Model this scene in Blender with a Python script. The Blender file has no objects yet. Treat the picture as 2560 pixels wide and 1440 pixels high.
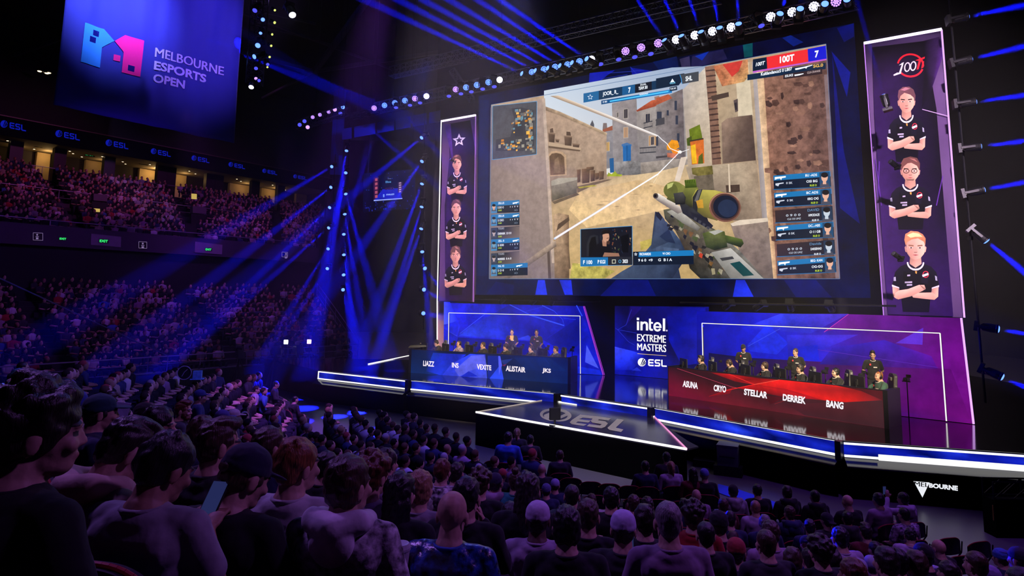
import bpy, bmesh, math, random
from mathutils import Vector, Matrix, noise
from mathutils import geometry as mgeo
random.seed(7)
scene = bpy.context.scene
col = scene.collection
V = Vector

# ------------------------------------------------------------------ camera
CAM = V((0, 0, 4.7)); FL = 1600.0; CX = 1280.0; CY = 545.0
TILT = math.atan(0.1216); ROLL = 0.01737
_f = V((0, math.cos(TILT), math.sin(TILT))); _u0 = V((0, -math.sin(TILT), math.cos(TILT))); _r0 = V((1, 0, 0))
RIGHT = _r0 * math.cos(ROLL) + _u0 * math.sin(ROLL)
UP = _u0 * math.cos(ROLL) - _r0 * math.sin(ROLL)
cam = bpy.data.cameras.new('camera'); cam_ob = bpy.data.objects.new('camera', cam); col.objects.link(cam_ob)
mw = Matrix((RIGHT, UP, -_f)).transposed().to_4x4(); mw.translation = CAM
cam_ob.matrix_world = mw
cam.sensor_width = 36; cam.lens = FL / 2560 * 36; cam.shift_y = (CY - 720) / 2560
cam.clip_start = 0.1; cam.clip_end = 300
scene.camera = cam_ob
scene.view_settings.view_transform = 'Standard'; scene.view_settings.look = 'None'
scene.view_settings.gamma = 1; scene.view_settings.exposure = 0; scene.view_settings.use_curve_mapping = False
cy = scene.cycles
cy.max_bounces = 5; cy.diffuse_bounces = 1; cy.glossy_bounces = 3; cy.transmission_bounces = 2; cy.volume_bounces = 0
cy.transparent_max_bounces = 6; cy.sample_clamp_indirect = 3; cy.caustics_reflective = False; cy.caustics_refractive = False
cy.use_denoising = True; cy.use_light_tree = True
world = bpy.data.worlds.new('dark_arena'); scene.world = world; world.use_nodes = True
bg = world.node_tree.nodes['Background']; bg.inputs[0].default_value = (0.10, 0.05, 0.5, 1); bg.inputs[1].default_value = 0.004

def ray(px, py):
    return _f + RIGHT * ((px - CX) / FL) + UP * ((CY - py) / FL)
def atz(px, py, z):
    d = ray(px, py); return CAM + d * ((z - CAM.z) / d.z)
def atd(px, py, D):
    d = ray(px, py); return CAM + d * (D / d.y)
def proj(p):
    q = p - CAM; w = q.dot(_f)
    return CX + FL * q.dot(RIGHT) / w, CY - FL * q.dot(UP) / w
class Plane:
    def __init__(s, a, b):                      # vertical plane through two ground points
        s.a = V(a); d = V(b) - V(a); d.z = 0; s.d = d.normalized()
        n = V((s.d.y, -s.d.x, 0))
        if n.dot(CAM - s.a) < 0: n = -n
        s.n = n; s.u = V((0, 0, 1))
    def hit(s, px, py, off=0):
        d = ray(px, py); a = s.a + s.n * off
        return CAM + d * ((a - CAM).dot(s.n) / d.dot(s.n))
class Flat:
    def __init__(s, z): s.z = z; s.n = V((0, 0, 1))
    def hit(s, px, py, off=0): return atz(px, py, s.z + off)

# ------------------------------------------------------------------ lights of the house rig
def spot(p, q, power, color, deg, blend=0.4, size=0.12, name='spot_light'):
    l = bpy.data.lights.new(name, 'SPOT'); l.energy = power; l.color = color
    l.spot_size = math.radians(deg); l.spot_blend = blend; l.shadow_soft_size = size
    o = bpy.data.objects.new(name, l); col.objects.link(o)
    o.location = p; o.rotation_euler = (V(q) - V(p)).to_track_quat('-Z', 'Y').to_euler()
    return o
BLUE = (0.003, 0.006, 1.0)
# crowd washes hung in the roof
spot((-20.5, 38, 20), (-33, 43, 11), 1600, (0.9, 0.17, 0.75), 75, 0.8, 0.5)
spot((-16, 44, 21), (-25, 54, 10), 1700, (0.8, 0.14, 1.0), 75, 0.8, 0.5)
spot((-14, 27, 12.3), (-24, 36, 3), 1600, (0.40, 0.08, 1.0), 100, 0.8, 0.5)
spot((-15.5, 38, 16), (-18, 46, 3), 1900, (0.38, 0.08, 1.0), 90, 0.8, 0.5)
spot((0, 14, 14), (-6, 16, 0), 4200, (0.16, 0.10, 1.0), 70, 0.7, 0.4)
spot((0, 13, 14), (-8.9, 11.6, 3.0), 16000, (0.10, 0.20, 1.0), 13, 0.7, 0.2)
spot((9, 13, 15), (4, 10.5, 1), 2300, (0.34, 0.10, 1.0), 70, 0.7, 0.4)
spot((-9, 9, 15), (-1, 3.5, 3), 2500, (0.42, 0.18, 1.0), 70, 0.8, 0.5)
spot((10, 4, 14), (2, 6, 2), 1900, (0.50, 0.18, 1.0), 70, 0.8, 0.5)
spot((0, 19, 14), (0, 4, 3), 1000, (0.16, 0.20, 1.0), 40, 0.8, 0.3)
# warm white key light on the two team desks, from the front truss
spot((3, 3, 16), (-1, 27.3, 2.2), 85000, (1.0, 0.78, 0.46), 15, 0.6, 0.15)
spot((9, 1, 15), (8.4, 20.6, 2.2), 64000, (1.0, 0.82, 0.55), 17, 0.6, 0.15)
spot((3, 2, 15), (2.5, 18.6, 1.0), 11000, (0.85, 0.75, 1.0), 14, 0.6, 0.2)
spot((-3, 15, 14), (-7.2, 21.5, 0), 15000, (0.40, 0.10, 1.0), 22, 0.8, 0.2)
# light on the printed banners
spot((0, 4, 14.0), (-2.4, 28.4, 8.5), 66000, (0.95, 0.72, 0.85), 19, 0.6, 0.2)
spot((3, 1, 12.0), (12.3, 19, 8.5), 44000, (0.95, 0.72, 0.85), 27, 0.6, 0.2)

# ------------------------------------------------------------------ materials
def lin(c):
    c = c / 255.0
    return c / 12.92 if c <= 0.04045 else ((c + 0.055) / 1.055) ** 2.4
def S(r, g, b): return (lin(r), lin(g), lin(b))
_mats = {}
def mat(name, rgb, rough=0.6, metal=0.0, spec=0.5, noise_amt=0.0, noise_scale=20.0, emit=None, estr=0.0, bump=0.0, sheen=0.0, sample=True):
    if name in _mats: return _mats[name]
    m = bpy.data.materials.new(name); m.use_nodes = True; nt = m.node_tree; b = nt.nodes['Principled BSDF']
    b.inputs['Base Color'].default_value = (*rgb, 1); b.inputs['Roughness'].default_value = rough
    b.inputs['Metallic'].default_value = metal; b.inputs['Specular IOR Level'].default_value = spec
    if sheen: b.inputs['Sheen Weight'].default_value = sheen
    if emit: b.inputs['Emission Color'].default_value = (*emit, 1); b.inputs['Emission Strength'].default_value = estr
    if noise_amt or bump:
        tc = nt.nodes.new('ShaderNodeTexCoord'); n = nt.nodes.new('ShaderNodeTexNoise')
        n.inputs['Scale'].default_value = noise_scale; n.inputs['Detail'].default_value = 4
        nt.links.new(tc.outputs['Object'], n.inputs['Vector'])
        if noise_amt:
            mx = nt.nodes.new('ShaderNodeMix'); mx.data_type = 'RGBA'
            mx.inputs[6].default_value = (*[c * (1 - noise_amt) for c in rgb], 1); mx.inputs[7].default_value = (*[min(1, c * (1 + noise_amt)) for c in rgb], 1)
            nt.links.new(n.outputs['Fac'], mx.inputs[0]); nt.links.new(mx.outputs[2], b.inputs['Base Color'])
        if bump:
            bp = nt.nodes.new('ShaderNodeBump'); bp.inputs['Strength'].default_value = bump; bp.inputs['Distance'].default_value = 0.01
            nt.links.new(n.outputs['Fac'], bp.inputs['Height']); nt.links.new(bp.outputs['Normal'], b.inputs['Normal'])
    if not sample: m.cycles.emission_sampling = 'NONE'
    _mats[name] = m; return m
def glow(name, rgb, strength=1.0, sample=True):
    if name in _mats: return _mats[name]
    m = bpy.data.materials.new(name); m.use_nodes = True; nt = m.node_tree; nt.nodes.clear()
    e = nt.nodes.new('ShaderNodeEmission'); e.inputs[0].default_value = (*rgb, 1); e.inputs[1].default_value = strength
    o = nt.nodes.new('ShaderNodeOutputMaterial'); nt.links.new(e.outputs[0], o.inputs[0])
    if not sample: m.cycles.emission_sampling = 'NONE'
    _mats[name] = m; return m
def attr_mat(name, emit=True, strength=1.0, rough=0.7, scale=3.0, sample=False, sheen=0.0):
    """colour read from the mesh's own printed / displayed picture ('Col'), grain from noise"""
    if name in _mats: return _mats[name]
    m = bpy.data.materials.new(name); m.use_nodes = True; nt = m.node_tree; nt.nodes.clear()
    a = nt.nodes.new('ShaderNodeVertexColor'); a.layer_name = 'Col'
    tc = nt.nodes.new('ShaderNodeTexCoord'); n = nt.nodes.new('ShaderNodeTexNoise'); n.inputs['Scale'].default_value = scale
    n.inputs['Detail'].default_value = 6; n.inputs['Roughness'].default_value = 0.65
    nt.links.new(tc.outputs['Object'], n.inputs['Vector'])
    mr = nt.nodes.new('ShaderNodeMapRange'); mr.inputs[1].default_value = 0.28; mr.inputs[2].default_value = 0.72
    mr.inputs[3].default_value = -1.4; mr.inputs[4].default_value = 1.4; nt.links.new(n.outputs['Fac'], mr.inputs[0])
    mu = nt.nodes.new('ShaderNodeMath'); mu.operation = 'MULTIPLY_ADD'; mu.inputs[2].default_value = 1.0
    nt.links.new(mr.outputs[0], mu.inputs[0]); nt.links.new(a.outputs['Alpha'], mu.inputs[1])
    vm = nt.nodes.new('ShaderNodeVectorMath'); vm.operation = 'SCALE'
    nt.links.new(a.outputs['Color'], vm.inputs[0]); nt.links.new(mu.outputs[0], vm.inputs['Scale'])
    o = nt.nodes.new('ShaderNodeOutputMaterial')
    if emit:
        e = nt.nodes.new('ShaderNodeEmission'); e.inputs[1].default_value = strength
        nt.links.new(vm.outputs[0], e.inputs[0]); nt.links.new(e.outputs[0], o.inputs[0])
        if not sample: m.cycles.emission_sampling = 'NONE'
    else:
        b = nt.nodes.new('ShaderNodeBsdfPrincipled'); b.inputs['Roughness'].default_value = rough; b.inputs['Specular IOR Level'].default_value = .08
        nt.links.new(vm.outputs[0], b.inputs['Base Color']); nt.links.new(b.outputs[0], o.inputs[0])
        if sheen: b.inputs['Sheen Weight'].default_value = sheen
    _mats[name] = m; return m
def tint_mat(name, rough=0.85, bump=0.4, scale=60.0, pattern=0.0, spec=0.3, sheen=0.0, stretch=1.0, dist=0.01):
    """cloth / hair / skin whose colour is each object's own (Object Info)"""
    if name in _mats: return _mats[name]
    m = bpy.data.materials.new(name); m.use_nodes = True; nt = m.node_tree; b = nt.nodes['Principled BSDF']
    oi = nt.nodes.new('ShaderNodeObjectInfo'); tc = nt.nodes.new('ShaderNodeTexCoord')
    n = nt.nodes.new('ShaderNodeTexNoise'); n.inputs['Scale'].default_value = scale; n.inputs['Detail'].default_value = 4
    mp = nt.nodes.new('ShaderNodeMapping'); mp.inputs['Scale'].default_value = (1, 1, stretch); nt.links.new(tc.outputs['Object'], mp.inputs[0]); nt.links.new(mp.outputs[0], n.inputs['Vector'])
    b.inputs['Roughness'].default_value = rough; b.inputs['Specular IOR Level'].default_value = spec
    b.inputs['Sheen Weight'].default_value = sheen
    mr = nt.nodes.new('ShaderNodeMapRange'); mr.inputs[1].default_value = 0.35; mr.inputs[2].default_value = 0.65
    mr.inputs[3].default_value = 1 - max(0.12, pattern); mr.inputs[4].default_value = 1 + 0.12
    nt.links.new(n.outputs['Fac'], mr.inputs[0])
    vm = nt.nodes.new('ShaderNodeVectorMath'); vm.operation = 'SCALE'
    nt.links.new(oi.outputs['Color'], vm.inputs[0]); nt.links.new(mr.outputs[0], vm.inputs['Scale']); nt.links.new(vm.outputs[0], b.inputs['Base Color'])
    bp = nt.nodes.new('ShaderNodeBump'); bp.inputs['Strength'].default_value = bump; bp.inputs['Distance'].default_value = dist
    nt.links.new(n.outputs['Fac'], bp.inputs['Height']); nt.links.new(bp.outputs['Normal'], b.inputs['Normal'])
    _mats[name] = m; return m

# ------------------------------------------------------------------ object helpers
def tag(o, label=None, cat=None, group=None, kind=None):
    if label: o['label'] = label
    if cat: o['category'] = cat
    if group: o['group'] = group
    if kind: o['kind'] = kind
    return o
def root(name, loc, rz=0.0, label=None, cat=None, group=None, scale=1.0):
    o = bpy.data.objects.new(name, None); col.objects.link(o); o.location = loc; o.rotation_euler = (0, 0, rz)
    o.scale = (scale,) * 3; o.empty_display_size = 0.2
    return tag(o, label, cat, group)
def link(name, me, m=None, parent=None, smooth=False):
    o = bpy.data.objects.new(name, me); col.objects.link(o)
    if m is not None and not me.materials:
        for x in (m if isinstance(m, (list, tuple)) else [m]): me.materials.append(x)
    if parent is not None: o.parent = parent
    if smooth: me.polygons.foreach_set('use_smooth', [True] * len(me.polygons))
    return o
def unparented_world(o, parent):                 # geometry given in world space, root somewhere else
    o.parent = parent; o.matrix_parent_inverse = Matrix.Translation(parent.location).inverted() if parent.rotation_euler.z == 0 else (Matrix.Translation(parent.location) @ parent.rotation_euler.to_matrix().to_4x4()).inverted()
    return o
class MB:
    def __init__(s): s.v = []; s.f = []; s.m = []
    def add(s, vs, fs, mi=0):
        k = len(s.v); s.v += [tuple(v) for v in vs]; s.f += [tuple(i + k for i in f) for f in fs]; s.m += [mi] * len(fs); return s
    def box(s, a, b, mi=0, M=None):
        x0, y0, z0 = a; x1, y1, z1 = b
        vs = [V(p) for p in ((x0, y0, z0), (x1, y0, z0), (x1, y1, z0), (x0, y1, z0), (x0, y0, z1), (x1, y0, z1), (x1, y1, z1), (x0, y1, z1))]
        if M is not None: vs = [M @ v for v in vs]
        return s.add(vs, [(0, 3, 2, 1), (4, 5, 6, 7), (0, 1, 5, 4), (1, 2, 6, 5), (2, 3, 7, 6), (3, 0, 4, 7)], mi)
    def prism(s, pts, thick, mi=0):                # closed outline of 3-D points swept by a vector
        n = len(pts); t = V(thick); vs = [V(p) for p in pts] + [V(p) + t for p in pts]
        fs = [tuple(range(n - 1, -1, -1)), tuple(range(n, 2 * n))] + [(i, (i + 1) % n, n + (i + 1) % n, n + i) for i in range(n)]
        return s.add(vs, fs, mi)
    def tube(s, p, q, r, r2=None, n=8, mi=0, cap=True):
        p = V(p); q = V(q); r2 = r if r2 is None else r2; d = (q - p)
        if d.length < 1e-6: return s
        d.normalize(); a = d.orthogonal().normalized(); b = d.cross(a)
        vs = [p + (a * math.cos(t) + b * math.sin(t)) * r for t in [2 * math.pi * i / n for i in range(n)]]
        vs += [q + (a * math.cos(t) + b * math.sin(t)) * r2 for t in [2 * math.pi * i / n for i in range(n)]]
        fs = [(i, (i + 1) % n, n + (i + 1) % n, n + i) for i in range(n)]
        if cap: fs += [tuple(range(n - 1, -1, -1)), tuple(range(n, 2 * n))]
        return s.add(vs, fs, mi)
    def path(s, pts, r, n=8, mi=0):
        for a, b in zip(pts, pts[1:]): s.tube(a, b, r, r, n, mi)
        return s
    def bar(s, p, q, w, h, mi=0, up=V((0, 0, 1))):
        p = V(p); q = V(q); d = (q - p).normalized(); sd = d.cross(up)
        if sd.length < 1e-4: sd = V((1, 0, 0))
        sd = sd.normalized() * (w / 2); uu = sd.cross(d).normalized() * (h / 2)
        vs = [p - sd - uu, p + sd - uu, p + sd + uu, p - sd + uu, q - sd - uu, q + sd - uu, q + sd + uu, q - sd + uu]
        return s.add(vs, [(0, 1, 2, 3), (7, 6, 5, 4), (0, 4, 5, 1), (1, 5, 6, 2), (2, 6, 7, 3), (3, 7, 4, 0)], mi)
    def lathe(s, prof, n=16, mi=0, M=None, cap=True):
        vs = []; 
        for r, z in prof:
            for i in range(n):
                t = 2 * math.pi * i / n; p = V((r * math.cos(t), r * math.sin(t), z)); vs.append(M @ p if M is not None else p)
        fs = []
        for k in range(len(prof) - 1):
            for i in range(n):
                j = (i + 1) % n; fs.append((k * n + i, k * n + j, (k + 1) * n + j, (k + 1) * n + i))
        if cap: fs += [tuple(range(n - 1, -1, -1)), tuple(range((len(prof) - 1) * n, len(prof) * n))]
        return s.add(vs, fs, mi)
    def ell(s, c, r, n=12, m=8, mi=0, M=None):
        c = V(c); vs = []; fs = []
        for k in range(1, m):
            ph = math.pi * k / m
            for i in range(n):
                t = 2 * math.pi * i / n; p = V((r[0] * math.sin(ph) * math.cos(t), r[1] * math.sin(ph) * math.sin(t), r[2] * math.cos(ph)))
                vs.append(c + (M @ p if M is not None else p))
        top = len(vs); a = V((0, 0, r[2])); vs += [c + (M @ a if M is not None else a), c - (M @ a if M is not None else a)]
        for k in range(m - 2):
            for i in range(n):
                j = (i + 1) % n; fs.append((k * n + i, (k + 1) * n + i, (k + 1) * n + j, k * n + j))
        for i in range(n):
            j = (i + 1) % n; fs.append((top, i, j)); fs.append((top + 1, (m - 2) * n + j, (m - 2) * n + i))
        return s.add(vs, fs, mi)
    def mesh(s, name):
        me = bpy.data.meshes.new(name); me.from_pydata(s.v, [], s.f)
        if any(s.m): me.polygons.foreach_set('material_index', s.m)
        me.update(); return me
    def build(s, name, m, parent=None, smooth=False, world=False, bevel=0.0):
        me = s.mesh(name)
        for x in (m if isinstance(m, (list, tuple)) else [m]): me.materials.append(x)
        o = link(name, me, None, None, smooth)
        if parent is not None:
            if world: unparented_world(o, parent)
            else: o.parent = parent
        if bevel:
            md = o.modifiers.new('bevel', 'BEVEL'); md.width = bevel; md.segments = 2; md.limit_method = 'ANGLE'
        return o
def structure(o): o['kind'] = 'structure'; return o
def copy_tree(o, parent=None):
    c = o.copy(); col.objects.link(c)
    if parent is not None: c.parent = parent
    for ch in o.children: copy_tree(ch, c)
    return c

# ------------------------------------------------------------------ flat pictures (screens, prints, lettering)
_glyph = {}
def glyphs(txt, bold=0.0, space=1.0):
    k = (txt, bold, space)
    if k in _glyph: return _glyph[k]
    cu = bpy.data.curves.new('lettering', 'FONT'); cu.body = txt; cu.offset = bold; cu.space_character = space; cu.resolution_u = 3
    cu.align_x = 'LEFT'; o = bpy.data.objects.new('lettering', cu); col.objects.link(o)
    dg = bpy.context.evaluated_depsgraph_get(); me = bpy.data.meshes.new_from_object(o.evaluated_get(dg))
    vs = [(v.co.x, v.co.y) for v in me.vertices]; fs = [tuple(p.vertices) for p in me.polygons]
    x0 = min(v[0] for v in vs); x1 = max(v[0] for v in vs); y0 = min(v[1] for v in vs); y1 = max(v[1] for v in vs)
    vs = [((x - x0) / (x1 - x0), (y - y0) / (y1 - y0)) for x, y in vs]
    bpy.data.objects.remove(o); bpy.data.curves.remove(cu); bpy.data.meshes.remove(me)
    _glyph[k] = (vs, fs); return _glyph[k]
class Canvas:
    def __init__(s, plane, off=0.01, step=0.0004, fr=None):
        s.p = plane; s.off = off; s.step = step; s.v = []; s.f = []; s.c = []; s.k = 0; s.fr = fr or (lambda x, y: (x, y))
    def _layer(s): s.k += 1; return s.off + s.k * s.step
    def poly(s, pts, c, tex=0.0, cols=None):
        o = s._layer(); k = len(s.v)
        for x, y in pts: s.v.append(tuple(s.p.hit(*s.fr(x, y), o)))
        s.f.append(tuple(range(k, k + len(pts))))
        for i in range(len(pts)):
            cc = cols[i] if cols else c; s.c += [cc[0], cc[1], cc[2], tex]
        return s
    def rect(s, x0, y0, x1, y1, c, tex=0.0, sl=0.0):     # sl: slope of horizontal edges
        d = (x1 - x0) * sl; return s.poly([(x0, y0), (x1, y0 + d), (x1, y1 + d), (x0, y1)], c, tex)
    def line(s, a, b, w, c, w2=None, tex=0.0):
        dx = b[0] - a[0]; dy = b[1] - a[1]; L = math.hypot(dx, dy) or 1; nx = -dy / L / 2; ny = dx / L / 2; w2 = w if w2 is None else w2
        return s.poly([(a[0] + nx * w, a[1] + ny * w), (b[0] + nx * w2, b[1] + ny * w2), (b[0] - nx * w2, b[1] - ny * w2), (a[0] - nx * w, a[1] - ny * w)], c, tex)
    def lines(s, pts, w, c):
        for a, b in zip(pts, pts[1:]): s.line(a, b, w, c)
        return s
    def disc(s, x, y, rx, ry, c, tex=0.0, n=22, a0=0, a1=360, rot=0.0):
        ca, sa = math.cos(rot), math.sin(rot); pts = []
        for i in range(n if a1 - a0 >= 360 else n + 1):
            t = math.radians(a0 + (a1 - a0) * i / n); ex = rx * math.cos(t); ey = ry * math.sin(t); pts.append((x + ex * ca - ey * sa, y + ex * sa + ey * ca))
        return s.poly(pts, c, tex)
    def ring(s, x, y, rx, ry, w, c, a0=0, a1=360, n=28, sh=0.0):
        pts = []; 
        for i in range(n + 1):
            t = math.radians(a0 + (a1 - a0) * i / n); pts.append((x + rx * math.cos(t), y + ry * math.sin(t) + sh * rx * math.cos(t)))
        o = s._layer()
        for i in range(n):
            k = len(s.v); q = []
            for j, f in ((i, 1), (i + 1, 1), (i + 1, 0), (i, 0)):
                t = math.radians(a0 + (a1 - a0) * j / n); ax = rx - (0 if f else w); ay = ry - (0 if f else w)
                q.append((x + ax * math.cos(t), y + ay * math.sin(t) + sh * ax * math.cos(t)))
            for a, b in q: s.v.append(tuple(s.p.hit(*s.fr(a, b), o)))
            s.f.append((k, k + 1, k + 2, k + 3)); s.c += [c[0], c[1], c[2], 0.0] * 4
        return s
    def text(s, txt, tl, tr, br, bl, c, bold=0.0, space=1.0):
        if bold > .012 and any(ch in txt for ch in 'MW'):
            k = .028 * math.hypot(bl[0] - tl[0], bl[1] - tl[1])
            for dx in (-k, -k / 2, 0, k / 2, k): s.text(txt, (tl[0] + dx, tl[1]), (tr[0] + dx, tr[1]), (br[0] + dx, br[1]), (bl[0] + dx, bl[1]), c, 0.0, space)
            return s
        vs, fs = glyphs(txt, bold, space); o = s._layer(); k = len(s.v)
        for u, w in vs:
            x = (bl[0] * (1 - u) + br[0] * u) * (1 - w) + (tl[0] * (1 - u) + tr[0] * u) * w
            y = (bl[1] * (1 - u) + br[1] * u) * (1 - w) + (tl[1] * (1 - u) + tr[1] * u) * w
            s.v.append(tuple(s.p.hit(*s.fr(x, y), o)))
        for f in fs: s.f.append(tuple(i + k for i in f)); s.c += [c[0], c[1], c[2], 0.0] * len(f)
        return s
    def label(s, txt, x, y, w, h, c, sl=0.0, bold=0.02, lean=0.0, space=1.0):   # x, y = top left; sl = slope of the baseline
        d = w * sl
        return s.text(txt, (x + lean, y), (x + w + lean, y + d), (x + w, y + h + d), (x, y + h), c, bold, space)
    def star(s, x, y, r, w, c, sl=0.0):
        pts = []
        for i in range(10):
            t = math.radians(-90 + 36 * i); rr = r if i % 2 == 0 else r * 0.45; pts.append((x + rr * math.cos(t), y + rr * math.sin(t) + sl * rr * math.cos(t)))
        inn = [(x + (a - x) * (1 - w), y + (b - y) * (1 - w)) for a, b in pts]
        for i in range(10):
            j = (i + 1) % 10; s.poly([pts[i], pts[j], inn[j], inn[i]], c)
        return s
    def build(s, name, m, parent=None, world=True):
        me = bpy.data.meshes.new(name); me.from_pydata(s.v, [], s.f); at = me.color_attributes.new('Col', 'FLOAT_COLOR', 'CORNER')
        at.data.foreach_set('color', s.c); me.update()
        o = link(name, me, m)
        if parent is not None: unparented_world(o, parent)
        return o
def esl_mark(c, x, y, r, colr, inner, sl=0.0, word=True, wx=None):
    """round swirl badge and the three letters, r = badge radius, slope sl"""
    c.disc(x, y, r, r * 1.02, colr); 
    for a, b in (((-.28, .78), (.42, -.82)), ((.02, .86), (.74, -.42)), ((.36, .76), (.88, .02))):
        for w, q in ((0.24, inner),):
            c.line((x + a[0] * r, y + a[1] * r), (x + b[0] * r, y + b[1] * r), r * w * 0.6, q, r * w * 1.3)
    if word:
        x0 = x + r * 1.55; h = r * 1.7; y0 = y - r * .85 + sl * r * 1.6; w = r * 1.35; g = r * 0.25; t = r * .34
        def P(px, py): return (x0 + px, y0 + py + sl * px)
        # E
        c.poly([P(.25 * r, 0), P(w, 0), P(w, t), P(.25 * r, t)], colr); c.poly([P(0, .2 * r), P(.25 * r, 0), P(t, t), P(t, h - t), P(.25 * r, h), P(0, h - .2 * r)], colr)
        c.poly([P(.2 * r, h - t), P(w, h - t), P(w, h), P(.25 * r, h)], colr); c.poly([P(t, h / 2 - t / 2), P(w * .95, h / 2 - t / 2), P(w * .95, h / 2 + t / 2), P(t, h / 2 + t / 2)], colr)
        # S
        o = w + g
        c.poly([P(o + .2 * r, 0), P(o + w, 0), P(o + w, t), P(o + .2 * r, t)], colr); c.poly([P(o, .2 * r), P(o + .25 * r, 0), P(o + t, t), P(o + t, h / 2), P(o, h / 2 - .1 * r)], colr)
        c.poly([P(o, h / 2 - t / 2), P(o + w - .2 * r, h / 2 - t / 2), P(o + w - .2 * r, h / 2 + t / 2), P(o + .2 * r, h / 2 + t / 2)], colr)
        c.poly([P(o + w - t, h / 2 - .1 * r), P(o + w, h / 2 + .1 * r), P(o + w, h - .2 * r), P(o + w - .25 * r, h), P(o + w - t, h - t)], colr); c.poly([P(o, h - t), P(o + w - .2 * r, h - t), P(o + w - .2 * r, h), P(o, h)], colr)
        # L
        o = 2 * (w + g)
        c.poly([P(o, 0), P(o + t, 0), P(o + t, h - t), P(o + w, h - t), P(o + w, h), P(o + .25 * r, h), P(o, h - .25 * r)], colr)
    return c
HANG = mat('steel_wire', (0.05, 0.05, 0.055), 0.4, 0.8)
def hangers(t, pts, r=.01):
    for p in pts: MB().tube(p, (p.x, p.y, 24), r, n=5, cap=False).build('hanger_wire', HANG, t, world=True)
ORD = ['first', 'second', 'third', 'fourth', 'fifth', 'sixth', 'seventh', 'eighth', 'ninth', 'tenth', 'eleventh', 'twelfth', 'thirteenth', 'fourteenth', 'fifteenth', 'sixteenth', 'seventeenth', 'eighteenth', 'nineteenth', 'twentieth']
ORD += ['twenty-' + o for o in ORD[:9]] + ['thirtieth'] + ['thirty-' + o for o in ORD[:9]] + ['fortieth'] + ['forty-' + o for o in ORD[:9]] + ['fiftieth'] + ['fifty-' + o for o in ORD[:9]]

BLACK = mat('matt_black', (0.006, 0.006, 0.008), 0.6, noise_amt=0.3, noise_scale=6)
BLACKMETAL = mat('black_metal', (0.02, 0.02, 0.025), 0.35, 0.7)
STEEL = mat('steel_tube', (0.25, 0.25, 0.28), 0.35, 0.9)
WHITELED = glow('white_led', (1.0, 0.98, 0.95), 1.25)
LED = attr_mat('led_picture', True, 1.12, scale=1.2)
# ================================================================== ARENA SHELL
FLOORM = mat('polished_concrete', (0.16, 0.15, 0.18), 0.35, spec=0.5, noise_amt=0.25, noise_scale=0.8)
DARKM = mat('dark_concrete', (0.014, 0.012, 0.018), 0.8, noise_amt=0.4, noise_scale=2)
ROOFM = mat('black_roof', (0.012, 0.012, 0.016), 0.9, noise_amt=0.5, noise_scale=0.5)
structure(MB().box((-60, -6, -0.2), (45, 80, 0)).build('floor', FLOORM))
structure(MB().box((-60, -6, 24), (45, 80, 24.3)).build('ceiling', ROOFM))
structure(MB().box((-60, 79.7, 0), (45, 80, 24)).build('wall_back', ROOFM))
structure(MB().box((44.7, -6, 0), (45, 80, 24)).build('wall_right', ROOFM))
structure(MB().box((-60, -6, 0), (-59.7, 80, 24)).build('wall_left', ROOFM))
structure(MB().box((-60, -6.3, 0), (45, -6, 24)).build('wall_front', ROOFM))

S0 = V((-16.7, 31, 0)); SD = V((.593, .805, 0)); SN = V((-.805, .593, 0))
def stp(k, o, z): p = S0 + SD * k + SN * o; return V((p.x, p.y, z))
K0 = -15.0
def kend_lo(o): return 12 + .42 * o
def kend_up(o): return 8 + .8 * o
def tier(name, n, o0, do, z0, dz, kend, base, mats_):
    mb = MB()
    for i in range(n):
        a = o0 + i * do; b = a + do; z = z0 + i * dz; ke = kend(a)
        mb.prism([stp(K0, a, base), stp(ke, a, base), stp(ke, b, base), stp(K0, b, base)], (0, 0, z - base))
    return structure(mb.build(name, mats_))
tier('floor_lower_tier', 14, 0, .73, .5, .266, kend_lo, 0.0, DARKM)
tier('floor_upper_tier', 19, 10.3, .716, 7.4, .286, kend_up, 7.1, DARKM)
# wall behind the lower tier and front of the balcony
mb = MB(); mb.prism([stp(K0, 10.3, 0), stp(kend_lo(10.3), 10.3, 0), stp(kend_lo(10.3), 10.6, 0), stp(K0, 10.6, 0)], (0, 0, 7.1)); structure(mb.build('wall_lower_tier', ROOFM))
BALC = mat('balcony_plaster', (0.05, 0.04, 0.06), 0.8, noise_amt=0.3, noise_scale=1)
mb = MB(); mb.prism([stp(K0, 9.9, 7.0), stp(kend_up(10.3), 9.9, 7.0), stp(kend_up(10.3), 10.28, 7.0), stp(K0, 10.28, 7.0)], (0, 0, 1.15)); structure(mb.build('trim_balcony', BALC))
mb = MB(); ke = kend_up(24)
mb.prism([stp(K0, 27.5, 12), stp(ke, 27.5, 12), stp(ke, 27.8, 12), stp(K0, 27.8, 12)], (0, 0, 12)); structure(mb.build('wall_concourse', mat('concourse_wall', (0.05, 0.035, 0.03), 0.6, noise_amt=0.3, noise_scale=0.7)))
mb = MB(); mb.prism([stp(K0, 23.9, 12.3), stp(ke, 23.9, 12.3), stp(ke, 27.5, 12.3), stp(K0, 27.5, 12.3)], (0, 0, .25)); structure(mb.build('floor_concourse', DARKM))
mb = MB(); mb.prism([stp(K0, 23.0, 15.25), stp(ke, 23.0, 15.25), stp(ke, 27.5, 15.25), stp(K0, 27.5, 15.25)], (0, 0, .2)); structure(mb.build('ceiling_concourse', mat('concourse_ceiling', (0.30, 0.24, 0.18), 0.8)))
mb = MB(); mb.prism([stp(K0, 23.1, 16.7), stp(ke, 23.1, 16.7), stp(ke, 23.5, 16.7), stp(K0, 23.5, 16.7)], (0, 0, 7.2)); structure(mb.build('wall_bulkhead', ROOFM))
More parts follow.
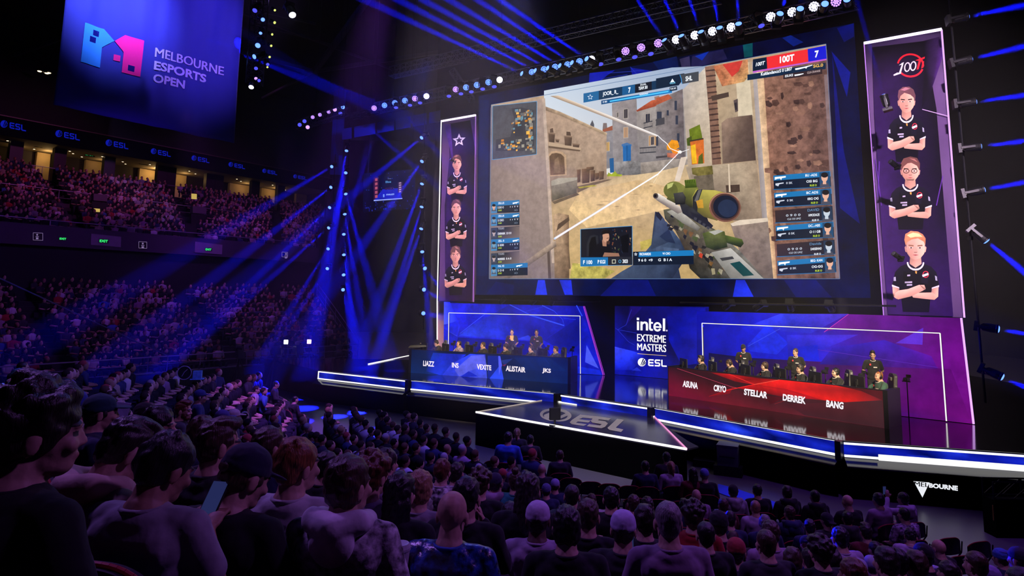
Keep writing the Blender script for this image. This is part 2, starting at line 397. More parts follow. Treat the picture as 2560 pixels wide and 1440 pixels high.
# end wall that closes the stand on the stage side
mb = MB(); mb.prism([stp(kend_up(24), 24, 12.2), stp(kend_up(24), 28, 12.2), stp(kend_up(24) + .3, 28, 12.2), stp(kend_up(24) + .3, 24, 12.2)], (0, 0, 4.6)); structure(mb.build('wall_stand_end', ROOFM))

# LED ribbon board with the repeated badge
rb_pl = Plane(stp(0, 22.95, 0), stp(5, 22.95, 0))
t = root('ribbon_board', stp(0, 22.95, 15.3), 0, 'long dark LED ribbon board with a row of blue badges, above the upper tier concourse', 'display board')
mb = MB(); mb.prism([stp(K0, 22.97, 15.25), stp(ke, 22.97, 15.25), stp(ke, 23.1, 15.25), stp(K0, 23.1, 15.25)], (0, 0, 1.35)); mb.build('housing', mat('ribbon_black', (0.003, 0.003, 0.010), 0.8, spec=.05), t, world=True)
mb = MB(); mb.prism([stp(K0, 22.9, 16.6), stp(ke, 22.9, 16.6), stp(ke, 23.1, 16.6), stp(K0, 23.1, 16.6)], (0, 0, .07)); mb.build('top_rim', mat('rim_bronze', (0.10, 0.06, 0.05), 0.5), t, world=True)
EB = S(12, 22, 150); dk = S(2, 2, 12)
for x, y, r, sl in ((10, 310, 9, .2), (147, 334, 8.6, .2), (272, 357, 8, .2), (384, 378, 7, .2), (485, 395, 6.3, .2), (577, 411, 5.8, .2), (661, 427, 5.2, .2), (738, 441, 4.8, .19)):
    c = Canvas(rb_pl, 0.02); esl_mark(c, x, y, r, EB, dk, sl); c.build('badge', LED, t)

# concourse: pillars, warm recesses, downlights, green exit signs
WARM = (1.0, 0.62, 0.22)
pil_x = [22, 135, 262, 397, 420, 520, 542, 635, 700]
pl_p = Plane(stp(0, 24.3, 0), stp(5, 24.3, 0)); pl_b = Plane(stp(0, 27.4, 0), stp(5, 27.4, 0))
def k_at(pl, px):
    p = pl.hit(px, 400); return (p - S0).dot(SD)
PILM = mat('dark_bronze_pillar', (0.008, 0.006, 0.006), 0.5)
for i, px in enumerate(pil_x):
    k = k_at(pl_p, px); mb = MB(); mb.prism([stp(k, 24.3, 12.5), stp(k + .8, 24.3, 12.5), stp(k + .8, 24.8, 12.5), stp(k, 24.8, 12.5)], (0, 0, 2.75))
    structure(mb.build('column', PILM))
WP = mat('warm_plaster', (0.62, 0.45, 0.26), 0.8, noise_amt=0.2, noise_scale=1.5)
for i, (x0, x1, pw) in enumerate(((88, 122, 55), (212, 262, 16), (348, 400, 75), (432, 466, 30), (575, 632, 26), (655, 700, 30), (742, 800, 90), (20, 40, 12))):
    k0 = k_at(pl_b, x0); k1 = k_at(pl_b, x1); mb = MB(); mb.prism([stp(k0, 27.1, 12.55), stp(k1, 27.1, 12.55), stp(k1, 27.45, 12.55), stp(k0, 27.45, 12.55)], (0, 0, 2.65))
    o = mb.build('wall_panel', WP); tag(o, 'warm lit plaster wall bay, %s from the left end of the concourse' % ORD[(1, 2, 3, 4, 5, 6, 7, 0)[i]], 'wall panel', 'warm concourse bays')
    l = bpy.data.lights.new('downlight_glow', 'POINT'); l.energy = pw * .45; l.color = WARM; l.shadow_soft_size = .1
    lo = bpy.data.objects.new('downlight_glow', l); col.objects.link(lo); lo.location = stp((k0 + k1) / 2, 26.2, 14.9)
# downlights in the concourse soffit
DL = glow('downlight_lens', (1.0, 0.72, 0.42), 3.0, sample=False)
dsx = [17, 64, 105, 176, 195, 228, 259, 322, 340, 380, 405, 444, 480, 507, 560, 600, 622, 665, 690, 720, 745]
for i, px in enumerate(dsx):
    k = k_at(pl_p, px); o_ = 24.6 + (i % 3) * .8; p = stp(k, o_, 15.25)
    mb = MB(); mb.lathe([(0.11, 0), (0.11, -.03), (0.07, -.035)], 10, 0, Matrix.Translation(p)); mb.lathe([(0.07, -.03), (0.07, -.045)], 10, 1, Matrix.Translation(p))
    tag(mb.build('downlight', [BLACKMETAL, DL]), 'small round warm downlight in the concourse soffit, %s from the left' % ORD[i], 'ceiling lamp', 'concourse downlights')
EXG = glow('exit_green', S(60, 255, 130), 1.1, sample=False); EXD = mat('exit_box', (0.01, 0.04, 0.02), 0.5)
def exit_sign(px, py, w, pl, lab):
    p = pl.hit(px, py); mb = MB(); h = w * .45; d = pl.d if pl.d.x > 0 else -pl.d
    a = p - d * w / 2
    mb.prism([a, a + d * w, a + d * w + V((0, 0, h)), a + V((0, 0, h))], pl.n * -.08)
    t = root('exit_sign', p, 0, lab, 'exit sign', 'green exit signs'); mb.build('housing', EXD, t, world=True)
    P_ = lambda u, v: proj(a + d * w * u + V((0, 0, h * v)))
    c = Canvas(pl, .012); c.text('EXIT', P_(.1, .82), P_(.9, .82), P_(.9, .2), P_(.1, .2), S(60, 255, 130), .03); c.build('lettering', LED, t)
pl_e = Plane(stp(0, 25.2, 0), stp(5, 25.2, 0))
for i, (x, y, w) in enumerate(((4, 354, .75), (96, 368, .5), (224, 391, .75), (359, 412, .7), (441, 425, .5), (593, 449, .65))):
    exit_sign(x, y, w, pl_e, 'small green lit exit sign under the concourse ceiling, %s from the left' % ORD[i])
pl_f = Plane(stp(0, 9.85, 0), stp(5, 9.85, 0))
# balcony blocks, framed square signs
MAUVE = mat('bare_concrete', (0.26, 0.21, 0.27), 0.85, noise_amt=0.2, noise_scale=3)
def facequad(name, pts, pl, thick, m, lab=None, cat=None, group=None):
    mb = MB(); mb.prism([pl.hit(*p) for p in pts], -pl.n * thick); o = mb.build(name, m)
    if lab: tag(o, lab, cat, group)
    return o
facequad('concrete_block', [(228, 584), (303, 592), (302, 618), (227, 612)], pl_f, .5, MAUVE, 'pale concrete stair block on the balcony front, left of the two', 'concrete block', 'balcony stair blocks')
facequad('concrete_block', [(488, 604), (556, 612), (555, 636), (487, 631)], pl_f, .5, MAUVE, 'pale concrete stair block on the balcony front, right of the two', 'concrete block', 'balcony stair blocks')
exit_sign(259, 608, .55, pl_f, 'green exit sign on the left concrete stair block of the balcony')
exit_sign(521, 628, .5, pl_f, 'green exit sign on the right concrete stair block of the balcony')
exit_sign(157, 601, .4, pl_f, 'tiny green exit sign below the balcony front between sign panel and block')
SIGNW = glow('sign_white', S(125, 105, 150), 1.0, sample=False)
for i, (x0, y0, x1, y1) in enumerate(((83, 582, 107, 601), (347, 604, 367, 621), (705, 630, 719, 643))):
    t = root('section_sign', pl_f.hit(x0, y1), 0, 'small square framed section sign on the balcony front, %s from left' % ORD[i], 'sign', 'balcony section signs')
    mb = MB(); mb.prism([pl_f.hit(x0, y0), pl_f.hit(x1, y0 + 1), pl_f.hit(x1, y1), pl_f.hit(x0, y1 - 1)], pl_f.n * .05); mb.build('panel', BLACK, t, world=True)
    c = Canvas(pl_f, .06); w = S(120, 100, 145)
    c.lines([(x0, y0), (x1, y0 + 1), (x1, y1), (x0, y1 - 1), (x0, y0)], 1.0, w)
    c.rect(x0 + 8, y0 + 3, x0 + 12, y0 + 7, w); c.rect(x0 + 6, y0 + 9, x0 + 14, y0 + 10.5, w); c.rect(x0 + 7, y0 + 12, x0 + 13, y0 + 16, w); c.build('symbol', LED, t)
# vomitory mouths in the upper tier with a lit notice
for i, (x0, y0, x1, y1) in enumerate(((234, 484, 268, 501), (482, 515, 516, 532))):
    pl = Plane(stp(0, 16.0, 0), stp(5, 16.0, 0))
    mb = MB(); mb.prism([pl.hit(x0, y0), pl.hit(x1, y0 + 3), pl.hit(x1, y1 + 3), pl.hit(x0, y1)], -pl.n * .4)
    tag(mb.build('stair_head_block', mat('vomitory_grey', (0.12, 0.1, 0.13), 0.8)), 'grey block above the stair opening in the upper tier, %s one' % ('left', 'right')[i], 'concrete block', 'upper tier stair openings')
    mb = MB(); mb.prism([pl.hit(x0 - 4, y1 + 2), pl.hit(x1 + 2, y1 + 6), pl.hit(x1 + 2, y1 + 40), pl.hit(x0 - 4, y1 + 36)], -pl.n * .2)  # black slab put in for the shade inside the opening, nothing is cut
    tag(mb.build('stair_opening_shade', BLACK), 'dark stair opening cut in the upper tier, %s one' % ('left', 'right')[i], 'stairway', 'upper tier stair mouths')
pl = Plane(stp(0, 15.6, 0), stp(5, 15.6, 0))
YG = glow('notice_yellow', S(200, 170, 90), 1.0, sample=False)
for i, (x, y, w, h) in enumerate(((236, 521, 14, 9), (262, 541, 10, 4), (480, 484, 12, 14))):
    mb = MB(); mb.prism([pl.hit(x, y), pl.hit(x + w, y + 1), pl.hit(x + w, y + h), pl.hit(x, y + h - 1)], -pl.n * .1)
    tag(mb.build('notice', YG), 'small warm lit notice beside the stair opening in the upper tier, %s from left' % ORD[i], 'sign', 'lit notices')

# rails
def railing(name, pts, h, lab, posts=10, r=.03, mids=1, m=STEEL):
    t = root(name, pts[0], 0, lab, 'railing'); mb = MB(); up = V((0, 0, h))
    mb.path([p + up for p in pts], r, 6); mb.build('handrail', m, t, world=True)
    mb = MB()
    for j in range(mids):
        hh = V((0, 0, h * (j + 1) / (mids + 1))); mb.path([p + hh for p in pts], r * .5, 5)
    if mids: mb.build('mid_rail', m, t, world=True)
    for a, b in zip(pts, pts[1:]):
        n = max(1, int((b - a).length / posts))
        for i in range(n + 1):
            p = a.lerp(b, i / n); MB().tube(p, p + up, r * .8, n=6).build('post', m, t, world=True)
    return t
RAILM = mat('painted_rail', (0.30, 0.26, 0.34), 0.4, 0.3)
railing('front_rail', [stp(-6.5, -.15, 0.5), stp(-.5, -.15, .5), stp(12, -.15, .5)], 1.05, 'grey steel handrail along the front of the lower tier', 2.2, mids=2, m=RAILM)
railing('end_rail', [stp(12.15 + .42 * o, o, .5 + .31 * o / .85) for o in (0, 2.5, 5, 7.5, 10)], 1.25, 'sloping steel railing down the stage end of the lower tier', 1.6, mids=2, m=RAILM)
railing('balcony_rail', [stp(K0, 10.0, 8.1), stp(kend_up(10), 10.0, 8.1)], .35, 'long thin rail on top of the balcony front', 4, .025, 0, m=RAILM)
railing('walkway_rail', [stp(K0, 17.0, 10.1), stp(4, 17.0, 10.1)], 1.0, 'rail of the walkway halfway up the upper tier, left run', 3, .03, 1, m=RAILM)
railing('walkway_rail', [stp(6, 17.0, 10.1), stp(15, 17.0, 10.1)], 1.0, 'rail of the walkway halfway up the upper tier, right run', 3, .03, 1, m=RAILM)
railing('concourse_rail', [stp(K0, 23.95, 12.6), stp(ke, 23.95, 12.6)], 1.0, 'rail along the back of the upper tier in front of the concourse', 4, .025, 0, m=RAILM)
mb = MB(); mb.prism([stp(K0, 16.9, 9.5), stp(15.5, 16.9, 9.5), stp(15.5, 17.05, 9.5), stp(K0, 17.05, 9.5)], (0, 0, .75)); structure(mb.build('wall_walkway', BALC))
# long sloping handrail of the near block, from the left edge down to the front rail
a = atd(-60, 668, 19.5); b = atd(420, 890, 30.5)
railing('stair_rail', [V((a.x, a.y, a.z - .9)), V((b.x, b.y, b.z - .9))], .9, 'long thin handrail sloping down across the crowd at the left edge', 40, .022, 0, m=RAILM)

# roof steelwork
t = root('roof_truss', (-10, 45, 20), 0, 'dark steel roof girders meeting in a V high over the hall', 'roof truss'); RS = mat('roof_steel', (0.10, 0.09, 0.12), 0.5, 0.4)
def beam3(a, b, w=.28, parent=t, nm='girder'): MB().bar(a, b, w, w * 1.2).build(nm, RS, parent, world=True)
j = atd(787, 178, 42)
beam3(j, atd(940, -30, 34)); beam3(j, atd(1125, 126, 46), .22); beam3(atd(1125, 126, 46), atd(1560, 18, 50), .22); beam3(j, atd(560, 120, 40), .18); beam3(j, atd(655, 245, 46), .12)
beam3(atd(230, 70, 44), atd(0, 150, 44), .2); beam3(atd(230, 70, 44), atd(330, -20, 40), .2); beam3(atd(1140, 126, 46), atd(1140, 200, 46), .1); beam3(atd(790, 60, 40), atd(620, 20, 38), .12)
beam3(atd(985, 175, 44), atd(600, 30, 38), .12); beam3(atd(860, 120, 42), atd(640, 60, 42), .08)

# ================================================================== the big cloth banner (left)
bp_a = atd(133, 262, 29.0); bdir = V((.7375, 1, 0)).normalized()
bpl = Plane(V((bp_a.x, bp_a.y, 0)), V((bp_a.x, bp_a.y, 0)) + bdir)
t = root('cloth_banner', bp_a, 0, 'huge blue-lit cloth banner with a two-colour M emblem, hung under the roof at left', 'banner')
W_ = (bpl.hit(585, 352) - bp_a).dot(bdir); zb = bp_a.z
HB = 10.5; nx_, nz_ = 90, 40; vs = []; fs = []
def fold(u, w):
    return (0.16 * math.sin(u * 46 + 2.2 * math.sin(w * 3)) * (0.35 + 0.65 * w) * (0.4 + .6 * noise.noise(V((u * 5, w * 2, 0)))) + 0.25 * noise.noise(V((u * 6, w * 1.2, 3.1))))
def bpos(u, w):
    top = zb + HB - 1.2 * 0
    p = bp_a + bdir * (W_ * u); return p + bpl.n * fold(u, w) + V((0, 0, HB * w))
for j_ in range(nz_ + 1):
    for i in range(nx_ + 1): vs.append(tuple(bpos(i / nx_, j_ / nz_)))
for j_ in range(nz_):
    for i in range(nx_): k = j_ * (nx_ + 1) + i; fs.append((k, k + 1, k + nx_ + 2, k + nx_ + 1))
me = bpy.data.meshes.new('cloth'); me.from_pydata(vs, [], fs); clothm = mat('blue_cloth', (0.012, 0.014, 0.34), 0.8, sheen=0.2)
o = link('cloth', me, clothm, None, True); unparented_world(o, t); md = o.modifiers.new('thick', 'SOLIDIFY'); md.thickness = .01; md.offset = -1
hangers(t, [bp_a + V((0, 0, HB)), bp_a + bdir * W_ + V((0, 0, HB))]); MB().tube(bp_a + V((0, 0, HB)), bp_a + bdir * W_ + V((0, 0, HB)), .06).build('top_bar', BLACKMETAL, t, world=True)
class BanPl:                                     # print that follows the folds
    def hit(s, px, py, off=0):
        p = bpl.hit(px, py, 0); u = (p - bp_a).dot(bdir) / W_; w = (p.z - zb) / HB
        return bpos(u, w) + bpl.n * (0.03 + off)
def subdiv_canvas(c, n):
    """cut every print polygon finely enough to follow the folds"""
    pass
PRINT = attr_mat('printed_ink', False, rough=.8, scale=8)
class Fine(Canvas):
    def poly(s, pts, cc, tex=0.0, cols=None):
        # triangulate, then split so that the print can follow the cloth
        o = s._layer(); q = [V((x, y, 0)) for x, y in pts]; tris = mgeo.tessellate_polygon([q])
        st = [[q[a], q[b], q[d]] for a, b, d in tris]
        for _ in range(12):
            nw = []; more = False
            for tr in st:
                e = [(tr[i] - tr[(i + 1) % 3]).length for i in range(3)]; m_ = max(e)
                if m_ > 9:
                    i = e.index(m_); a, b, d = tr[i], tr[(i + 1) % 3], tr[(i + 2) % 3]; h = (a + b) / 2; nw += [[a, h, d], [h, b, d]]; more = True
                else: nw.append(tr)
            st = nw
            if not more: break
        for tr in st:
            k = len(s.v); s.v += [tuple(s.p.hit(*s.fr(p.x, p.y), o)) for p in tr]; s.f.append((k, k + 1, k + 2)); s.c += [cc[0], cc[1], cc[2], tex] * 3
        return s
g = lambda x, y: (x / 2.8444, y / 2.8444)
c = Fine(BanPl(), .0, .0005)
BLU = S(60, 150, 255); PNK = S(255, 40, 150); LIL = S(190, 175, 255)
c.poly([g(*p) for p in ((600, 163), (742, 205), (810, 292), (728, 335), (714, 480), (570, 440))], BLU)
c.poly([g(*p) for p in ((812, 292), (885, 252), (1020, 292), (993, 548), (862, 515), (875, 372))], PNK)
c.poly([g(*p) for p in ((808, 386), (854, 398), (850, 440), (804, 428))], PNK)
dkb = S(16, 18, 110)
for q in (((664, 210), (709, 224), (705, 263), (660, 250)), ((638, 255), (686, 268), (682, 308), (634, 296)), ((908, 462), (955, 474), (951, 514), (905, 502))): c.poly([g(*p) for p in q], dkb)
c.text('MELBOURNE', g(1113, 335), g(1588, 478), g(1585, 538), g(1107, 400), LIL, .035)
c.text('ESPORTS', g(1104, 428), g(1468, 532), g(1464, 590), g(1098, 492), LIL, .035)
c.text('OPEN', g(1098, 520), g(1312, 574), g(1307, 634), g(1091, 582), LIL, .035)
c.build('printed_emblem', PRINT, t)
# blue light thrown on the cloth by lamps in the roof
q = bpos(.72, .55); spot(q + bpl.n * 9 + V((3, 0, 4)), q, 8000, (0.46, 0.28, 1.0), 44, .9, .15)
q = bpos(.22, .62); spot(q + bpl.n * 7 + V((-1, 0, 3)), q, 11000, (0.40, 0.50, 1.0), 56, .9, .15)

# ================================================================== haze over the stage
hz = bpy.data.materials.new('stage_haze'); hz.use_nodes = True; nt = hz.node_tree; nt.nodes.clear()
o_ = nt.nodes.new('ShaderNodeOutputMaterial'); v_ = nt.nodes.new('ShaderNodeVolumeScatter'); v_.inputs['Density'].default_value = 0.006; v_.inputs['Anisotropy'].default_value = 0.25
nt.links.new(v_.outputs[0], o_.inputs['Volume'])
o = MB().box((-14.5, 15, 1.32), (22, 46, 20)).build('stage_haze', hz); tag(o, 'thin theatre haze hanging over the stage', 'haze', kind='stuff')
# ================================================================== STAGE
ZS = 1.3; ZT = 1.0
GLOSS = mat('gloss_black_deck', (0.004, 0.004, 0.006), 0.09, spec=1.0)
GLOSS.node_tree.nodes['Principled BSDF'].inputs['IOR'].default_value = 1.75
SKIRT = mat('black_skirt', (0.0015, 0.0015, 0.0025), 0.9, spec=.05)
edge = [(795, 925), (1023, 949.5), (1398, 983.5), (1632, 1017.5), (2097, 1100), (2640, 1138)]
EP = [atz(x, y, ZS) for x, y in edge]
far = [V((22, 12, ZS)), V((22, 34, ZS)), V((-13, 34, ZS))]
t = root('stage_deck', EP[2] - V((0, 0, ZS)), 0, 'long gloss black stage deck reflecting the screens', 'stage')
mb = MB(); mb.prism([p - V((0, 0, .06)) for p in EP] + [p - V((0, 0, .06)) for p in far], (0, 0, .06)); mb.build('deck_top', GLOSS, t, world=True)
def outn(a, b):
    d = (b - a).normalized(); n = V((d.y, -d.x, 0)); return n if n.dot(CAM - a) > 0 else -n
mb = MB()
for a, b in zip(EP, EP[1:]):
    n = outn(a, b); a2 = a - n * .1; b2 = b - n * .1
    mb.prism([V((a2.x, a2.y, 0)), V((b2.x, b2.y, 0)), V((b2.x, b2.y, ZS - .06)), V((a2.x, a2.y, ZS - .06))], -n * .1)
a = EP[0]; mb.prism([V((a.x, a.y, 0)), V((-13, 34, 0)), V((-13, 34, ZS - .06)), V((a.x, a.y, ZS - .06))], V((.1, 0, 0)))
mb.build('skirt', SKIRT, t, world=True)
LEDGEM = mat('gloss_ledge', (0.01, 0.012, 0.03), 0.12, spec=0.9)
# fascia screens: (left px, right px) in the five runs, with white LED strips
FH = .34
names = ['far left', 'left, below the blue desk', 'middle, behind the thrust', 'right, below the red desk', 'far right']
for i, (x0, x1) in enumerate(((796, 1021), (1029, 1392), (1404, 1627), (1637, 2092), (2102, 2640))):
    a, b = EP[i], EP[i + 1]; pl = Plane(a, b); n = pl.n
    if pl.d.x < 0: pl.d = -pl.d
    A = pl.hit(x0, 950, .06); B = pl.hit(x1, 950, .06); A.z = B.z = ZS - .03
    t = root('fascia_screen', V((A.x, A.y, 0)), 0, 'blue LED fascia with white light strips along the stage edge, %s' % names[i], 'led fascia', 'fascia runs')
    dn = V((0, 0, -FH))
    mb = MB(); mb.prism([A, B, B + dn, A + dn], -n * .12); mb.build('screen', BLACK, t, world=True)
    # picture on the fascia
    c = Canvas(pl, .065, .0003); px0 = x0; px1 = min(x1, 2600); N = 10
    def fp(u, w, A=A, B=B): p = A.lerp(B, u) + V((0, 0, -FH * w)); return proj(p)
    rnd = random.Random(i + 3)
    for k in range(N):
        for m_ in range(2):
            def cc(u, w):
                q = noise.noise(V((u * 5 + i * 3, w * 1.5, i))); v = max(0, .45 + q * .9) 
                return S(int(3 + 35 * v * v), int(10 + 55 * v * v), int(55 + 190 * min(1, v)))
            us = (k / N, (k + 1) / N, (k + 1) / N, k / N); ws = (m_ / 2, m_ / 2, (m_ + 1) / 2, (m_ + 1) / 2)
            c.k = 0; c.poly([fp(u, w) for u, w in zip(us, ws)], None, .25, [cc(u, w) for u, w in zip(us, ws)])
    c.build('picture', LED, t)
    # strips
    hgt = (.045, .05, .045, .055, .05)[i]
    mb = MB()
    if i != 1 and i != 3: mb.prism([A + n * .02, B + n * .02, B + n * .02 + V((0, 0, -.045)), A + n * .02 + V((0, 0, -.045))], n * .03)
    if i in (1, 3): mb.prism([A + n * .02 + V((0, 0, .015)), B + n * .02 + V((0, 0, .015)), B + n * .02 + V((0, 0, .005)), A + n * .02 + V((0, 0, .005))], n * .01)
    mb.prism([A + dn + n * .02 + V((0, 0, hgt)), B + dn + n * .02 + V((0, 0, hgt)), B + dn + n * .02, A + dn + n * .02], n * .04)
    if i == 0: mb.prism([A + n * .02, A + dn + n * .02, A + dn + n * .02 + pl.d * .04, A + n * .02 + pl.d * .04], n * .03)
    if i == 4:
        q0 = pl.hit(2194, 1130, .06); q0.z = ZS - .03
        mb.prism([q0 + dn + n * .05 + V((0, 0, .12)), B + dn + n * .05 + V((0, 0, .12)), B + dn + n * .05 + V((0, 0, -.01)), q0 + dn + n * .05 + V((0, 0, -.01))], n * .06)
    mb.build('light_strip', WHITELED, t, world=True)
    # sloping ledge and its post
    if i != 2:
        o_ = .32; mb = MB(); lo = V((0, 0, -.16))
        mb.prism([A + dn - V((0, 0, .01)), B + dn - V((0, 0, .01)), B + dn + n * o_ + lo, A + dn + n * o_ + lo], V((0, 0, -.03))); mb.build('ledge', LEDGEM, t, world=True)
        mb = MB(); zb_ = ZS - .03 - FH - .16
        mb.prism([A + n * (o_ - .02) + V((0, 0, zb_ - A.z)), B + n * (o_ - .02) + V((0, 0, zb_ - B.z)), V((B.x, B.y, .01)) + n * (o_ - .12), V((A.x, A.y, .01)) + n * (o_ - .12)], -n * .03)
        mb.build('skirt', SKIRT, t, world=True)
    MB().box((-.07, -.10, -FH - .08), (.07, .10, .03), M=Matrix.Translation(B + n * .02) @ Matrix.Rotation(math.atan2(pl.d.y, pl.d.x), 4, 'Z')).build('end_post', BLACKMETAL, t, world=True)

# lit city sign on the stage skirt (far right)
pl = Plane(EP[4] + outn(EP[4], EP[5]) * .30, EP[5] + outn(EP[4], EP[5]) * .30)
t = root('skirt_sign', pl.hit(2305, 1245), 0, 'white lit triangle sign reading MELBOURNE on the black stage skirt', 'sign')
g = lambda x, y: (1600 + x * .375, 1060 + y * .375)
c = Canvas(pl, .03); w = S(225, 228, 235)
c.poly([g(1793, 325), g(1953, 342), g(1883, 490)], w)
c.text('MEL', g(1829, 383), g(1925, 393), g(1925, 421), g(1829, 414), S(4, 4, 8), .05)
c.text('BOURNE', g(1927, 393), g(2119, 412), g(2119, 446), g(1927, 424), w, .05)
c.build('lettering', LED, t)
MB().prism([pl.hit(*g(1785, 318), .0), pl.hit(*g(2130, 355), .0), pl.hit(*g(2130, 500), .0), pl.hit(*g(1785, 470), .0)], pl.n * .02).build('back_board', SKIRT, t, world=True)

# thrust platform with the badge on top
T = [atz(1365, 1000, ZT), atz(1635, 1042, ZT), atz(1717, 1124, ZT), atz(1190, 1031, ZT)]
t = root('thrust_platform', V((T[3].x, T[3].y, 0)), 0, 'wedge-shaped thrust platform with a grey swirl badge and three letters, white-edged', 'platform')
TOPM = mat('thrust_top', (0.045, 0.042, 0.07), 0.22, spec=0.7, noise_amt=0.2, noise_scale=1.2)
MB().prism([p - V((0, 0, .05)) for p in T], (0, 0, .05)).build('top', TOPM, t, world=True)
mb = MB()
for a, b in ((T[2], T[3]), (T[3], T[0]), (T[1], T[2])):
    n = outn(a, b) if a is not T[1] else V((1, 0, 0)); a2 = a - V((0, 0, a.z)); b2 = b - V((0, 0, b.z)); mb.prism([a2, b2, b - V((0, 0, .05)), a - V((0, 0, .05))], V((0, .06, 0)))
mb.build('skirt', SKIRT, t, world=True)
up = V((0, 0, .012))
def strip(name, a, b, w, h, m, par): return MB().bar(a + up, b + up, w, h, ).build(name, m, par, world=True)
strip('light_strip', T[3], T[2], .05, .05, WHITELED, t); strip('light_strip', T[0] + V((0, -.06, 0)), T[1] + V((0, -.06, 0)), .07, .05, WHITELED, t)
strip('edge_strip', T[3], T[0], .02, .03, glow('dim_white_led', (.9, .75, .7), .5, sample=False), t); strip('edge_strip', T[1], T[2], .025, .04, glow('rose_led', (1.0, .35, .75), .9), t)
wedge = [T[2], T[1], atz(1700, 1085, ZT - .25), atz(1747, 1116, ZT - .25)]
MB().prism([atz(1636, 1043, ZT), atz(1717, 1123, ZT), atz(1746, 1116, .82), atz(1700, 1092, .82)], (0, 0, -.04)).build('side_wedge', mat('wedge_satin', (0.012, 0.004, 0.006), .6), t, world=True)
g = lambda x, y: (1160 + x * .2344, 960 + y * .2344)
c = Canvas(Flat(ZT), .004, .0004); GR = S(222, 218, 192); inn = S(30, 29, 52)
c.disc(*g(978, 330), 39.5, 16.5, GR, rot=.06, n=36); c.disc(*g(972, 334), 31, 11.8, inn, rot=.06, n=32)
c.poly([g(*p) for p in ((850, 330), (990, 272), (1060, 280), (900, 372), (860, 362))], GR); c.poly([g(*p) for p in ((960, 372), (1110, 300), (1118, 330), (1010, 378))], GR); c.poly([g(*p) for p in ((845, 352), (905, 330), (885, 372), (865, 368))], GR)
c.poly([g(*p) for p in ((1240, 325), (1415, 345), (1385, 370), (1265, 358), (1228, 376), (1352, 390), (1325, 412), (1215, 400), (1192, 414), (1310, 428), (1278, 446), (1150, 430), (1128, 408), (1150, 384))], GR)
c.poly([g(*p) for p in ((1420, 345), (1568, 365), (1540, 388), (1440, 376), (1425, 386), (1505, 398), (1535, 420), (1505, 455), (1465, 472), (1308, 450), (1335, 428), (1450, 442), (1470, 428), (1370, 412), (1352, 394), (1375, 360))], GR)
c.poly([g(*p) for p in ((1632, 372), (1708, 382), (1618, 465), (1700, 485), (1675, 512), (1552, 490), (1530, 468))], GR)
c.build('badge', attr_mat('floor_print', False, rough=.3, scale=4), t)
# low monitor on the thrust edge
p = atz(1387, 1064, ZT)
t = root('stage_monitor', p, .35, 'small black monitor on a stand at the front edge of the thrust platform', 'monitor')
MB().box((-.16, -.04, .16), (.17, .06, .50)).build('screen_housing', BLACK, t, bevel=.015); MB().tube((0, 0, .02), (0, 0, .2), .03).build('pole', BLACK, t); MB().prism([(-.2, -.14, 0), (.2, -.14, 0), (.14, .14, 0), (-.14, .14, 0)], (0, 0, .03)).build('base', BLACK, t)
# case and step by the stage
CASEM = mat('case_laminate', (0.09, 0.08, 0.11), 0.5)
p = atz(1822, 1186, 0); t = root('flight_case', p, -.45, 'dark equipment case standing on the floor against the stage skirt', 'case')
MB().box((-.27, -.25, .25), (.27, .3, .78)).build('body', CASEM, t, bevel=.02); MB().box((-.28, -.26, .76), (.28, .31, .80)).build('lid', CASEM, t, bevel=.01); MB().box((-.36, -.25, 0), (.36, .3, .25)).build('base', BLACK, t); MB().bar((-.2, -.27, .5), (.2, -.27, .5), .03, .03).build('handle', BLACKMETAL, t)
p = atz(1768, 1166, 0); t = root('stage_step', p, -.45, 'low black step unit next to the dark equipment case', 'steps')
MB().box((-.35, -.2, 0), (.35, .2, .2)).build('lower_tread', BLACK, t); MB().box((-.35, .2, 0), (.35, .6, .4)).build('upper_tread', BLACK, t)
MB().box((-.35, -.21, .185), (.35, -.19, .205)).build('nosing', STEEL, t)
# blue light on the floor between the seats, painted as a flat strip
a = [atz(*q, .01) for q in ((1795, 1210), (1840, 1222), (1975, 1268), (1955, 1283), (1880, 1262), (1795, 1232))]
tag(MB().prism(a, (0, 0, .008)).build('floor_light_patch', mat('blue_light_paint', (0.02, 0.06, 1.0), .6)), 'bright blue floor runner behind the front row seats at right', 'floor mat')
spot(V((7, 14, 12)), atz(1880, 1240, 0), 900, (.05, .1, 1.0), 8, .5, .1)
# black box and scaffold at the far right
p = atz(2492, 1345, 0)
t = root('speaker_tower', V((p.x, p.y, 0)), 0, 'tall black draped tower with a lattice top at the right edge of the frame', 'tower')
q = atd(2487, 1205, p.y)
MB().box((0, 0, 0), (1.6, .35, q.z - .35)).build('drape', SKIRT, t)
mb = MB()
for dx in (0, .8, 1.6):
    for dy in (0, .3): mb.tube((dx, dy, q.z - .35), (dx, dy, q.z), .02, n=6)
for dy in (0, .3):
    for z in (q.z - .33, q.z): mb.tube((0, dy, z), (1.6, dy, z), .02, n=6)
    for k in range(4): mb.tube((k * .4, dy, q.z - .33), (k * .4 + .4, dy, q.z), .012, n=5)
mb.build('lattice', BLACKMETAL, t); MB().box((-.05, -.01, q.z - .75), (-.035, .0, q.z - .45)).build('yellow_tape', mat('yellow_tape', (0.6, 0.35, 0.05), .6), t)

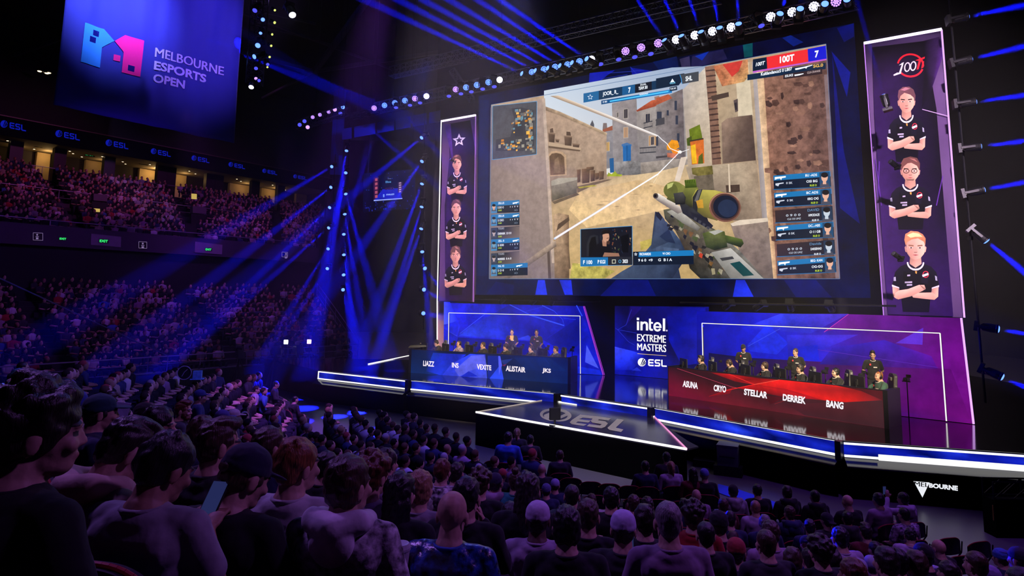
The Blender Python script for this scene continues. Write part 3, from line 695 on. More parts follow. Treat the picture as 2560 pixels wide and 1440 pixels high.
# ================================================================== LED WALLS
def wall_led(name, pl, pts, lab, thick=.25):
    t = root(name, pl.hit(*pts[-1]), 0, lab, 'led wall'); mb = MB(); mb.prism([pl.hit(*p) for p in pts], -pl.n * thick); mb.build('housing', BLACK, t, world=True); return t
a = atz(1507, 938, ZS); LW = Plane(a, a + V((-1, .3, 0)))
a = V((13.4, 18.6, ZS)); RW = Plane(a, a + V((-1, .8, 0)))
a = V((4.67, 29.2, ZS)); CW = Plane(a, a + V((-1, .657, 0)))
def zpx(pl, px, z):
    lo, hi = -400, 2200
    for _ in range(40):
        m_ = (lo + hi) / 2
        if pl.hit(px, m_).z > z: lo = m_
        else: hi = m_
    return (px, lo)
ZB = ZS + .01
# left wall
t = wall_led('led_wall', LW, [(1093, 757), (1459, 765.5), zpx(LW, 1508, ZB), zpx(LW, 1093, ZB)], 'blue LED wall with a slanted magenta right edge, behind the left team desk')
c = Canvas(LW, .02, .0006); g = lambda x, y: (1080 + x * .1797, 740 + y * .1797)
bl = zpx(LW, 1108, ZB); br = zpx(LW, 1507, ZB)
c.poly([(1108, 757), (1459, 765.5), br, bl], None, .45, [S(20, 25, 215), S(8, 14, 165), S(14, 22, 190), S(10, 20, 190)])
c.poly([g(165, 80), g(250, 85), g(390, 420), g(350, 570), g(165, 450)], None, .3, [S(70, 80, 240), S(20, 35, 235), S(16, 30, 230), S(60, 80, 240), S(75, 95, 245)])
c.poly([g(165, 450), g(240, 500), g(360, 570), g(300, 700), g(165, 900)], S(12, 24, 190), .4)
c.poly([g(370, 555), g(930, 120), g(1130, 120), g(1840, 415), g(1560, 620)], None, .5, [S(30, 60, 225), S(10, 14, 150), S(14, 20, 170), S(20, 30, 190), S(10, 14, 150)])
c.poly([g(360, 575), g(1540, 640), g(1750, 1000), g(300, 900)], S(8, 14, 135), .4)
c.poly([g(480, 120), g(1080, 120), g(700, 330), g(500, 440), g(390, 300)], S(8, 20, 205), .5)
c.poly([g(1200, 590), g(1340, 545), g(1420, 620), g(1200, 605)], S(40, 60, 220), .3)
c.poly([g(1560, 620), g(2050, 300), g(2080, 640), g(1900, 800)], S(8, 18, 150), .4)
c.poly([g(2080, 290), g(2120, 320), g(2350, 1010), g(2330, 1030), g(2060, 900)], S(14, 24, 190), .4)
c.poly([g(2150, 680), g(2320, 1010), g(2130, 920)], S(70, 85, 235), .2)
c.poly([g(2030, 980), g(2330, 1030), g(2370, 1100), g(2030, 1078)], S(20, 42, 225), .3)
c.poly([g(100, 420), g(370, 340), g(360, 560)], S(12, 30, 225), .4)
for a_, b_, w_ in (((1080, 120), (1350, 255), 2.2), ((1350, 262), (1840, 412), 3.0), ((1530, 130), (1700, 210), 2), ((1700, 210), (1815, 325), 1.2), ((1815, 325), (1840, 412), .8), ((390, 520), (750, 240), 1.6), ((2010, 130), (2090, 280), 2.5), ((1300, 215), (1540, 150), .7), ((1830, 310), (2000, 330), .7)):
    c.line(g(*a_), g(*b_), w_, S(45, 75, 235))
c.build('picture', LED, t)
tr = (1459, 765.5); br2 = zpx(LW, 1508, ZB)
MG = glow('magenta_led', S(170, 60, 215), .9, sample=False)
strip3 = lambda nm, p, q, w_, m, par: MB().bar(p, q, w_, w_, up=V((0, 1, 0))).build(nm, m, par, world=True)
strip3('edge_strip', LW.hit(*tr, .05), LW.hit(*br2, .05), .05, MG, t); strip3('edge_strip', LW.hit(tr[0] + 3, tr[1], .05), LW.hit(br2[0] + 3.5, br2[1], .05), .02, MG, t)
# centre wall
t = wall_led('led_wall', CW, [(1537, 765), (1772, 767), zpx(CW, 1772, ZB), zpx(CW, 1537, ZB)], 'blue LED wall with white event lettering, between the two desks')
c = Canvas(CW, .02, .0006); g = lambda x, y: (1540 + x * .1944, 750 + y * .1944)
c.poly([(1537, 765), (1772, 767), zpx(CW, 1772, ZB), zpx(CW, 1537, ZB)], None, .5, [S(8, 6, 70), S(10, 12, 120), S(8, 10, 90), S(8, 20, 190)])
c.poly([g(-15, 600), g(150, 640), g(380, 700), g(210, 900), g(-15, 900)], None, .4, [S(60, 70, 240), S(40, 60, 235), S(10, 18, 150), S(14, 26, 190), S(14, 30, 210)])
c.poly([g(200, 905), g(270, 865), g(330, 915)], S(30, 45, 200), .3); c.poly([g(180, 80), g(340, 90), g(130, 320)], S(24, 10, 110), .4)
c.poly([g(650, 100), g(1150, 100), g(1150, 800), g(850, 850), g(680, 520)], None, .4, [S(10, 8, 90), S(14, 20, 160), S(12, 24, 190), S(10, 14, 140), S(10, 20, 170)])
for a_, b_ in (((20, 382), (130, 320)), ((130, 320), (200, 120)), ((20, 382), (265, 425)), ((20, 382), (158, 535)), ((158, 535), (240, 580)), ((20, 382), (-10, 360))): c.line(g(*a_), g(*b_), .9, S(40, 50, 200))
w = S(255, 253, 255)
# 'intel.' drawn with plain strokes
def stk(x0, y0, x1, y1): c.poly([g(x0, y0), g(x1, y0 + (x1 - x0) * .05), g(x1, y1 + (x1 - x0) * .05), g(x0, y1)], w)
stk(267, 227, 297, 258); stk(269, 275, 297, 388); stk(314, 277, 342, 390); stk(384, 312, 412, 392)
c.poly([g(330, 300), g(345, 284), g(366, 276), g(390, 280), g(408, 296), g(412, 320), g(384, 322), g(380, 306), g(364, 300), g(342, 318)], w)
c.poly([g(424, 240), g(450, 241), g(450, 282), g(475, 284), g(475, 306), g(450, 304), g(450, 362), g(458, 372), g(475, 373), g(475, 395), g(450, 396), g(432, 388), g(424, 366)], w)
gx, gy = g(533, 345); c.ring(gx, gy, 10.2, 11.8, 4.9, w, 30, 350, sh=.03); c.poly([g(500, 336), g(586, 340), g(586, 360), g(500, 356)], w)
stk(602, 237, 632, 400); gx, gy = g(653, 393); c.disc(gx, gy, 2.2, 2.3, S(200, 190, 230))
c.text('EXTREME', g(273, 437), g(639, 458), g(640, 552), g(273, 528), w, .03); c.text('MASTERS', g(275, 557), g(643, 575), g(644, 672), g(275, 645), w, .03)
c.line(g(275, 690), g(647, 718), 1.1, S(235, 200, 120))
esl_mark(c, *g(332, 800), 10.2, w, S(10, 10, 60), .05); c.build('picture', LED, t)
# right wall
t = wall_led('led_wall', RW, [(1742, 778), (2401, 795), zpx(RW, 2434, ZB), zpx(RW, 1742, ZB)], 'wide LED wall turning from blue to purple, behind the right team desk')
c = Canvas(RW, .02, .0006); g = lambda x, y: (1520 + x * .40625, 740 + y * .40625)
BLp = zpx(RW, 1742, ZB); BR = zpx(RW, 2434, ZB); mid = lambda px, f: (px, 780 + (px - 1742) * .026 + f * (zpx(RW, px, ZB)[1] - 780))
cols_ = [[S(12, 16, 170), S(12, 18, 190), S(40, 30, 190), S(70, 14, 140), S(92, 12, 120), S(80, 12, 100)], [S(8, 14, 130), S(10, 20, 200), S(14, 24, 205), S(50, 20, 170), S(98, 16, 135), S(108, 14, 128)], [S(6, 6, 60), S(8, 10, 80), S(18, 10, 90), S(40, 10, 95), S(78, 12, 100), S(102, 12, 112)]]
xs = [1742, 1860, 1990, 2130, 2300, 2434]
def gridpt(i, j):
    x = xs[i]; f = (0, .5, 1)[j]
    if i == 5: x = (2401, 2417, 2434)[j]
    y0 = 778 + (x - 1742) * .0258; y1 = zpx(RW, x, ZB)[1]; return (x, y0 + (y1 - y0) * f)
for j in range(2):
    for i in range(5): c.k = 0; c.poly([gridpt(i, j), gridpt(i + 1, j), gridpt(i + 1, j + 1), gridpt(i, j + 1)], None, .3, [cols_[j][i], cols_[j][i + 1], cols_[j + 1][i + 1], cols_[j + 1][i]])
c.poly([g(860, 380), g(2110, 450), g(2230, 760), g(1800, 715), g(620, 600), g(620, 350)], None, .25, [S(10, 10, 75), S(90, 12, 110), S(100, 12, 110), S(70, 12, 95), S(8, 8, 50), S(8, 8, 70)])
c.poly([g(1060, 110), g(1480, 110), g(1250, 230), g(820, 200)], None, .35, [S(50, 60, 240), S(80, 50, 200), S(40, 40, 200), S(16, 26, 190)])
c.poly([g(850, 310), g(980, 170), g(1110, 290), g(1040, 360), g(870, 340)], S(20, 40, 225), .35); c.poly([g(1100, 240), g(1540, 238), g(1320, 330), g(1110, 380)], None, .35, [S(40, 40, 215), S(70, 40, 200), S(30, 24, 180), S(14, 18, 170)])
c.poly([g(1480, 112), g(1920, 125), g(1920, 210), g(1420, 200), g(1330, 220)], None, .3, [S(110, 20, 150), S(90, 10, 120), S(80, 12, 120), S(110, 18, 140), S(110, 20, 160)])
c.poly([g(1770, 290), g(1940, 195), g(1935, 300)], S(95, 45, 205), .2); c.poly([g(1380, 320), g(1700, 270), g(1990, 370), g(2030, 450), g(1300, 420)], None, .35, [S(40, 20, 170), S(60, 24, 180), S(90, 20, 160), S(80, 16, 130), S(30, 12, 120)])
c.poly([g(1120, 320), g(1290, 300), g(1300, 400), g(1130, 385)], S(14, 26, 195), .4)
c.line(g(1330, 222), g(1480, 112), 1.2, S(210, 60, 180)); c.line(g(1290, 330), g(2030, 440), 1.0, S(90, 40, 180)); c.line(g(860, 310), g(1060, 200), 1.0, S(60, 80, 230))
c.build('picture', LED, t)
# light frames standing in front of the walls
def light_frame(pl, tl, tr_, bl_, br_, lab, w_=.024):
    t = root('lit_arch', pl.hit(*bl_, .16), 0, lab, 'light arch'); P = [pl.hit(*q, .16) for q in (bl_, tl, tr_, br_)]
    for a_, b_, nm in ((P[0], P[1], 'upright'), (P[1], P[2], 'top_bar'), (P[2], P[3], 'upright')): strip3(nm, a_, b_, w_, WHITELED, t)
    mb = MB()
    for a_, b_ in ((P[0], P[1]), (P[1], P[2]), (P[2], P[3])): mb.bar(a_ - pl.n * .06, b_ - pl.n * .06, w_ * 1.6, w_ * 1.2, up=V((0, 1, 0)))
    mb.build('carrier', BLACK, t, world=True)
light_frame(LW, (1122, 782), (1450, 790), zpx(LW, 1120, ZB), zpx(LW, 1451, ZB), 'thin white light frame standing before the left LED wall')
light_frame(RW, (1755, 808), (2350, 833), zpx(RW, 1759, ZB), zpx(RW, 2366, ZB), 'thin white light frame standing before the purple LED wall')
# white light strip on the deck, left of the blue desk
a = atz(921, 910, ZS + .02); b = atz(1022, 889, ZS + .02); tag(MB().bar(a, b, .05, .04).build('light_strip', WHITELED), 'white light strip lying on the deck left of the blue desk', 'light strip')

# ================================================================== BIG SCREEN
SB = atz(1223, 697, 5.45); SBr = atz(2099, 697, 5.45); SP = Plane(SB, SBr)
outer = [(1197, 240), (2135, 58), (2177, 745), (1190, 737)]
inner_ = [(1228, 262), (2065, 110), (2099, 697), (1223, 697)]
t = root('surround_screen', SP.hit(1197, 740), 0, 'dark blue LED surround with angular shards, framing the giant game screen', 'led screen')
mb = MB(); mb.prism([SP.hit(*p, -.35) for p in outer], SP.n * .25); mb.build('housing', BLACK, t, world=True)
c = Canvas(SP, -.09, .0004)
c.poly(outer, None, .5, [S(3, 10, 52), S(3, 6, 42), S(2, 8, 55), S(3, 14, 62)])
g5 = lambda x, y: (1400 + x * .3516, y * .3516)
for pts, q, tx in (([(1930, 365), (2065, 515), (2040, 690)], S(8, 20, 135), .3), ([(1970, 200), (2088, 165), (2090, 260), (2020, 300)], S(5, 12, 95), .3), ([(210, 520), (390, 500), (330, 540), (240, 620), (205, 600)], S(14, 26, 165), .4), ([(500, 480), (660, 505), (620, 570), (520, 560)], S(10, 18, 130), .4), ([(940, 400), (1160, 350), (1190, 420), (930, 490)], S(28, 26, 70), .4), ([(850, 420), (920, 400), (930, 490), (870, 500)], S(50, 44, 82), .3), ([(1300, 320), (1370, 305), (1370, 400), (1310, 410)], S(4, 70, 80), .4), ([(1580, 270), (1640, 250), (1730, 300), (1660, 330)], S(8, 30, 120), .4), ([(660, 440), (830, 400), (850, 500), (720, 520)], S(6, 22, 80), .5), ([(960, 400), (1060, 365), (1010, 430)], S(10, 40, 150), .3)):
    c.poly([g5(*p) for p in pts], q, tx)
for a_, b_ in (((340, 520), (600, 500)), ((500, 475), (600, 590)), ((300, 560), (480, 530)), ((300, 560), (220, 640)), ((520, 560), (690, 500))): c.line(g5(*a_), g5(*b_), .9, S(40, 60, 190))
for pts, q in (([(1345, 700), (1362, 700), (1368, 737), (1338, 737)], S(26, 50, 225)), ([(1398, 700), (1428, 700), (1432, 737), (1412, 737)], S(24, 46, 225)), ([(1240, 704), (1285, 712), (1282, 737), (1215, 735)], S(6, 18, 90)), ([(1840, 700), (1862, 700), (1884, 742), (1832, 742)], S(22, 44, 215)), ([(1540, 700), (1620, 700), (1640, 740), (1500, 740)], S(6, 16, 110)), ([(1960, 700), (2040, 700), (2080, 744), (1990, 743)], S(6, 14, 90)), ([(1200, 250), (1222, 250), (1218, 690), (1194, 690)], S(3, 24, 75)), ([(2080, 130), (2110, 380), (2150, 560), (2100, 520)], S(8, 14, 110))): c.poly(pts, q, .3)
c.build('picture', LED, t)

t = root('game_screen', SP.hit(1223, 697), 0, 'giant bright screen showing a first-person shooter view down a sandy alley', 'screen')
mb = MB(); mb.prism([SP.hit(*p, -.05) for p in inner_], SP.n * .05); mb.build('housing', BLACK, t, world=True)
A = lambda x, y: (1200 + x * .44444, 80 + y * .44444)
B = lambda x, y: (1640 + x * .44444, 80 + y * .44444)
c = Canvas(SP, .004, .0003)
def pa(pts, q, tx=0.0, cols=None): c.poly([A(*p) for p in pts], q, tx, cols)
def pb(pts, q, tx=0.0, cols=None): c.poly([B(*p) for p in pts], q, tx, cols)
c.poly(inner_, S(178, 150, 122), .15)
pa([(360, 330), (1080, 200), (1300, 190), (1300, 800), (360, 800)], None, 0, [S(196, 208, 222), S(150, 168, 195), S(150, 160, 180), S(200, 200, 200), S(225, 222, 218)])
# far chimneys and distant houses
pa([(620, 520), (632, 495), (642, 520), (642, 560), (620, 545)], S(80, 80, 90)); pa([(690, 540), (693, 512), (713, 512), (718, 560), (690, 560)], S(120, 105, 105)); pa([(688, 550), (748, 525), (748, 560), (700, 575)], S(150, 85, 65))
pa([(705, 560), (748, 552), (752, 760), (710, 770)], None, .2, [S(140, 135, 140)] * 2 + [S(125, 122, 128)] * 2)
pa([(742, 402), (880, 370), (900, 800), (752, 800)], None, .22, [S(150, 140, 140), S(136, 126, 126), S(120, 114, 118), S(142, 136, 138)])
pa([(880, 445), (1080, 380), (1160, 370), (1160, 800), (893, 800)], None, .2, [S(150, 140, 136), S(160, 150, 145), S(150, 142, 138), S(128, 122, 124), S(118, 114, 118)])
pa([(878, 442), (965, 385), (1080, 358), (1090, 388), (884, 448)], None, .3, [S(160, 75, 52), S(190, 95, 62), S(185, 92, 62), S(160, 72, 50), S(140, 62, 45)]); pa([(980, 365), (1008, 358), (1010, 378), (984, 384)], S(150, 120, 110))
for x0, y0, x1, y1, q in ((810, 436, 830, 486, S(60, 55, 62)), (808, 538, 832, 595, S(178, 140, 110)), (932, 462, 956, 508, S(50, 50, 62)), (998, 446, 1024, 490, S(44, 56, 84)), (950, 585, 992, 640, S(180, 140, 100)), (1002, 575, 1030, 625, S(150, 130, 120)), (962, 592, 978, 636, S(60, 55, 62)), (706, 622, 728, 670, S(190, 150, 90)), (770, 455, 778, 480, S(80, 76, 80))):
    pa([(x0 - 3, y0 - 3), (x1 + 3, y0 - 6), (x1 + 3, y1 + 1), (x0 - 3, y1 + 4)], S(172, 160, 152)); pa([(x0, y0), (x1, y0 - 3), (x1, y1 - 3), (x0, y1)], q); pa([((x0 + x1) / 2 - 1, y0), ((x0 + x1) / 2 + 1, y0), ((x0 + x1) / 2 + 1, y1), ((x0 + x1) / 2 - 1, y1)], S(120, 110, 108))
for x0, y0, x1 in ((920, 510, 970), (988, 494, 1042), (898, 650, 1080)): pa([(x0, y0), (x1, y0 - 12), (x1, y0 - 6), (x0, y0 + 6)], S(60, 60, 68)); pa([(x0, y0 + 28), (x1, y0 + 16), (x1, y0 + 21), (x0, y0 + 34)], S(60, 60, 68)); [pa([(x, y0), (x + 1.5, y0), (x + 1.5, y0 + 28), (x, y0 + 28)], S(64, 62, 68)) for x in range(x0 + 4, x1, 9)]
pa([(796, 632), (826, 622), (852, 632), (854, 640), (798, 644)], S(70, 110, 160)); pa([(803, 640), (849, 636), (849, 724), (805, 728)], S(38, 98, 160), .15); pa([(825, 638), (828, 638), (828, 726), (825, 726)], S(20, 60, 110)); pa([(728, 712), (752, 708), (754, 790), (732, 792)], S(36, 88, 140))
pb([(0, 385), (150, 320), (165, 760), (0, 790)], None, .3, [S(140, 130, 128), S(112, 100, 102), S(92, 84, 90), S(120, 114, 118)]); pb([(0, 372), (70, 350), (92, 372), (0, 412)], S(170, 84, 58), .3)
for x0, y0, x1, y1 in ((5, 448, 32, 490), (104, 386, 118, 440), (110, 470, 124, 520), (0, 580, 12, 640), (118, 570, 132, 620), (60, 440, 72, 470)): pb([(x0, y0), (x1, y0), (x1, y1), (x0, y1)], S(54, 58, 74))
pb([(0, 490), (48, 480), (48, 518), (0, 528)], S(70, 68, 74)); pb([(0, 700), (100, 690), (100, 700), (0, 712)], S(70, 66, 70))
pa([(755, 732), (900, 722), (903, 802), (762, 808)], None, .4, [S(150, 145, 145), S(130, 126, 126), S(100, 98, 100), S(112, 110, 112)]); pa([(903, 735), (1080, 715), (1190, 710), (1190, 790), (905, 803)], None, .3, [S(160, 148, 140)] * 3 + [S(130, 120, 112)] * 2)
# sandy ground
c.poly([A(405, 958), A(545, 905), A(712, 828), A(900, 800), B(0, 788), B(180, 745), B(330, 900), B(640, 1388), A(380, 1388)], None, .16, [S(176, 148, 116), S(190, 160, 124), S(172, 148, 120), S(206, 180, 142), S(216, 188, 148), S(190, 165, 130), S(180, 150, 110), S(176, 148, 96), S(196, 164, 110)])
pa([(560, 900), (900, 830), (1080, 880), (1080, 990), (600, 1100), (500, 1000)], None, .2, [S(205, 172, 128)] * 3 + [S(222, 188, 138)] * 3)
pa([(545, 868), (700, 832), (745, 828), (640, 862), (548, 905)], S(112, 92, 76), .2); pa([(405, 955), (545, 905), (560, 915), (420, 968)], S(100, 84, 70), .2)
pa([(715, 812), (722, 790), (740, 800), (760, 782), (772, 798), (800, 802), (796, 812)], S(150, 160, 50), .3); pa([(550, 872), (640, 860), (660, 866), (560, 880)], S(165, 150, 60), .3)
rnd = random.Random(5)
for i in range(46):
    x = rnd.uniform(520, 1250); y = rnd.uniform(850, 1330); w_ = rnd.uniform(14, 60); q = rnd.choice((S(188, 156, 114), S(228, 196, 146), S(172, 142, 104))); pa([(x, y), (x + w_ * .5, y - 4), (x + w_, y), (x + w_ * .5, y + 3)], q, .3)
pa([(520, 1300), (640, 1310), (760, 1345), (700, 1388), (505, 1388)], S(178, 166, 84), .4); pa([(900, 1180), (1010, 1150), (985, 1200), (905, 1230)], S(186, 166, 84), .3)
# left building with niche and ledge
pa([(366, 428), (712, 575), (712, 828), (545, 850), (405, 958), (380, 900)], None, .2, [S(172, 144, 124), S(176, 150, 130), S(150, 126, 108), S(150, 124, 104), S(134, 112, 96), S(140, 118, 104)])
pa([(366, 418), (450, 448), (715, 568), (712, 584), (450, 470), (366, 440)], None, .3, [S(150, 124, 104), S(190, 162, 134), S(196, 170, 140), S(160, 136, 112), S(140, 116, 96), S(128, 106, 90)])
pa([(385, 618), (570, 652), (566, 664), (385, 640)], S(182, 156, 132)); pa([(385, 640), (566, 664), (560, 672), (386, 652)], S(98, 78, 66))
pa([(386, 690), (400, 672), (430, 668), (462, 674), (485, 694), (488, 806), (394, 812)], S(182, 150, 122), .2); pa([(390, 700), (404, 684), (430, 680), (456, 686), (474, 704), (478, 800), (396, 806)], None, .3, [S(96, 74, 60)] * 4 + [S(120, 92, 74)] * 3); pa([(420, 720), (440, 700), (455, 790), (415, 795)], S(130, 104, 84), .3)
for x, y, w_, h in ((384, 568, 38, 50), (474, 585, 44, 52), (520, 628, 40, 18), (424, 602, 22, 16)): pa([(x, y), (x + w_, y + 4), (x + w_ - 4, y + h + 4), (x + 3, y + h)], None, .2, [S(104, 82, 70), S(84, 64, 56), S(66, 52, 46), S(90, 70, 60)]); pa([(x - 2, y - 2), (x + w_ + 2, y + 2), (x + w_, y + 9), (x, y + 5)], S(128, 104, 88))
pa([(394, 545), (410, 540), (414, 566), (394, 566)], S(92, 72, 62)); pa([(486, 560), (508, 562), (512, 584), (486, 582)], S(80, 62, 54))
for x, y, w_, h in ((545, 775, 22, 72), (572, 770, 46, 82), (598, 760, 44, 20), (620, 780, 28, 62), (645, 795, 26, 36), (668, 785, 30, 48)): pa([(x, y), (x + w_, y - 3), (x + w_ - 3, y + h - 5), (x + 3, y + h)], None, .25, [S(128, 96, 78), S(96, 72, 60), S(66, 50, 44), S(88, 68, 58)])
pa([(400, 838), (440, 822), (548, 818), (545, 905), (406, 952)], None, .25, [S(140, 128, 114), S(150, 138, 122), S(136, 124, 108), S(92, 84, 74), S(84, 76, 68)]); pa([(400, 838), (440, 822), (548, 818), (546, 832), (402, 866)], S(168, 158, 142), .2)
# near left pillar
pa([(60, 425), (366, 372), (392, 800), (425, 1388), (50, 1388)], None, .16, [S(138, 118, 112), S(168, 146, 136), S(158, 138, 130), S(132, 116, 112), S(112, 98, 98)])
pa([(350, 376), (366, 372), (392, 800), (420, 1300), (404, 1300)], S(186, 164, 150), .2)
pa([(412, 1030), (440, 1018), (500, 1030), (502, 1388), (420, 1388)], None, .35, [S(170, 140, 112), S(186, 154, 124), S(120, 92, 72), S(96, 74, 58), S(120, 96, 78)]); pa([(440, 1080), (500, 1040), (503, 1060), (430, 1120)], S(78, 60, 50), .3)
pa([(330, 1235), (425, 1172), (430, 1205), (250, 1330), (160, 1388), (120, 1388)], None, .3, [S(150, 130, 118), S(176, 152, 134), S(110, 94, 86), S(100, 88, 82), S(96, 84, 80), S(120, 106, 98)]); pa([(378, 1240), (392, 1230), (400, 1388), (384, 1388)], S(84, 70, 66)); pa([(500, 1210), (510, 1330), (500, 1335)], S(100, 80, 64))
# right side
pb([(150, 325), (285, 192), (300, 190), (330, 745), (180, 760)], None, .16, [S(176, 164, 156), S(206, 192, 176), S(200, 184, 164), S(190, 168, 142), S(170, 150, 130)])
pb([(330, 190), (545, 165), (580, 720), (372, 745), (345, 400)], None, .16, [S(190, 168, 140), S(180, 158, 132), S(170, 146, 120), S(150, 130, 108), S(176, 152, 124)]); pb([(445, 180), (520, 170), (545, 470), (462, 480)], S(206, 190, 164), .12)
pb([(275, 195), (330, 188), (345, 400), (366, 742), (316, 748), (300, 480)], None, .25, [S(132, 98, 84), S(140, 104, 86), S(150, 112, 90), S(130, 96, 80), S(112, 84, 72), S(124, 92, 78)])
for i in range(17): y = 215 + i * 31; pb([(279 + i * 2.4, y), (333 + i * 2.0, y - 7), (335 + i * 2.0, y + 2), (281 + i * 2.4, y + 8)], S(74, 54, 50), .3)
pb([(310, 360), (408, 338), (410, 364), (316, 388)], S(76, 60, 54)); pb([(436, 385), (460, 375), (462, 445), (446, 452)], S(88, 74, 74)); pb([(440, 400), (454, 395), (456, 436), (446, 440)], S(50, 44, 50))
pb([(322, 192), (516, 154), (522, 248), (495, 280), (440, 292), (372, 306)], None, .5, [S(180, 104, 72), S(196, 130, 90), S(214, 164, 110), S(210, 160, 104), S(206, 150, 98), S(176, 110, 76)]); pb([(374, 182), (488, 160), (466, 220), (428, 252)], S(196, 58, 52), .2)
pb([(368, 512), (400, 486), (470, 474), (541, 466), (562, 722), (376, 740)], None, .2, [S(136, 112, 98), S(150, 124, 108), S(120, 96, 84), S(88, 70, 64), S(76, 60, 56), S(110, 90, 80)])
pb([(166, 756), (420, 742), (565, 722), (600, 1060), (430, 1060), (320, 900), (210, 905)], None, .22, [S(170, 152, 132), S(182, 162, 138), S(160, 138, 116), S(142, 122, 104), S(120, 104, 90), S(120, 104, 90), S(132, 116, 102)])
pb([(200, 765), (316, 752), (322, 800), (250, 815), (205, 800)], S(110, 100, 52), .5); pb([(212, 812), (318, 800), (330, 900), (222, 900)], S(104, 92, 78), .3); pb([(392, 862), (470, 858), (472, 898), (396, 905)], S(74, 58, 50), .3); pb([(405, 742), (412, 742), (420, 900), (410, 900)], S(210, 190, 166))
pb([(540, 168), (565, 164), (640, 1200), (600, 1100), (575, 720)], None, .1, [S(166, 156, 158), S(180, 168, 166), S(170, 158, 156), S(140, 130, 130), S(150, 140, 140)])
pb([(562, 164), (606, 158), (690, 1388), (650, 1388)], None, .3, [S(222, 188, 152), S(200, 160, 124), S(170, 128, 98), S(226, 186, 140)])
pb([(600, 158), (962, 100), (1036, 1388), (680, 1388)], None, .48, [S(140, 100, 84), S(104, 74, 68), S(92, 66, 62), S(122, 84, 68)])
for i in range(60):
    x = rnd.uniform(610, 950); y = rnd.uniform(250, 1350); w_ = rnd.uniform(16, 60); h = rnd.uniform(10, 40); q = rnd.choice((S(84, 58, 52), S(150, 110, 92), S(66, 46, 44), S(128, 92, 78)))
    if x + w_ < 955 + y * .04: pb([(x, y), (x + w_ * .7, y - 5), (x + w_, y + h * .5), (x + w_ * .6, y + h), (x + 3, y + h * .8)], q, .4)
pb([(945, 240), (965, 238), (1036, 1388), (1010, 1388)], S(128, 106, 108), .2)
pb([(418, 1078), (470, 1060), (628, 1046), (660, 1388), (520, 1388)], None, .25, [S(140, 120, 108), S(150, 130, 118), S(150, 132, 122), S(100, 86, 80), S(110, 94, 86)]); pb([(418, 1078), (470, 1058), (628, 1045), (632, 1066), (430, 1092)], S(214, 196, 176), .15)
# doll, flowers
pb([(186, 548), (246, 520), (258, 580), (262, 604), (192, 612)], S(104, 118, 34), .3); pb([(172, 600), (200, 585), (204, 640), (176, 640)], S(70, 84, 30), .3); pb([(192, 616), (268, 600), (272, 738), (202, 746)], S(204, 104, 44), .35); pb([(196, 640), (222, 630), (230, 738), (204, 742)], S(232, 178, 38), .2); pb([(240, 700), (262, 680), (266, 740), (236, 742)], S(80, 90, 34), .3); pb([(188, 610), (266, 596), (268, 604), (190, 618)], S(60, 50, 40))
pb([(60, 640), (88, 606), (122, 612), (132, 648), (104, 664), (62, 664)], S(232, 148, 34), .3); pb([(84, 662), (130, 660), (118, 690), (96, 684)], S(226, 132, 40), .2); pb([(62, 680), (120, 684), (110, 710), (64, 704)], S(190, 110, 86), .3)
pb([(140, 706), (176, 700), (134, 840), (104, 838)], S(214, 196, 180), .1)
# tracer and cable lines
c.poly([A(394, 360), A(440, 357), A(762, 482), A(1000, 580), A(996, 590), A(744, 494)], None, 0, [S(150, 124, 104), S(222, 200, 176), S(226, 214, 202), S(250, 246, 246), S(196, 180, 172), S(150, 128, 112)])
c.lines([A(1000, 582), A(1024, 606), A(1052, 628), B(80, 655), B(132, 676)], 1.6, S(250, 248, 255))
c.line(A(420, 1162), A(1000, 800), 2.6, S(244, 240, 255), 3.4); c.line(A(420, 1162), A(820, 912), 5.5, S(214, 206, 222), 5); c.line(A(420, 1162), A(1000, 800), 2.4, S(255, 255, 255), 3.0); c.line(A(1000, 800), B(136, 672), 2.6, S(248, 246, 255), 1.6); c.line(A(975, 850), A(1005, 800), 1, S(240, 220, 190)); c.disc(*A(421, 1162), 2.5, 2.5, S(190, 210, 255))
c.disc(*B(134, 675), 5, 4, S(255, 250, 240)); c.line(B(128, 680), B(186, 660), 1.4, S(240, 236, 235))
# hands and sleeves
pa([(735, 1388), (800, 1345), (880, 1300), (940, 1225), (985, 1170), (1080, 1160), (1130, 1388)], None, .2, [S(60, 72, 96), S(64, 78, 104), S(60, 74, 100), S(56, 68, 94), S(60, 76, 102), S(44, 54, 80), S(38, 46, 70)])
pb([(0, 1080), (10, 1040), (60, 1068), (112, 1140), (168, 1210), (150, 1300), (90, 1388), (0, 1388)], None, .25, [S(70, 86, 112), S(84, 100, 128), S(70, 86, 112), S(58, 74, 100), S(34, 44, 66), S(30, 38, 60), S(36, 44, 66), S(50, 62, 88)])
pa([(985, 1010), (1012, 1020), (1035, 1050), (1060, 1100), (1090, 1170), (960, 1225)], None, .2, [S(40, 46, 62), S(70, 80, 104), S(60, 70, 94), S(52, 62, 86), S(40, 50, 74), S(56, 68, 92)]); pa([(988, 1014), (1006, 1012), (1026, 1044), (1016, 1062), (990, 1034)], S(26, 28, 36))
pb([(20, 1150), (70, 1110), (110, 1190), (60, 1180)], S(36, 46, 70), .2); pb([(40, 1210), (130, 1220), (120, 1260), (50, 1250)], S(72, 88, 116), .2)
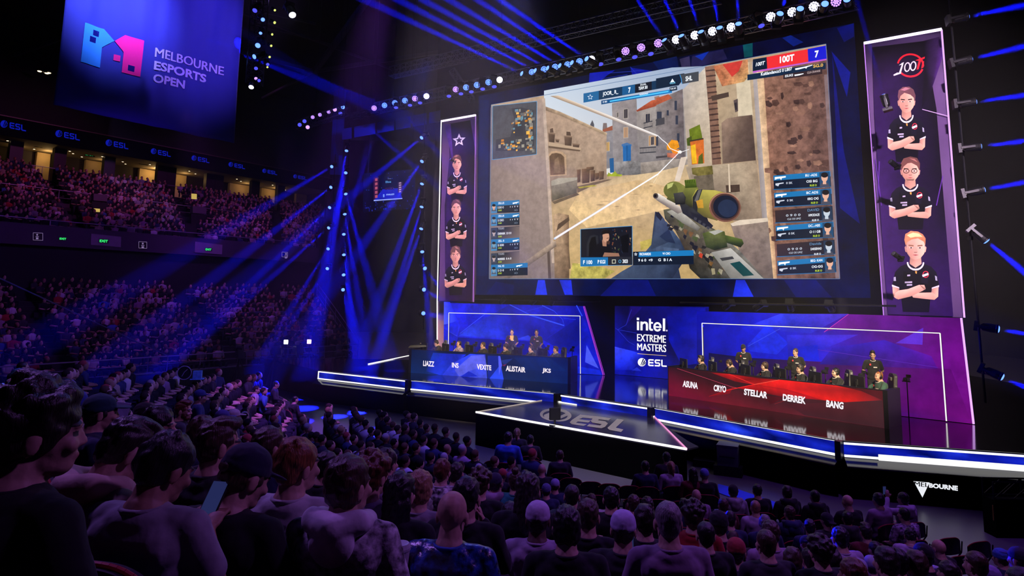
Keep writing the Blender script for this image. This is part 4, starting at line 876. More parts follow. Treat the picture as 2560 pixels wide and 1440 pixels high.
# rifle
pb([(42, 1000), (118, 985), (200, 1040), (330, 1110), (470, 1230), (612, 1388), (250, 1388), (190, 1330), (165, 1230), (110, 1120), (50, 1050)], None, .4, [S(84, 82, 60), S(120, 114, 88), S(104, 96, 70), S(60, 56, 44), S(120, 118, 108), S(96, 92, 86), S(36, 36, 34), S(44, 42, 36), S(60, 50, 38), S(74, 66, 48), S(60, 58, 44)])
for i in range(34):
    u = rnd.random(); x = 70 + u * 300 + rnd.uniform(-10, 30); y = 1040 + u * 290 + rnd.uniform(-30, 50); pb([(x, y), (x + rnd.uniform(10, 30), y + 8), (x + rnd.uniform(6, 22), y + rnd.uniform(18, 40)), (x - 6, y + 14)], rnd.choice((S(150, 142, 120), S(40, 38, 28), S(110, 78, 44), S(70, 80, 40), S(30, 30, 30))), .3)
pb([(60, 1010), (120, 990), (205, 1062), (250, 1100), (232, 1120), (150, 1075)], None, .2, [S(150, 146, 134), S(196, 190, 178), S(176, 170, 158), S(120, 116, 104), S(90, 86, 78), S(110, 106, 96)])
pb([(0, 912), (14, 908), (142, 985), (160, 1010), (122, 1022), (0, 944)], None, .08, [S(226, 216, 206), S(240, 230, 218), S(210, 196, 184), S(170, 156, 146), S(110, 100, 96), S(120, 108, 104)]); c.disc(*A(988, 922), 6.5, 7, S(70, 62, 62)); c.disc(*A(986, 922), 3.5, 4, S(20, 18, 20))
pb([(0, 1010), (12, 1018), (34, 1046), (24, 1056), (0, 1034)], S(34, 34, 40))
# mount rings, scope
pb([(130, 960), (190, 940), (215, 900), (240, 905), (300, 1080), (280, 1100), (150, 1020)], None, .2, [S(50, 50, 52), S(60, 60, 62), S(70, 68, 66), S(40, 40, 42), S(34, 34, 36), S(30, 30, 32), S(40, 40, 42)])
pb([(96, 845), (130, 846), (168, 870), (186, 905), (178, 950), (120, 970), (60, 940)], None, .12, [S(150, 150, 84), S(150, 146, 80), S(120, 116, 60), S(90, 88, 46), S(60, 58, 36), S(50, 50, 34), S(84, 84, 50)])
c.disc(*B(98, 888), 25, 21, S(120, 122, 60), .12, rot=-.2); c.disc(*B(84, 892), 17, 19, S(96, 98, 50), .12); pb([(62, 856), (100, 846), (90, 870), (64, 884)], S(182, 184, 112), .1)
pb([(160, 834), (222, 826), (230, 876), (166, 890)], None, .2, [S(84, 104, 34), S(104, 124, 40), S(50, 64, 24), S(40, 50, 22)]); [pb([(164 + i * 10, 832), (168 + i * 10, 832), (170 + i * 10, 850), (166 + i * 10, 850)], S(50, 62, 24)) for i in range(6)]
pb([(160, 878), (236, 874), (240, 910), (200, 990), (160, 962)], None, .15, [S(112, 116, 54), S(120, 122, 56), S(90, 90, 46), S(44, 44, 34), S(50, 50, 36)])
pb([(98, 908), (150, 900), (168, 930), (162, 968), (110, 972)], None, .15, [S(60, 60, 62), S(74, 72, 72), S(44, 44, 46), S(24, 24, 26), S(30, 30, 32)])
pb([(225, 886), (330, 890), (395, 905), (345, 1062), (270, 1040), (206, 990), (202, 930)], None, .1, [S(170, 160, 74), S(190, 176, 84), S(160, 146, 66), S(104, 92, 46), S(90, 82, 40), S(96, 90, 44), S(140, 132, 62)])
pb([(206, 930), (232, 888), (262, 884), (236, 960), (232, 1014), (206, 990)], S(40, 40, 42), .2); pb([(238, 890), (256, 886), (232, 960), (216, 950)], S(96, 94, 96)); pb([(225, 950), (262, 940), (268, 990), (235, 990)], S(190, 140, 50), .2)
c.disc(*B(388, 986), 40, 36.5, S(122, 80, 66), .1, rot=.25, n=36); c.disc(*B(390, 985), 36, 33, S(74, 50, 48), .1, rot=.25, n=36); c.disc(*B(392, 984), 31.5, 29, S(26, 30, 46), 0, rot=.25, n=36); c.disc(*B(402, 992), 24, 22, S(38, 48, 74), .1, rot=.25, n=30); c.ring(*B(388, 986), 39.5, 36, 1.4, S(186, 134, 112), 180, 330)
pb([(190, 1010), (262, 1034), (322, 1090), (310, 1106), (220, 1060)], S(36, 36, 40), .2)
for i in range(4): pb([(216 + i * 24, 1040 + i * 17), (232 + i * 24, 1046 + i * 17), (226 + i * 24, 1062 + i * 17), (212 + i * 24, 1054 + i * 17)], S(64, 64, 68))
pb([(262, 1132), (330, 1112), (386, 1122), (402, 1210), (330, 1228), (282, 1210)], None, .3, [S(84, 96, 34), S(110, 116, 60), S(84, 92, 34), S(40, 48, 22), S(36, 40, 20), S(50, 58, 26)]); pb([(296, 1124), (350, 1112), (380, 1120), (330, 1142)], S(170, 168, 158), .1)
pb([(388, 1142), (430, 1152), (484, 1166), (494, 1190), (476, 1212), (398, 1186)], None, .1, [S(70, 86, 30), S(96, 112, 42), S(84, 100, 36), S(50, 60, 22), S(30, 36, 16), S(44, 52, 22)])
pb([(310, 1240), (420, 1215), (606, 1388), (420, 1388)], None, .12, [S(140, 138, 130), S(190, 186, 178), S(160, 156, 150), S(110, 108, 104)]); pb([(416, 1302), (470, 1290), (552, 1368), (490, 1374)], S(22, 66, 66), .1); pb([(358, 1272), (430, 1262), (440, 1276), (372, 1288)], S(60, 60, 58)); pb([(248, 1240), (264, 1250), (258, 1274), (240, 1262)], S(196, 66, 40), .2); pb([(310, 1330), (330, 1330), (334, 1362), (316, 1366)], S(150, 140, 110), .2)
# HUD: map
pa([(71, 416), (320, 390), (318, 688), (69, 719)], S(72, 74, 82), .2); c.lines([A(71, 416), A(320, 390), A(318, 688), A(69, 719), A(71, 416)], 1.1, S(70, 150, 200))
mr = random.Random(11); OR_ = (S(214, 142, 40), S(236, 178, 74), S(120, 120, 116), S(150, 146, 132), S(92, 96, 98), S(190, 120, 36), S(90, 140, 160))
def blob(n, fx, fy, s0, s1):
    for _ in range(n):
        x = mr.uniform(*fx); y = mr.uniform(*fy); w_ = mr.uniform(s0, s1); h = mr.uniform(s0, s1); pa([(x, y + 2), (x + w_, y), (x + w_, y + h), (x, y + h + 2)], mr.choice(OR_))
pa([(176, 430), (235, 425), (300, 440), (305, 640), (240, 670), (88, 668), (90, 604), (170, 590), (196, 500)], S(52, 54, 62)); blob(26, (190, 290), (432, 480), 8, 20); blob(22, (250, 290), (480, 600), 8, 22); blob(34, (90, 296), (600, 660), 8, 20); blob(10, (175, 235), (500, 560), 6, 14); blob(7, (196, 226), (480, 530), 6, 18)
pa([(196, 530), (240, 530), (244, 585), (196, 588)], S(46, 48, 58))
# HUD: left cards
NAVY = S(14, 26, 46); CBL = S(24, 112, 172); W = S(240, 246, 255); SKN = S(214, 160, 132); LIME = S(190, 220, 50)
def face(x, y, k, f, tone, hair=S(22, 18, 22)):
    c.poly([f(x - 14 * k, y + 36 * k), f(x - 9 * k, y + 25 * k), f(x + 9 * k, y + 25 * k), f(x + 15 * k, y + 36 * k)], S(70, 72, 88)); c.poly([f(x - 4 * k, y + 18 * k), f(x + 4 * k, y + 18 * k), f(x + 5 * k, y + 29 * k), f(x - 5 * k, y + 29 * k)], tone)
    cx_, cy_ = f(x, y + 10 * k); c.disc(cx_, cy_, 4.1 * k, 5.6 * k, tone, 0, 14); hx, hy = f(x, y + 3 * k); c.disc(hx, hy, 4.5 * k, 3.4 * k, hair, 0, 12)
for i, (y, lit, nm, st_) in enumerate(((950, 1, 'ZELLUS', 'S DO O'), (1022, 1, 'ZELUS', 'S OSO'), (1097, 0, 'TOUKS', 'DERREK  D 0 0'), (1162, 1, 'ZELL. IS', 'S 030'), (1240, 0, 'TOUKS', 'REEEES  0 A 0'), (1304, 1, 'PAL XS', 'S O 0'))):
    x1 = 222 if i < 5 else 268; h = 64
    pa([(62, y + 6), (x1, y - 6), (x1, y + h), (62, y + h + 6)], NAVY)
    if lit: pa([(62, y + 6), (x1, y - 6), (x1, y + 20), (62, y + 30)], CBL)
    if i in (2, 4): pa([(62, y + 6), (150, y), (222, y - 4), (222, y + h), (62, y + h + 6)], None, 0, [S(30, 34, 52), S(30, 34, 50), S(110, 96, 96), S(120, 104, 100), S(24, 30, 50)])
    pa([(62, y + 32 if lit else y + 8), (96, y + 30 if lit else y + 6), (96, y + h + 3), (62, y + h + 6)], S(60, 130, 180) if lit else S(44, 60, 84)); face(78, y + 22, 1.0, A, SKN if i in (0,) else (S(180, 160, 160) if i in (2, 4) else S(120, 150, 170)))
    f_ = lambda px, py, w_, hh, s_, q, sl=-.06: c.label(s_, *A(px, py), w_ * .444, hh * .444, q, sl, .02)
    f_(102, y + 8 if lit else y + 4, 34, 11, nm, W if lit else S(170, 176, 190)); f_(100, y + 32, 34 if lit else 76, 12, st_, W); f_(102, y + 50, 20, 8, 'ZUEE', LIME)
    if lit:
        gx = 184 if i < 5 else 204; pa([(gx, y + 10), (gx + 34, y + 4), (gx + 34, y + 8), (gx + 22, y + 12), (gx + 20, y + 18), (gx + 16, y + 13), (gx + 4, y + 18), (gx, y + 17)], W)
        f_(168, y + 30, 48, 8, '? 1 T T', W); f_(194, y + 48, 18, 9, 'IO', S(120, 140, 160))
# HUD: right cards
for i, (y, lit, nm, st_) in enumerate(((786, 1, 'BU -ADS', 'OSI BG'), (884, 1, 'BC ADS', '0SG OG'), (982, 0, 'DAVID', 'HMODAZE'), (1070, 1, 'DC..-ABS', 'O I I GB'), (1172, 0, 'Davids', 'DARSIENNO'), (1266, 1, 'BEG- KAN', 'OG-GG'))):
    x0 = 660 + (y - 786) * .046; x1 = 980 + (y - 786) * .062; h = 92 if lit else 84
    pb([(x0, y + 22), (x1, y - 4), (x1 + 5, y + h - 6), (x0 + 4, y + h + 12 - (y - 786) * .018)], NAVY if lit else S(20, 26, 44), 0, None if lit else [S(60, 44, 46), S(20, 28, 46), S(16, 24, 44), S(50, 40, 46)])
    if lit: pb([(x0, y + 22), (x1, y - 4), (x1 + 2, y + 26), (x0 + 2, y + 50)], CBL)
    pb([(x0, y + h + 6), (x1 + 5, y + h - 10), (x1 + 5, y + h - 6), (x0, y + h + 11)], S(40, 100, 150))
    pb([(x1 - 62, y + (4 if lit else 2)), (x1 - 4, y), (x1 + 2, y + h - 8), (x1 - 58, y + h - 4)], S(26, 70, 108) if lit else S(32, 52, 78)); face(x1 - 32, y + 12, 2.0, B, S(222, 170, 146) if i in (0, 1, 3, 5) else S(190, 200, 212))
    f_ = lambda px, py, w_, hh, s_, q, sl=-.06: c.label(s_, *B(px, py), w_ * .444, hh * .444, q, sl, .02)
    f_(x1 - 140, y + 14, 66, 14, nm, W if lit else S(90, 130, 170)); f_(x1 - 134, y + 48 if lit else y + 42, 62, 14, st_, W); f_(x1 - 114, y + 72, 38, 11, 'RUE O', LIME if lit else W)
    if lit:
        gx = x0 + 8; gy = y + 30; pb([(gx, gy), (gx + 62, gy - 6), (gx + 62, gy + 2), (gx + 40, gy + 6), (gx + 36, gy + 18), (gx + 30, gy + 8), (gx + 14, gy + 10), (gx, gy + 16)], W); pb([(gx + 4, y + 66), (gx + 50, y + 60), (gx + 50, y + 66), (gx + 26, y + 70), (gx + 20, y + 82), (gx + 4, y + 76)], S(200, 206, 220)); f_(x0 + 72, y + 58, 36, 12, '0 5K', S(200, 206, 220))
    else: f_(x0 + 62, y + 44, 82, 13, '0 9 0 0', S(190, 200, 215)); f_(x0 + 70, y + 66, 76, 10, 'CLE OS UMZ', S(190, 200, 215))
# HUD: top bar
pa([(582, 346), (1110, 252), (1110, 300), (582, 398)], S(22, 52, 84)); pa([(582, 346), (668, 331), (668, 382), (582, 398)], S(28, 96, 150)); pa([(800, 308), (872, 296), (872, 344), (800, 356)], S(28, 86, 138)); pa([(872, 296), (966, 278), (966, 326), (872, 344)], S(24, 26, 38))
c.star(*A(620, 366), 7.5, .28, W); c.label('JOOR_ R_', *A(690, 338), 39, 12.5, W, -.17, .03); c.label('7', *A(834, 312), 6, 14, W, -.15, .04); c.label('DUAL', *A(902, 292), 15, 5, W, -.17, .02); c.label('TEAM 301', *A(892, 309), 22, 8, W, -.17, .03); c.label('S', *A(990, 281), 5.5, 13.5, W, -.15, .04)
pb([(0, 262), (160, 232), (150, 270), (128, 300), (0, 318)], S(20, 36, 58)); pb([(80, 284), (92, 262), (104, 280)], W); c.label('VALOR', *B(76, 284), 15, 4.5, S(120, 200, 230), -.15, .03); pb([(136, 240), (240, 222), (240, 276), (148, 292)], S(66, 70, 78)); c.label('SHL', *B(166, 250), 17, 12.5, W, -.17, .03); c.lines([B(134, 240), B(142, 262), B(146, 292)], 1.6, S(60, 150, 220))
pa([(682, 386), (1080, 322), (1080, 342), (682, 408)], None, 0, [S(20, 70, 120), S(30, 130, 200), S(30, 120, 190), S(20, 70, 120)]); pa([(730, 386), (1060, 330), (1060, 338), (730, 394)], S(80, 190, 240)); c.label('O IBS', *A(690, 390), 11, 4, W, -.16, .02); c.label('RUNDUNCS', *A(898, 348), 21, 3.8, W, -.16, .03); pb([(76, 312), (118, 304), (120, 326), (78, 334)], S(30, 46, 66)); c.label('TUE XM', *B(80, 316), 14, 4, W, -.15, .02)
# HUD: top right
pb([(545, 154), (622, 141), (626, 206), (544, 221)], S(14, 30, 52)); pb([(622, 141), (853, 96), (857, 166), (626, 208)], S(232, 46, 52)); pb([(853, 96), (955, 76), (959, 150), (857, 168)], S(24, 28, 200)); c.label('100T', *B(696, 138), 36.5, 17, W, -.185, .04); c.label('7', *B(893, 106), 10, 17.5, W, -.15, .04); c.label('100T', *B(560, 172), 22, 10, W, -.2, .03, 2)
pb([(545, 221), (959, 150), (959, 158), (545, 230)], S(190, 90, 200)); pb([(514, 240), (955, 172), (955, 208), (514, 272)], S(18, 40, 66)); c.label('Kultlandancs:S 0 LB07', *B(590, 228), 78, 8.5, W, -.18, .03); pb([(782, 205), (830, 196), (880, 184), (880, 188), (850, 198), (846, 206), (836, 202), (800, 212), (784, 214)], W); c.label('SG.0', *B(884, 184), 25, 8, S(230, 180, 90), -.14, .03)
pb([(716, 238), (935, 206), (935, 236), (716, 266)], S(50, 36, 40)); c.label('ESUKE', *B(726, 242), 20, 6, W, -.16, .02); pb([(778, 240), (830, 232), (830, 236), (806, 244), (780, 248)], W); c.label('CLE-CRANGE', *B(850, 224), 33, 5, S(190, 170, 170), -.16, .02)
# HUD: player camera
pa([(566, 1110), (856, 1091), (857, 1268), (566, 1270)], S(20, 22, 34)); c.lines([A(566, 1110), A(856, 1091), A(857, 1310), A(566, 1318), A(566, 1110)], 1.2, S(60, 140, 200))
for i in range(44): x = rnd.uniform(740, 850); y = rnd.uniform(1108, 1240); pa([(x, y), (x + rnd.uniform(2, 10), y), (x + 5, y + rnd.uniform(3, 14))], rnd.choice((S(120, 70, 50), S(60, 80, 40), S(150, 130, 100), S(40, 60, 90), S(20, 24, 34))))
pa([(600, 1262), (600, 1190), (618, 1148), (640, 1140), (664, 1146), (668, 1262)], S(36, 38, 46)); pa([(612, 1262), (614, 1190), (628, 1156), (650, 1150), (664, 1262)], S(14, 15, 20)); pa([(622, 1262), (640, 1205), (676, 1184), (720, 1190), (738, 1225), (742, 1266)], S(18, 18, 24)); pa([(684, 1150), (710, 1150), (712, 1206), (690, 1204)], S(170, 122, 100)); c.disc(*A(708, 1152), 8.6, 14, S(196, 146, 120)); pa([(686, 1140), (684, 1118), (712, 1108), (732, 1120), (734, 1134), (708, 1134)], S(26, 20, 20)); pa([(712, 1176), (732, 1176), (728, 1196), (712, 1192)], S(70, 48, 42)); c.ring(*A(704, 1145), 14, 16, 2, S(30, 32, 40), 160, 300); c.disc(*A(682, 1158), 4, 8, S(34, 36, 46)); pa([(712, 1160), (724, 1157), (724, 1160), (712, 1163)], S(30, 22, 22)); pa([(790, 1150), (836, 1136), (834, 1240), (800, 1240)], S(10, 12, 18)); pa([(700, 1240), (780, 1244), (786, 1262), (690, 1264)], S(150, 108, 88))
pa([(566, 1268), (720, 1267), (720, 1312), (566, 1317)], S(26, 108, 168)); pa([(720, 1267), (857, 1264), (857, 1310), (720, 1312)], S(36, 38, 48)); c.label('F 100', *A(580, 1284), 23, 10, W, -.01, .03); c.label('P KGI', *A(662, 1282), 19, 9.5, W, -.01, .03); pa([(742, 1280), (764, 1279), (764, 1302), (742, 1303)], S(190, 190, 170)); pa([(746, 1284), (760, 1283), (760, 1298), (746, 1299)], S(40, 40, 46)); c.ring(*A(787, 1290), 3.4, 4, 1, S(90, 180, 230)); c.label('303', *A(802, 1279), 13, 9.5, W, -.01, .03)
pa([(860, 1236), (1202, 1228), (1202, 1306), (860, 1312)], S(16, 26, 44)); pa([(892, 1238), (1160, 1228), (1202, 1228), (1202, 1258), (892, 1266)], S(24, 116, 180)); c.star(*A(876, 1250), 4.5, .5, W); c.label('RICHARDS', *A(898, 1242), 28, 6.5, W, -.01, .035); c.label('VI CIIO', *B(36, 1240), 20, 5.5, W, -.01, .03); c.label('9 6 0  <9', *A(890, 1276), 36, 7, W, -.01, .02); c.label('G  B I A', *A(1002, 1274), 35, 7, W, -.01, .02)
c.lines([inner_[0], inner_[1], inner_[2], inner_[3], inner_[0]], 1.2, S(90, 120, 160))
c.build('picture', attr_mat('screen_picture', True, 1.2, scale=3.6), t)
# dark framing behind screen and walls (stage house)
o_ = MB().box((-4.5, 36, 0), (24, 36.3, 20)).build('wall_stage', ROOFM); structure(o_)
mb = MB(); P = [SP.hit(x, y, -.6) for x, y in ((1193, 742), (2180, 750))]
# ================================================================== PORTRAIT BANNERS
def portrait(c, cx, y, u, kx, hair, style, glasses=False, sl=0.0, tone=(214, 158, 138), badge=S(200, 40, 60)):
    def P(a, b): return (cx + a * u * kx, y + b * u + sl * a * u * kx)
    def po(pts, q, tx=0.0, cols=None): c.poly([P(*p) for p in pts], q, tx, cols)
    tn = lambda k: S(*[min(255, v * k) for v in tone]); J = S(26, 24, 44); J2 = S(14, 12, 28); Wt = S(210, 205, 220)
    po([(-.34, 1.18), (-.62, 1.28), (-.84, 1.5), (-.97, 2.02), (-.66, 2.12), (-.6, 2.4), (-.52, 3.0), (.56, 3.0), (.62, 2.4), (.66, 2.1), (.98, 2.0), (.86, 1.5), (.64, 1.28), (.34, 1.18), (0, 1.34)], None, 0, [S(30, 28, 52), S(34, 30, 56), S(26, 24, 46), S(22, 20, 40), J2, J2, S(20, 10, 40), S(20, 10, 40), J2, J2, S(24, 22, 44), S(28, 26, 50), S(34, 30, 56), S(30, 28, 52), J])
    po([(-.5, 1.45), (-.2, 1.6), (-.3, 1.9), (-.52, 1.8)], J2, .2); po([(.2, 1.5), (.55, 1.5), (.5, 1.95), (.25, 1.9)], S(32, 30, 56), .2)
    po([(-.21, .8), (.21, .8), (.25, 1.18), (0, 1.33), (-.25, 1.18)], None, 0, [tn(.62), tn(.8), tn(.92), tn(.95), tn(.75)])
    for i in range(10):
        t0 = math.pi * (i / 10); t1 = math.pi * ((i + 1) / 10); po([(-.30 * math.cos(t0), 1.12 + .25 * math.sin(t0)), (-.30 * math.cos(t1), 1.12 + .25 * math.sin(t1)), (-.36 * math.cos(t1), 1.13 + .31 * math.sin(t1)), (-.36 * math.cos(t0), 1.13 + .31 * math.sin(t0))], Wt)
    # arms crossed
    for s in (-1, 1):
        po([(s * .97, 1.98), (s * .67, 2.08), (s * .67, 2.14), (s * .97, 2.05)], Wt)
        po([(s * .95, 2.05), (s * .68, 2.12), (s * .62, 2.4), (s * .78, 2.52), (s * .93, 2.42)], None, 0, [tn(1.0), tn(.72), tn(.7), tn(.85), tn(1.05)])
    po([(.93, 2.42), (.78, 2.54), (.5, 2.52), (-.1, 2.46), (-.16, 2.36), (.1, 2.28), (.7, 2.26)], None, 0, [tn(1.0), tn(.85), tn(.8), tn(.86), tn(.9), tn(1.05), tn(.95)])
    po([(-.94, 2.38), (-.72, 2.54), (-.2, 2.42), (.3, 2.2), (.42, 2.12), (.36, 1.98), (.14, 1.98), (-.3, 2.14), (-.7, 2.2)], None, 0, [tn(1.05), tn(.8), tn(.75), tn(.85), tn(.8), tn(1.0), tn(1.05), tn(1.1), tn(1.05)])
    for k in range(3): po([(.18 + k * .07, 1.99 + k * .035), (.2 + k * .07, 1.98 + k * .035), (.32 + k * .04, 2.1 + k * .03), (.3 + k * .04, 2.12 + k * .03)], tn(.6))
    # head
    po([(-.4, .5), (-.45, .56), (-.42, .72), (-.36, .76)], tn(.8)); po([(.4, .5), (.45, .56), (.42, .72), (.36, .76)], tn(.95))
    po([(-.36, .30), (-.38, .6), (-.34, .8), (-.2, .97), (0, 1.03), (.2, .97), (.35, .8), (.39, .6), (.36, .28), (0, .06)], None, 0, [tn(.8), tn(.85), tn(.72), tn(.76), tn(.92), tn(1.0), tn(1.08), tn(1.12), tn(1.05), tn(1.0)])
    hc = S(*hair); h2 = S(*[min(255, v * 1.5 + 12) for v in hair])
    if style == 'sweep': po([(-.38, .56), (-.44, .36), (-.4, .12), (-.18, -.02), (.14, -.03), (.36, .1), (.46, .34), (.42, .6), (.36, .42), (.2, .3), (-.1, .22), (-.3, .34)], hc, .2); po([(-.3, .1), (-.05, 0), (.2, .05), (-.1, .14)], h2, .2)
    elif style == 'part': po([(-.4, .56), (-.44, .3), (-.3, .06), (0, -.02), (.3, .04), (.44, .26), (.42, .56), (.36, .48), (.3, .36), (.05, .24), (-.12, .26), (-.3, .40)], hc, .2); po([(-.05, .05), (.2, .08), (.34, .22), (.1, .12)], h2, .2)
    elif style == 'fringe': po([(-.4, .66), (-.44, .3), (-.26, .04), (.05, -.03), (.34, .06), (.46, .34), (.42, .66), (.36, .5), (.26, .42), (.02, .22), (-.04, .4), (-.28, .4)], hc, .2); po([(-.1, .02), (.12, .04), (.3, .2), (.05, .16)], h2, .2)
    else: po([(-.4, .5), (-.46, .28), (-.42, .06), (-.2, -.06), (.1, -.04), (.3, .06), (.42, .22), (.4, .5), (.34, .34), (.1, .22), (-.15, .26), (-.34, .36)], hc, .3); po([(-.36, .1), (-.1, .0), (.15, .04), (.3, .16), (.0, .16), (-.2, .2)], h2, .3)
    dk_ = S(26, 18, 22)
    for s in (-1, 1):
        po([(s * .08, .48), (s * .28, .46), (s * .3, .50), (s * .08, .52)], dk_ if style != 'blond' else S(120, 84, 60)); po([(s * .1, .575), (s * .18, .55), (s * .26, .575), (s * .18, .6)], S(225, 215, 215)); po([(s * .15, .555), (s * .21, .555), (s * .21, .6), (s * .15, .6)], dk_)
        if glasses: c.ring(*P(s * .18, .58), .14 * u * kx, .1 * u, .025 * u, dk_)
    if glasses: po([(-.06, .56), (.06, .56), (.06, .58), (-.06, .58)], dk_)
    po([(-.02, .56), (.03, .56), (.09, .74), (-.08, .74)], tn(.9)); po([(-.08, .73), (.09, .73), (.05, .765), (-.05, .765)], tn(.6)); po([(-.13, .845), (0, .825), (.13, .845), (0, .88)], S(168, 84, 84)); po([(-.13, .845), (.13, .845), (.0, .855)], S(90, 40, 46))
    if glasses or style == 'sweep2': po([(-.2, .9), (.2, .9), (.14, .99), (-.14, .99)], tn(.6))
    # badges on the shirt
    c.ring(*P(.42, 1.58), .13 * u * kx, .13 * u, .03 * u, badge); po([(.27, 1.6), (.52, 1.52), (.54, 1.6), (.3, 1.68)], S(220, 210, 225))
    for a, b, w_ in ((-.34, 1.6, .12), (-.44, 1.86, .3), (-.36, 1.96, .22)): po([(a, b), (a + w_, b - .01), (a + w_, b + .05), (a, b + .06)], S(170, 165, 190))
    po([(-.9, 1.7), (-.82, 1.68), (-.8, 1.84), (-.9, 1.84)], S(150, 150, 175)); po([(.8, 1.62), (.88, 1.66), (.9, 1.82), (.82, 1.8)], S(150, 150, 175)); po([(-.02, 1.46), (.06, 1.46), (.05, 1.56), (0, 1.54)], S(230, 150, 70))
def deepen(c):                                   # the ink of the dark grounds is near black
    for i in range(0, len(c.c), 4):
        if max(c.c[i:i + 3]) < .06:
            for k in range(3): c.c[i + k] *= .42
BANM = attr_mat('banner_print', False, rough=.75, scale=2.0)
PURB = S(58, 24, 96); PURD = S(26, 12, 48)
def fold_sheet(pl, tl, tr, br, bl, amp, nx=24, nz=60, seed=0.0):
    A_, B_, C_, D_ = [pl.hit(*p) for p in (tl, tr, br, bl)]; vs = []; fs = []
    for j in range(nz + 1):
        for i in range(nx + 1):
            u = i / nx; w = j / nz; p = A_.lerp(B_, u).lerp(D_.lerp(C_, u), w)
            vs.append(tuple(p - pl.n * (.03 + amp * (0.5 + 0.5 * noise.noise(V((u * 2.5 + seed, w * 4, seed))))) ))
    for j in range(nz):
        for i in range(nx): k = j * (nx + 1) + i; fs.append((k, k + 1, k + nx + 2, k + nx + 1))
    me = bpy.data.meshes.new('fabric'); me.from_pydata(vs, [], fs); return me
VIOL = glow('violet_led', (0.62, 0.25, 1.0), 1.1)
VWHITE = glow('violet_white_led', (0.86, 0.72, 1.0), 2.0)
fabm = mat('violet_fabric', (0.07, 0.025, 0.13), .7, noise_amt=.35, noise_scale=1.2, bump=.3)
# left banner
a = V((-2.39, 28.5, 0)); LB = Plane(a, a + V((-1, .655, 0)))
t = root('player_banner', LB.hit(1140, 753), 0, 'tall purple banner of three dark-shirted people under a white star, left of the screen', 'banner')
ob = link('fabric', fold_sheet(LB, (1104, 300), (1190, 289), (1183, 755), (1094, 752), .12, seed=1), fabm, None, True)
unparented_world(ob, t)
c = Canvas(LB, .01, .00022); g = lambda x, y: (1080 + x * .3333, 280 + y * .3333)
c.poly([g(125, 90), g(290, 60), g(330, 330), g(318, 760), g(300, 1415), g(100, 1415), g(95, 700), g(130, 350)], None, .25, [S(30, 14, 56), S(24, 12, 46), S(24, 12, 46), S(20, 10, 44), S(34, 14, 66), S(44, 20, 84), S(32, 14, 60), S(40, 18, 76)])
c.star(*g(203, 212), 17, .48, S(225, 225, 232), -.1)
c.poly([g(90, 90), g(140, 90), g(158, 340), g(150, 350)], None, .3, [S(90, 50, 150), S(110, 66, 170), S(60, 30, 110), S(60, 30, 110)]); c.poly([g(285, 50), g(322, 50), g(322, 260)], S(70, 36, 120), .3)
portrait(c, *g(187, 322), 39, .66, (96, 66, 66), 'sweep', sl=-.05); portrait(c, *g(181, 655), 39.5, .69, (92, 62, 62), 'part', sl=-.05); portrait(c, *g(176, 1005), 41, .70, (104, 72, 70), 'fringe', sl=-.03)
deepen(c); c.build('print', BANM, t)
strip3('top_light', LB.hit(1103, 303, .08), LB.hit(1189, 288, .08), .07, VWHITE, t)
strip3('side_light', LB.hit(1103, 305, .05), LB.hit(1093, 752, .05), .045, WHITELED, t); strip3('side_light', LB.hit(1189, 290, .02), LB.hit(1183, 755, .02), .02, VIOL, t)
MB().bar(LB.hit(1103, 299, 0), LB.hit(1189, 284, 0), .1, .1).build('top_bar', BLACKMETAL, t, world=True)
# curtain and strip that carry the edge line down to the deck
a_, b_ = zpx(LW, 1093, ZB), zpx(LW, 1109, ZB)
t2 = root('edge_curtain', LW.hit(*a_), 0, 'narrow mauve curtain with a white light strip at the left end of the LED wall', 'curtain')
mb = MB(); mb.prism([LW.hit(1094, 752, .1), LW.hit(1110, 755, .1), LW.hit(*b_, .1), LW.hit(*a_, .1)], LW.n * .03); mb.build('cloth', mat('mauve_cloth', (.30, .16, .34), .8, noise_amt=.3, noise_scale=3), t2, world=True)
strip3('light_strip', LW.hit(1093, 750, .16), LW.hit(*a_, .16), .05, WHITELED, t2)
# right banner
RB = Plane(atz(2209, 788, 4.3), atz(2410, 794, 4.3))
t = root('player_banner', RB.hit(2310, 790), 0, 'tall purple banner of three dark-shirted people under a red ring emblem, right of the screen', 'banner')
ob = link('fabric', fold_sheet(RB, (2160, 106), (2354, 72), (2411, 794), (2209, 788), .15, 30, 70, 4), fabm, None, True); unparented_world(ob, t)
c = Canvas(RB, .01, .00022); g = lambda x, y: (2130 + x * .5276, 60 + y * .5278)
c.poly([g(95, 110), g(345, 80), g(400, 400), g(440, 900), g(480, 1385), g(170, 1375), g(130, 850), g(105, 400)], None, .25, [S(40, 20, 60), S(18, 10, 30), S(20, 10, 36), S(22, 12, 44), S(40, 14, 78), S(50, 20, 90), S(34, 16, 64), S(40, 18, 70)])
c.poly([g(340, 80), g(415, 60), g(435, 140), g(370, 330), g(330, 400), g(345, 200)], None, .35, [S(20, 10, 34), S(60, 34, 90), S(84, 40, 130), S(24, 12, 44), S(16, 8, 30), S(16, 8, 30)])
c.line(g(333, 404), g(457, 437), 1.6, S(190, 160, 220))
for a_, b_ in (((110, 640), (140, 860)), ((430, 720), (400, 860)), ((130, 650), (122, 820))): c.line(g(*a_), g(*b_), 2.5, S(84, 44, 140))
RED = S(225, 30, 48); x, y = g(277, 196); c.ring(x, y, 34, 30, 4.5, RED, 190, 335); c.ring(x, y, 34, 30, 4.5, RED, 20, 145); c.ring(x, y, 34, 30, 4.5, RED, 335, 365)
Wb = S(215, 215, 220)
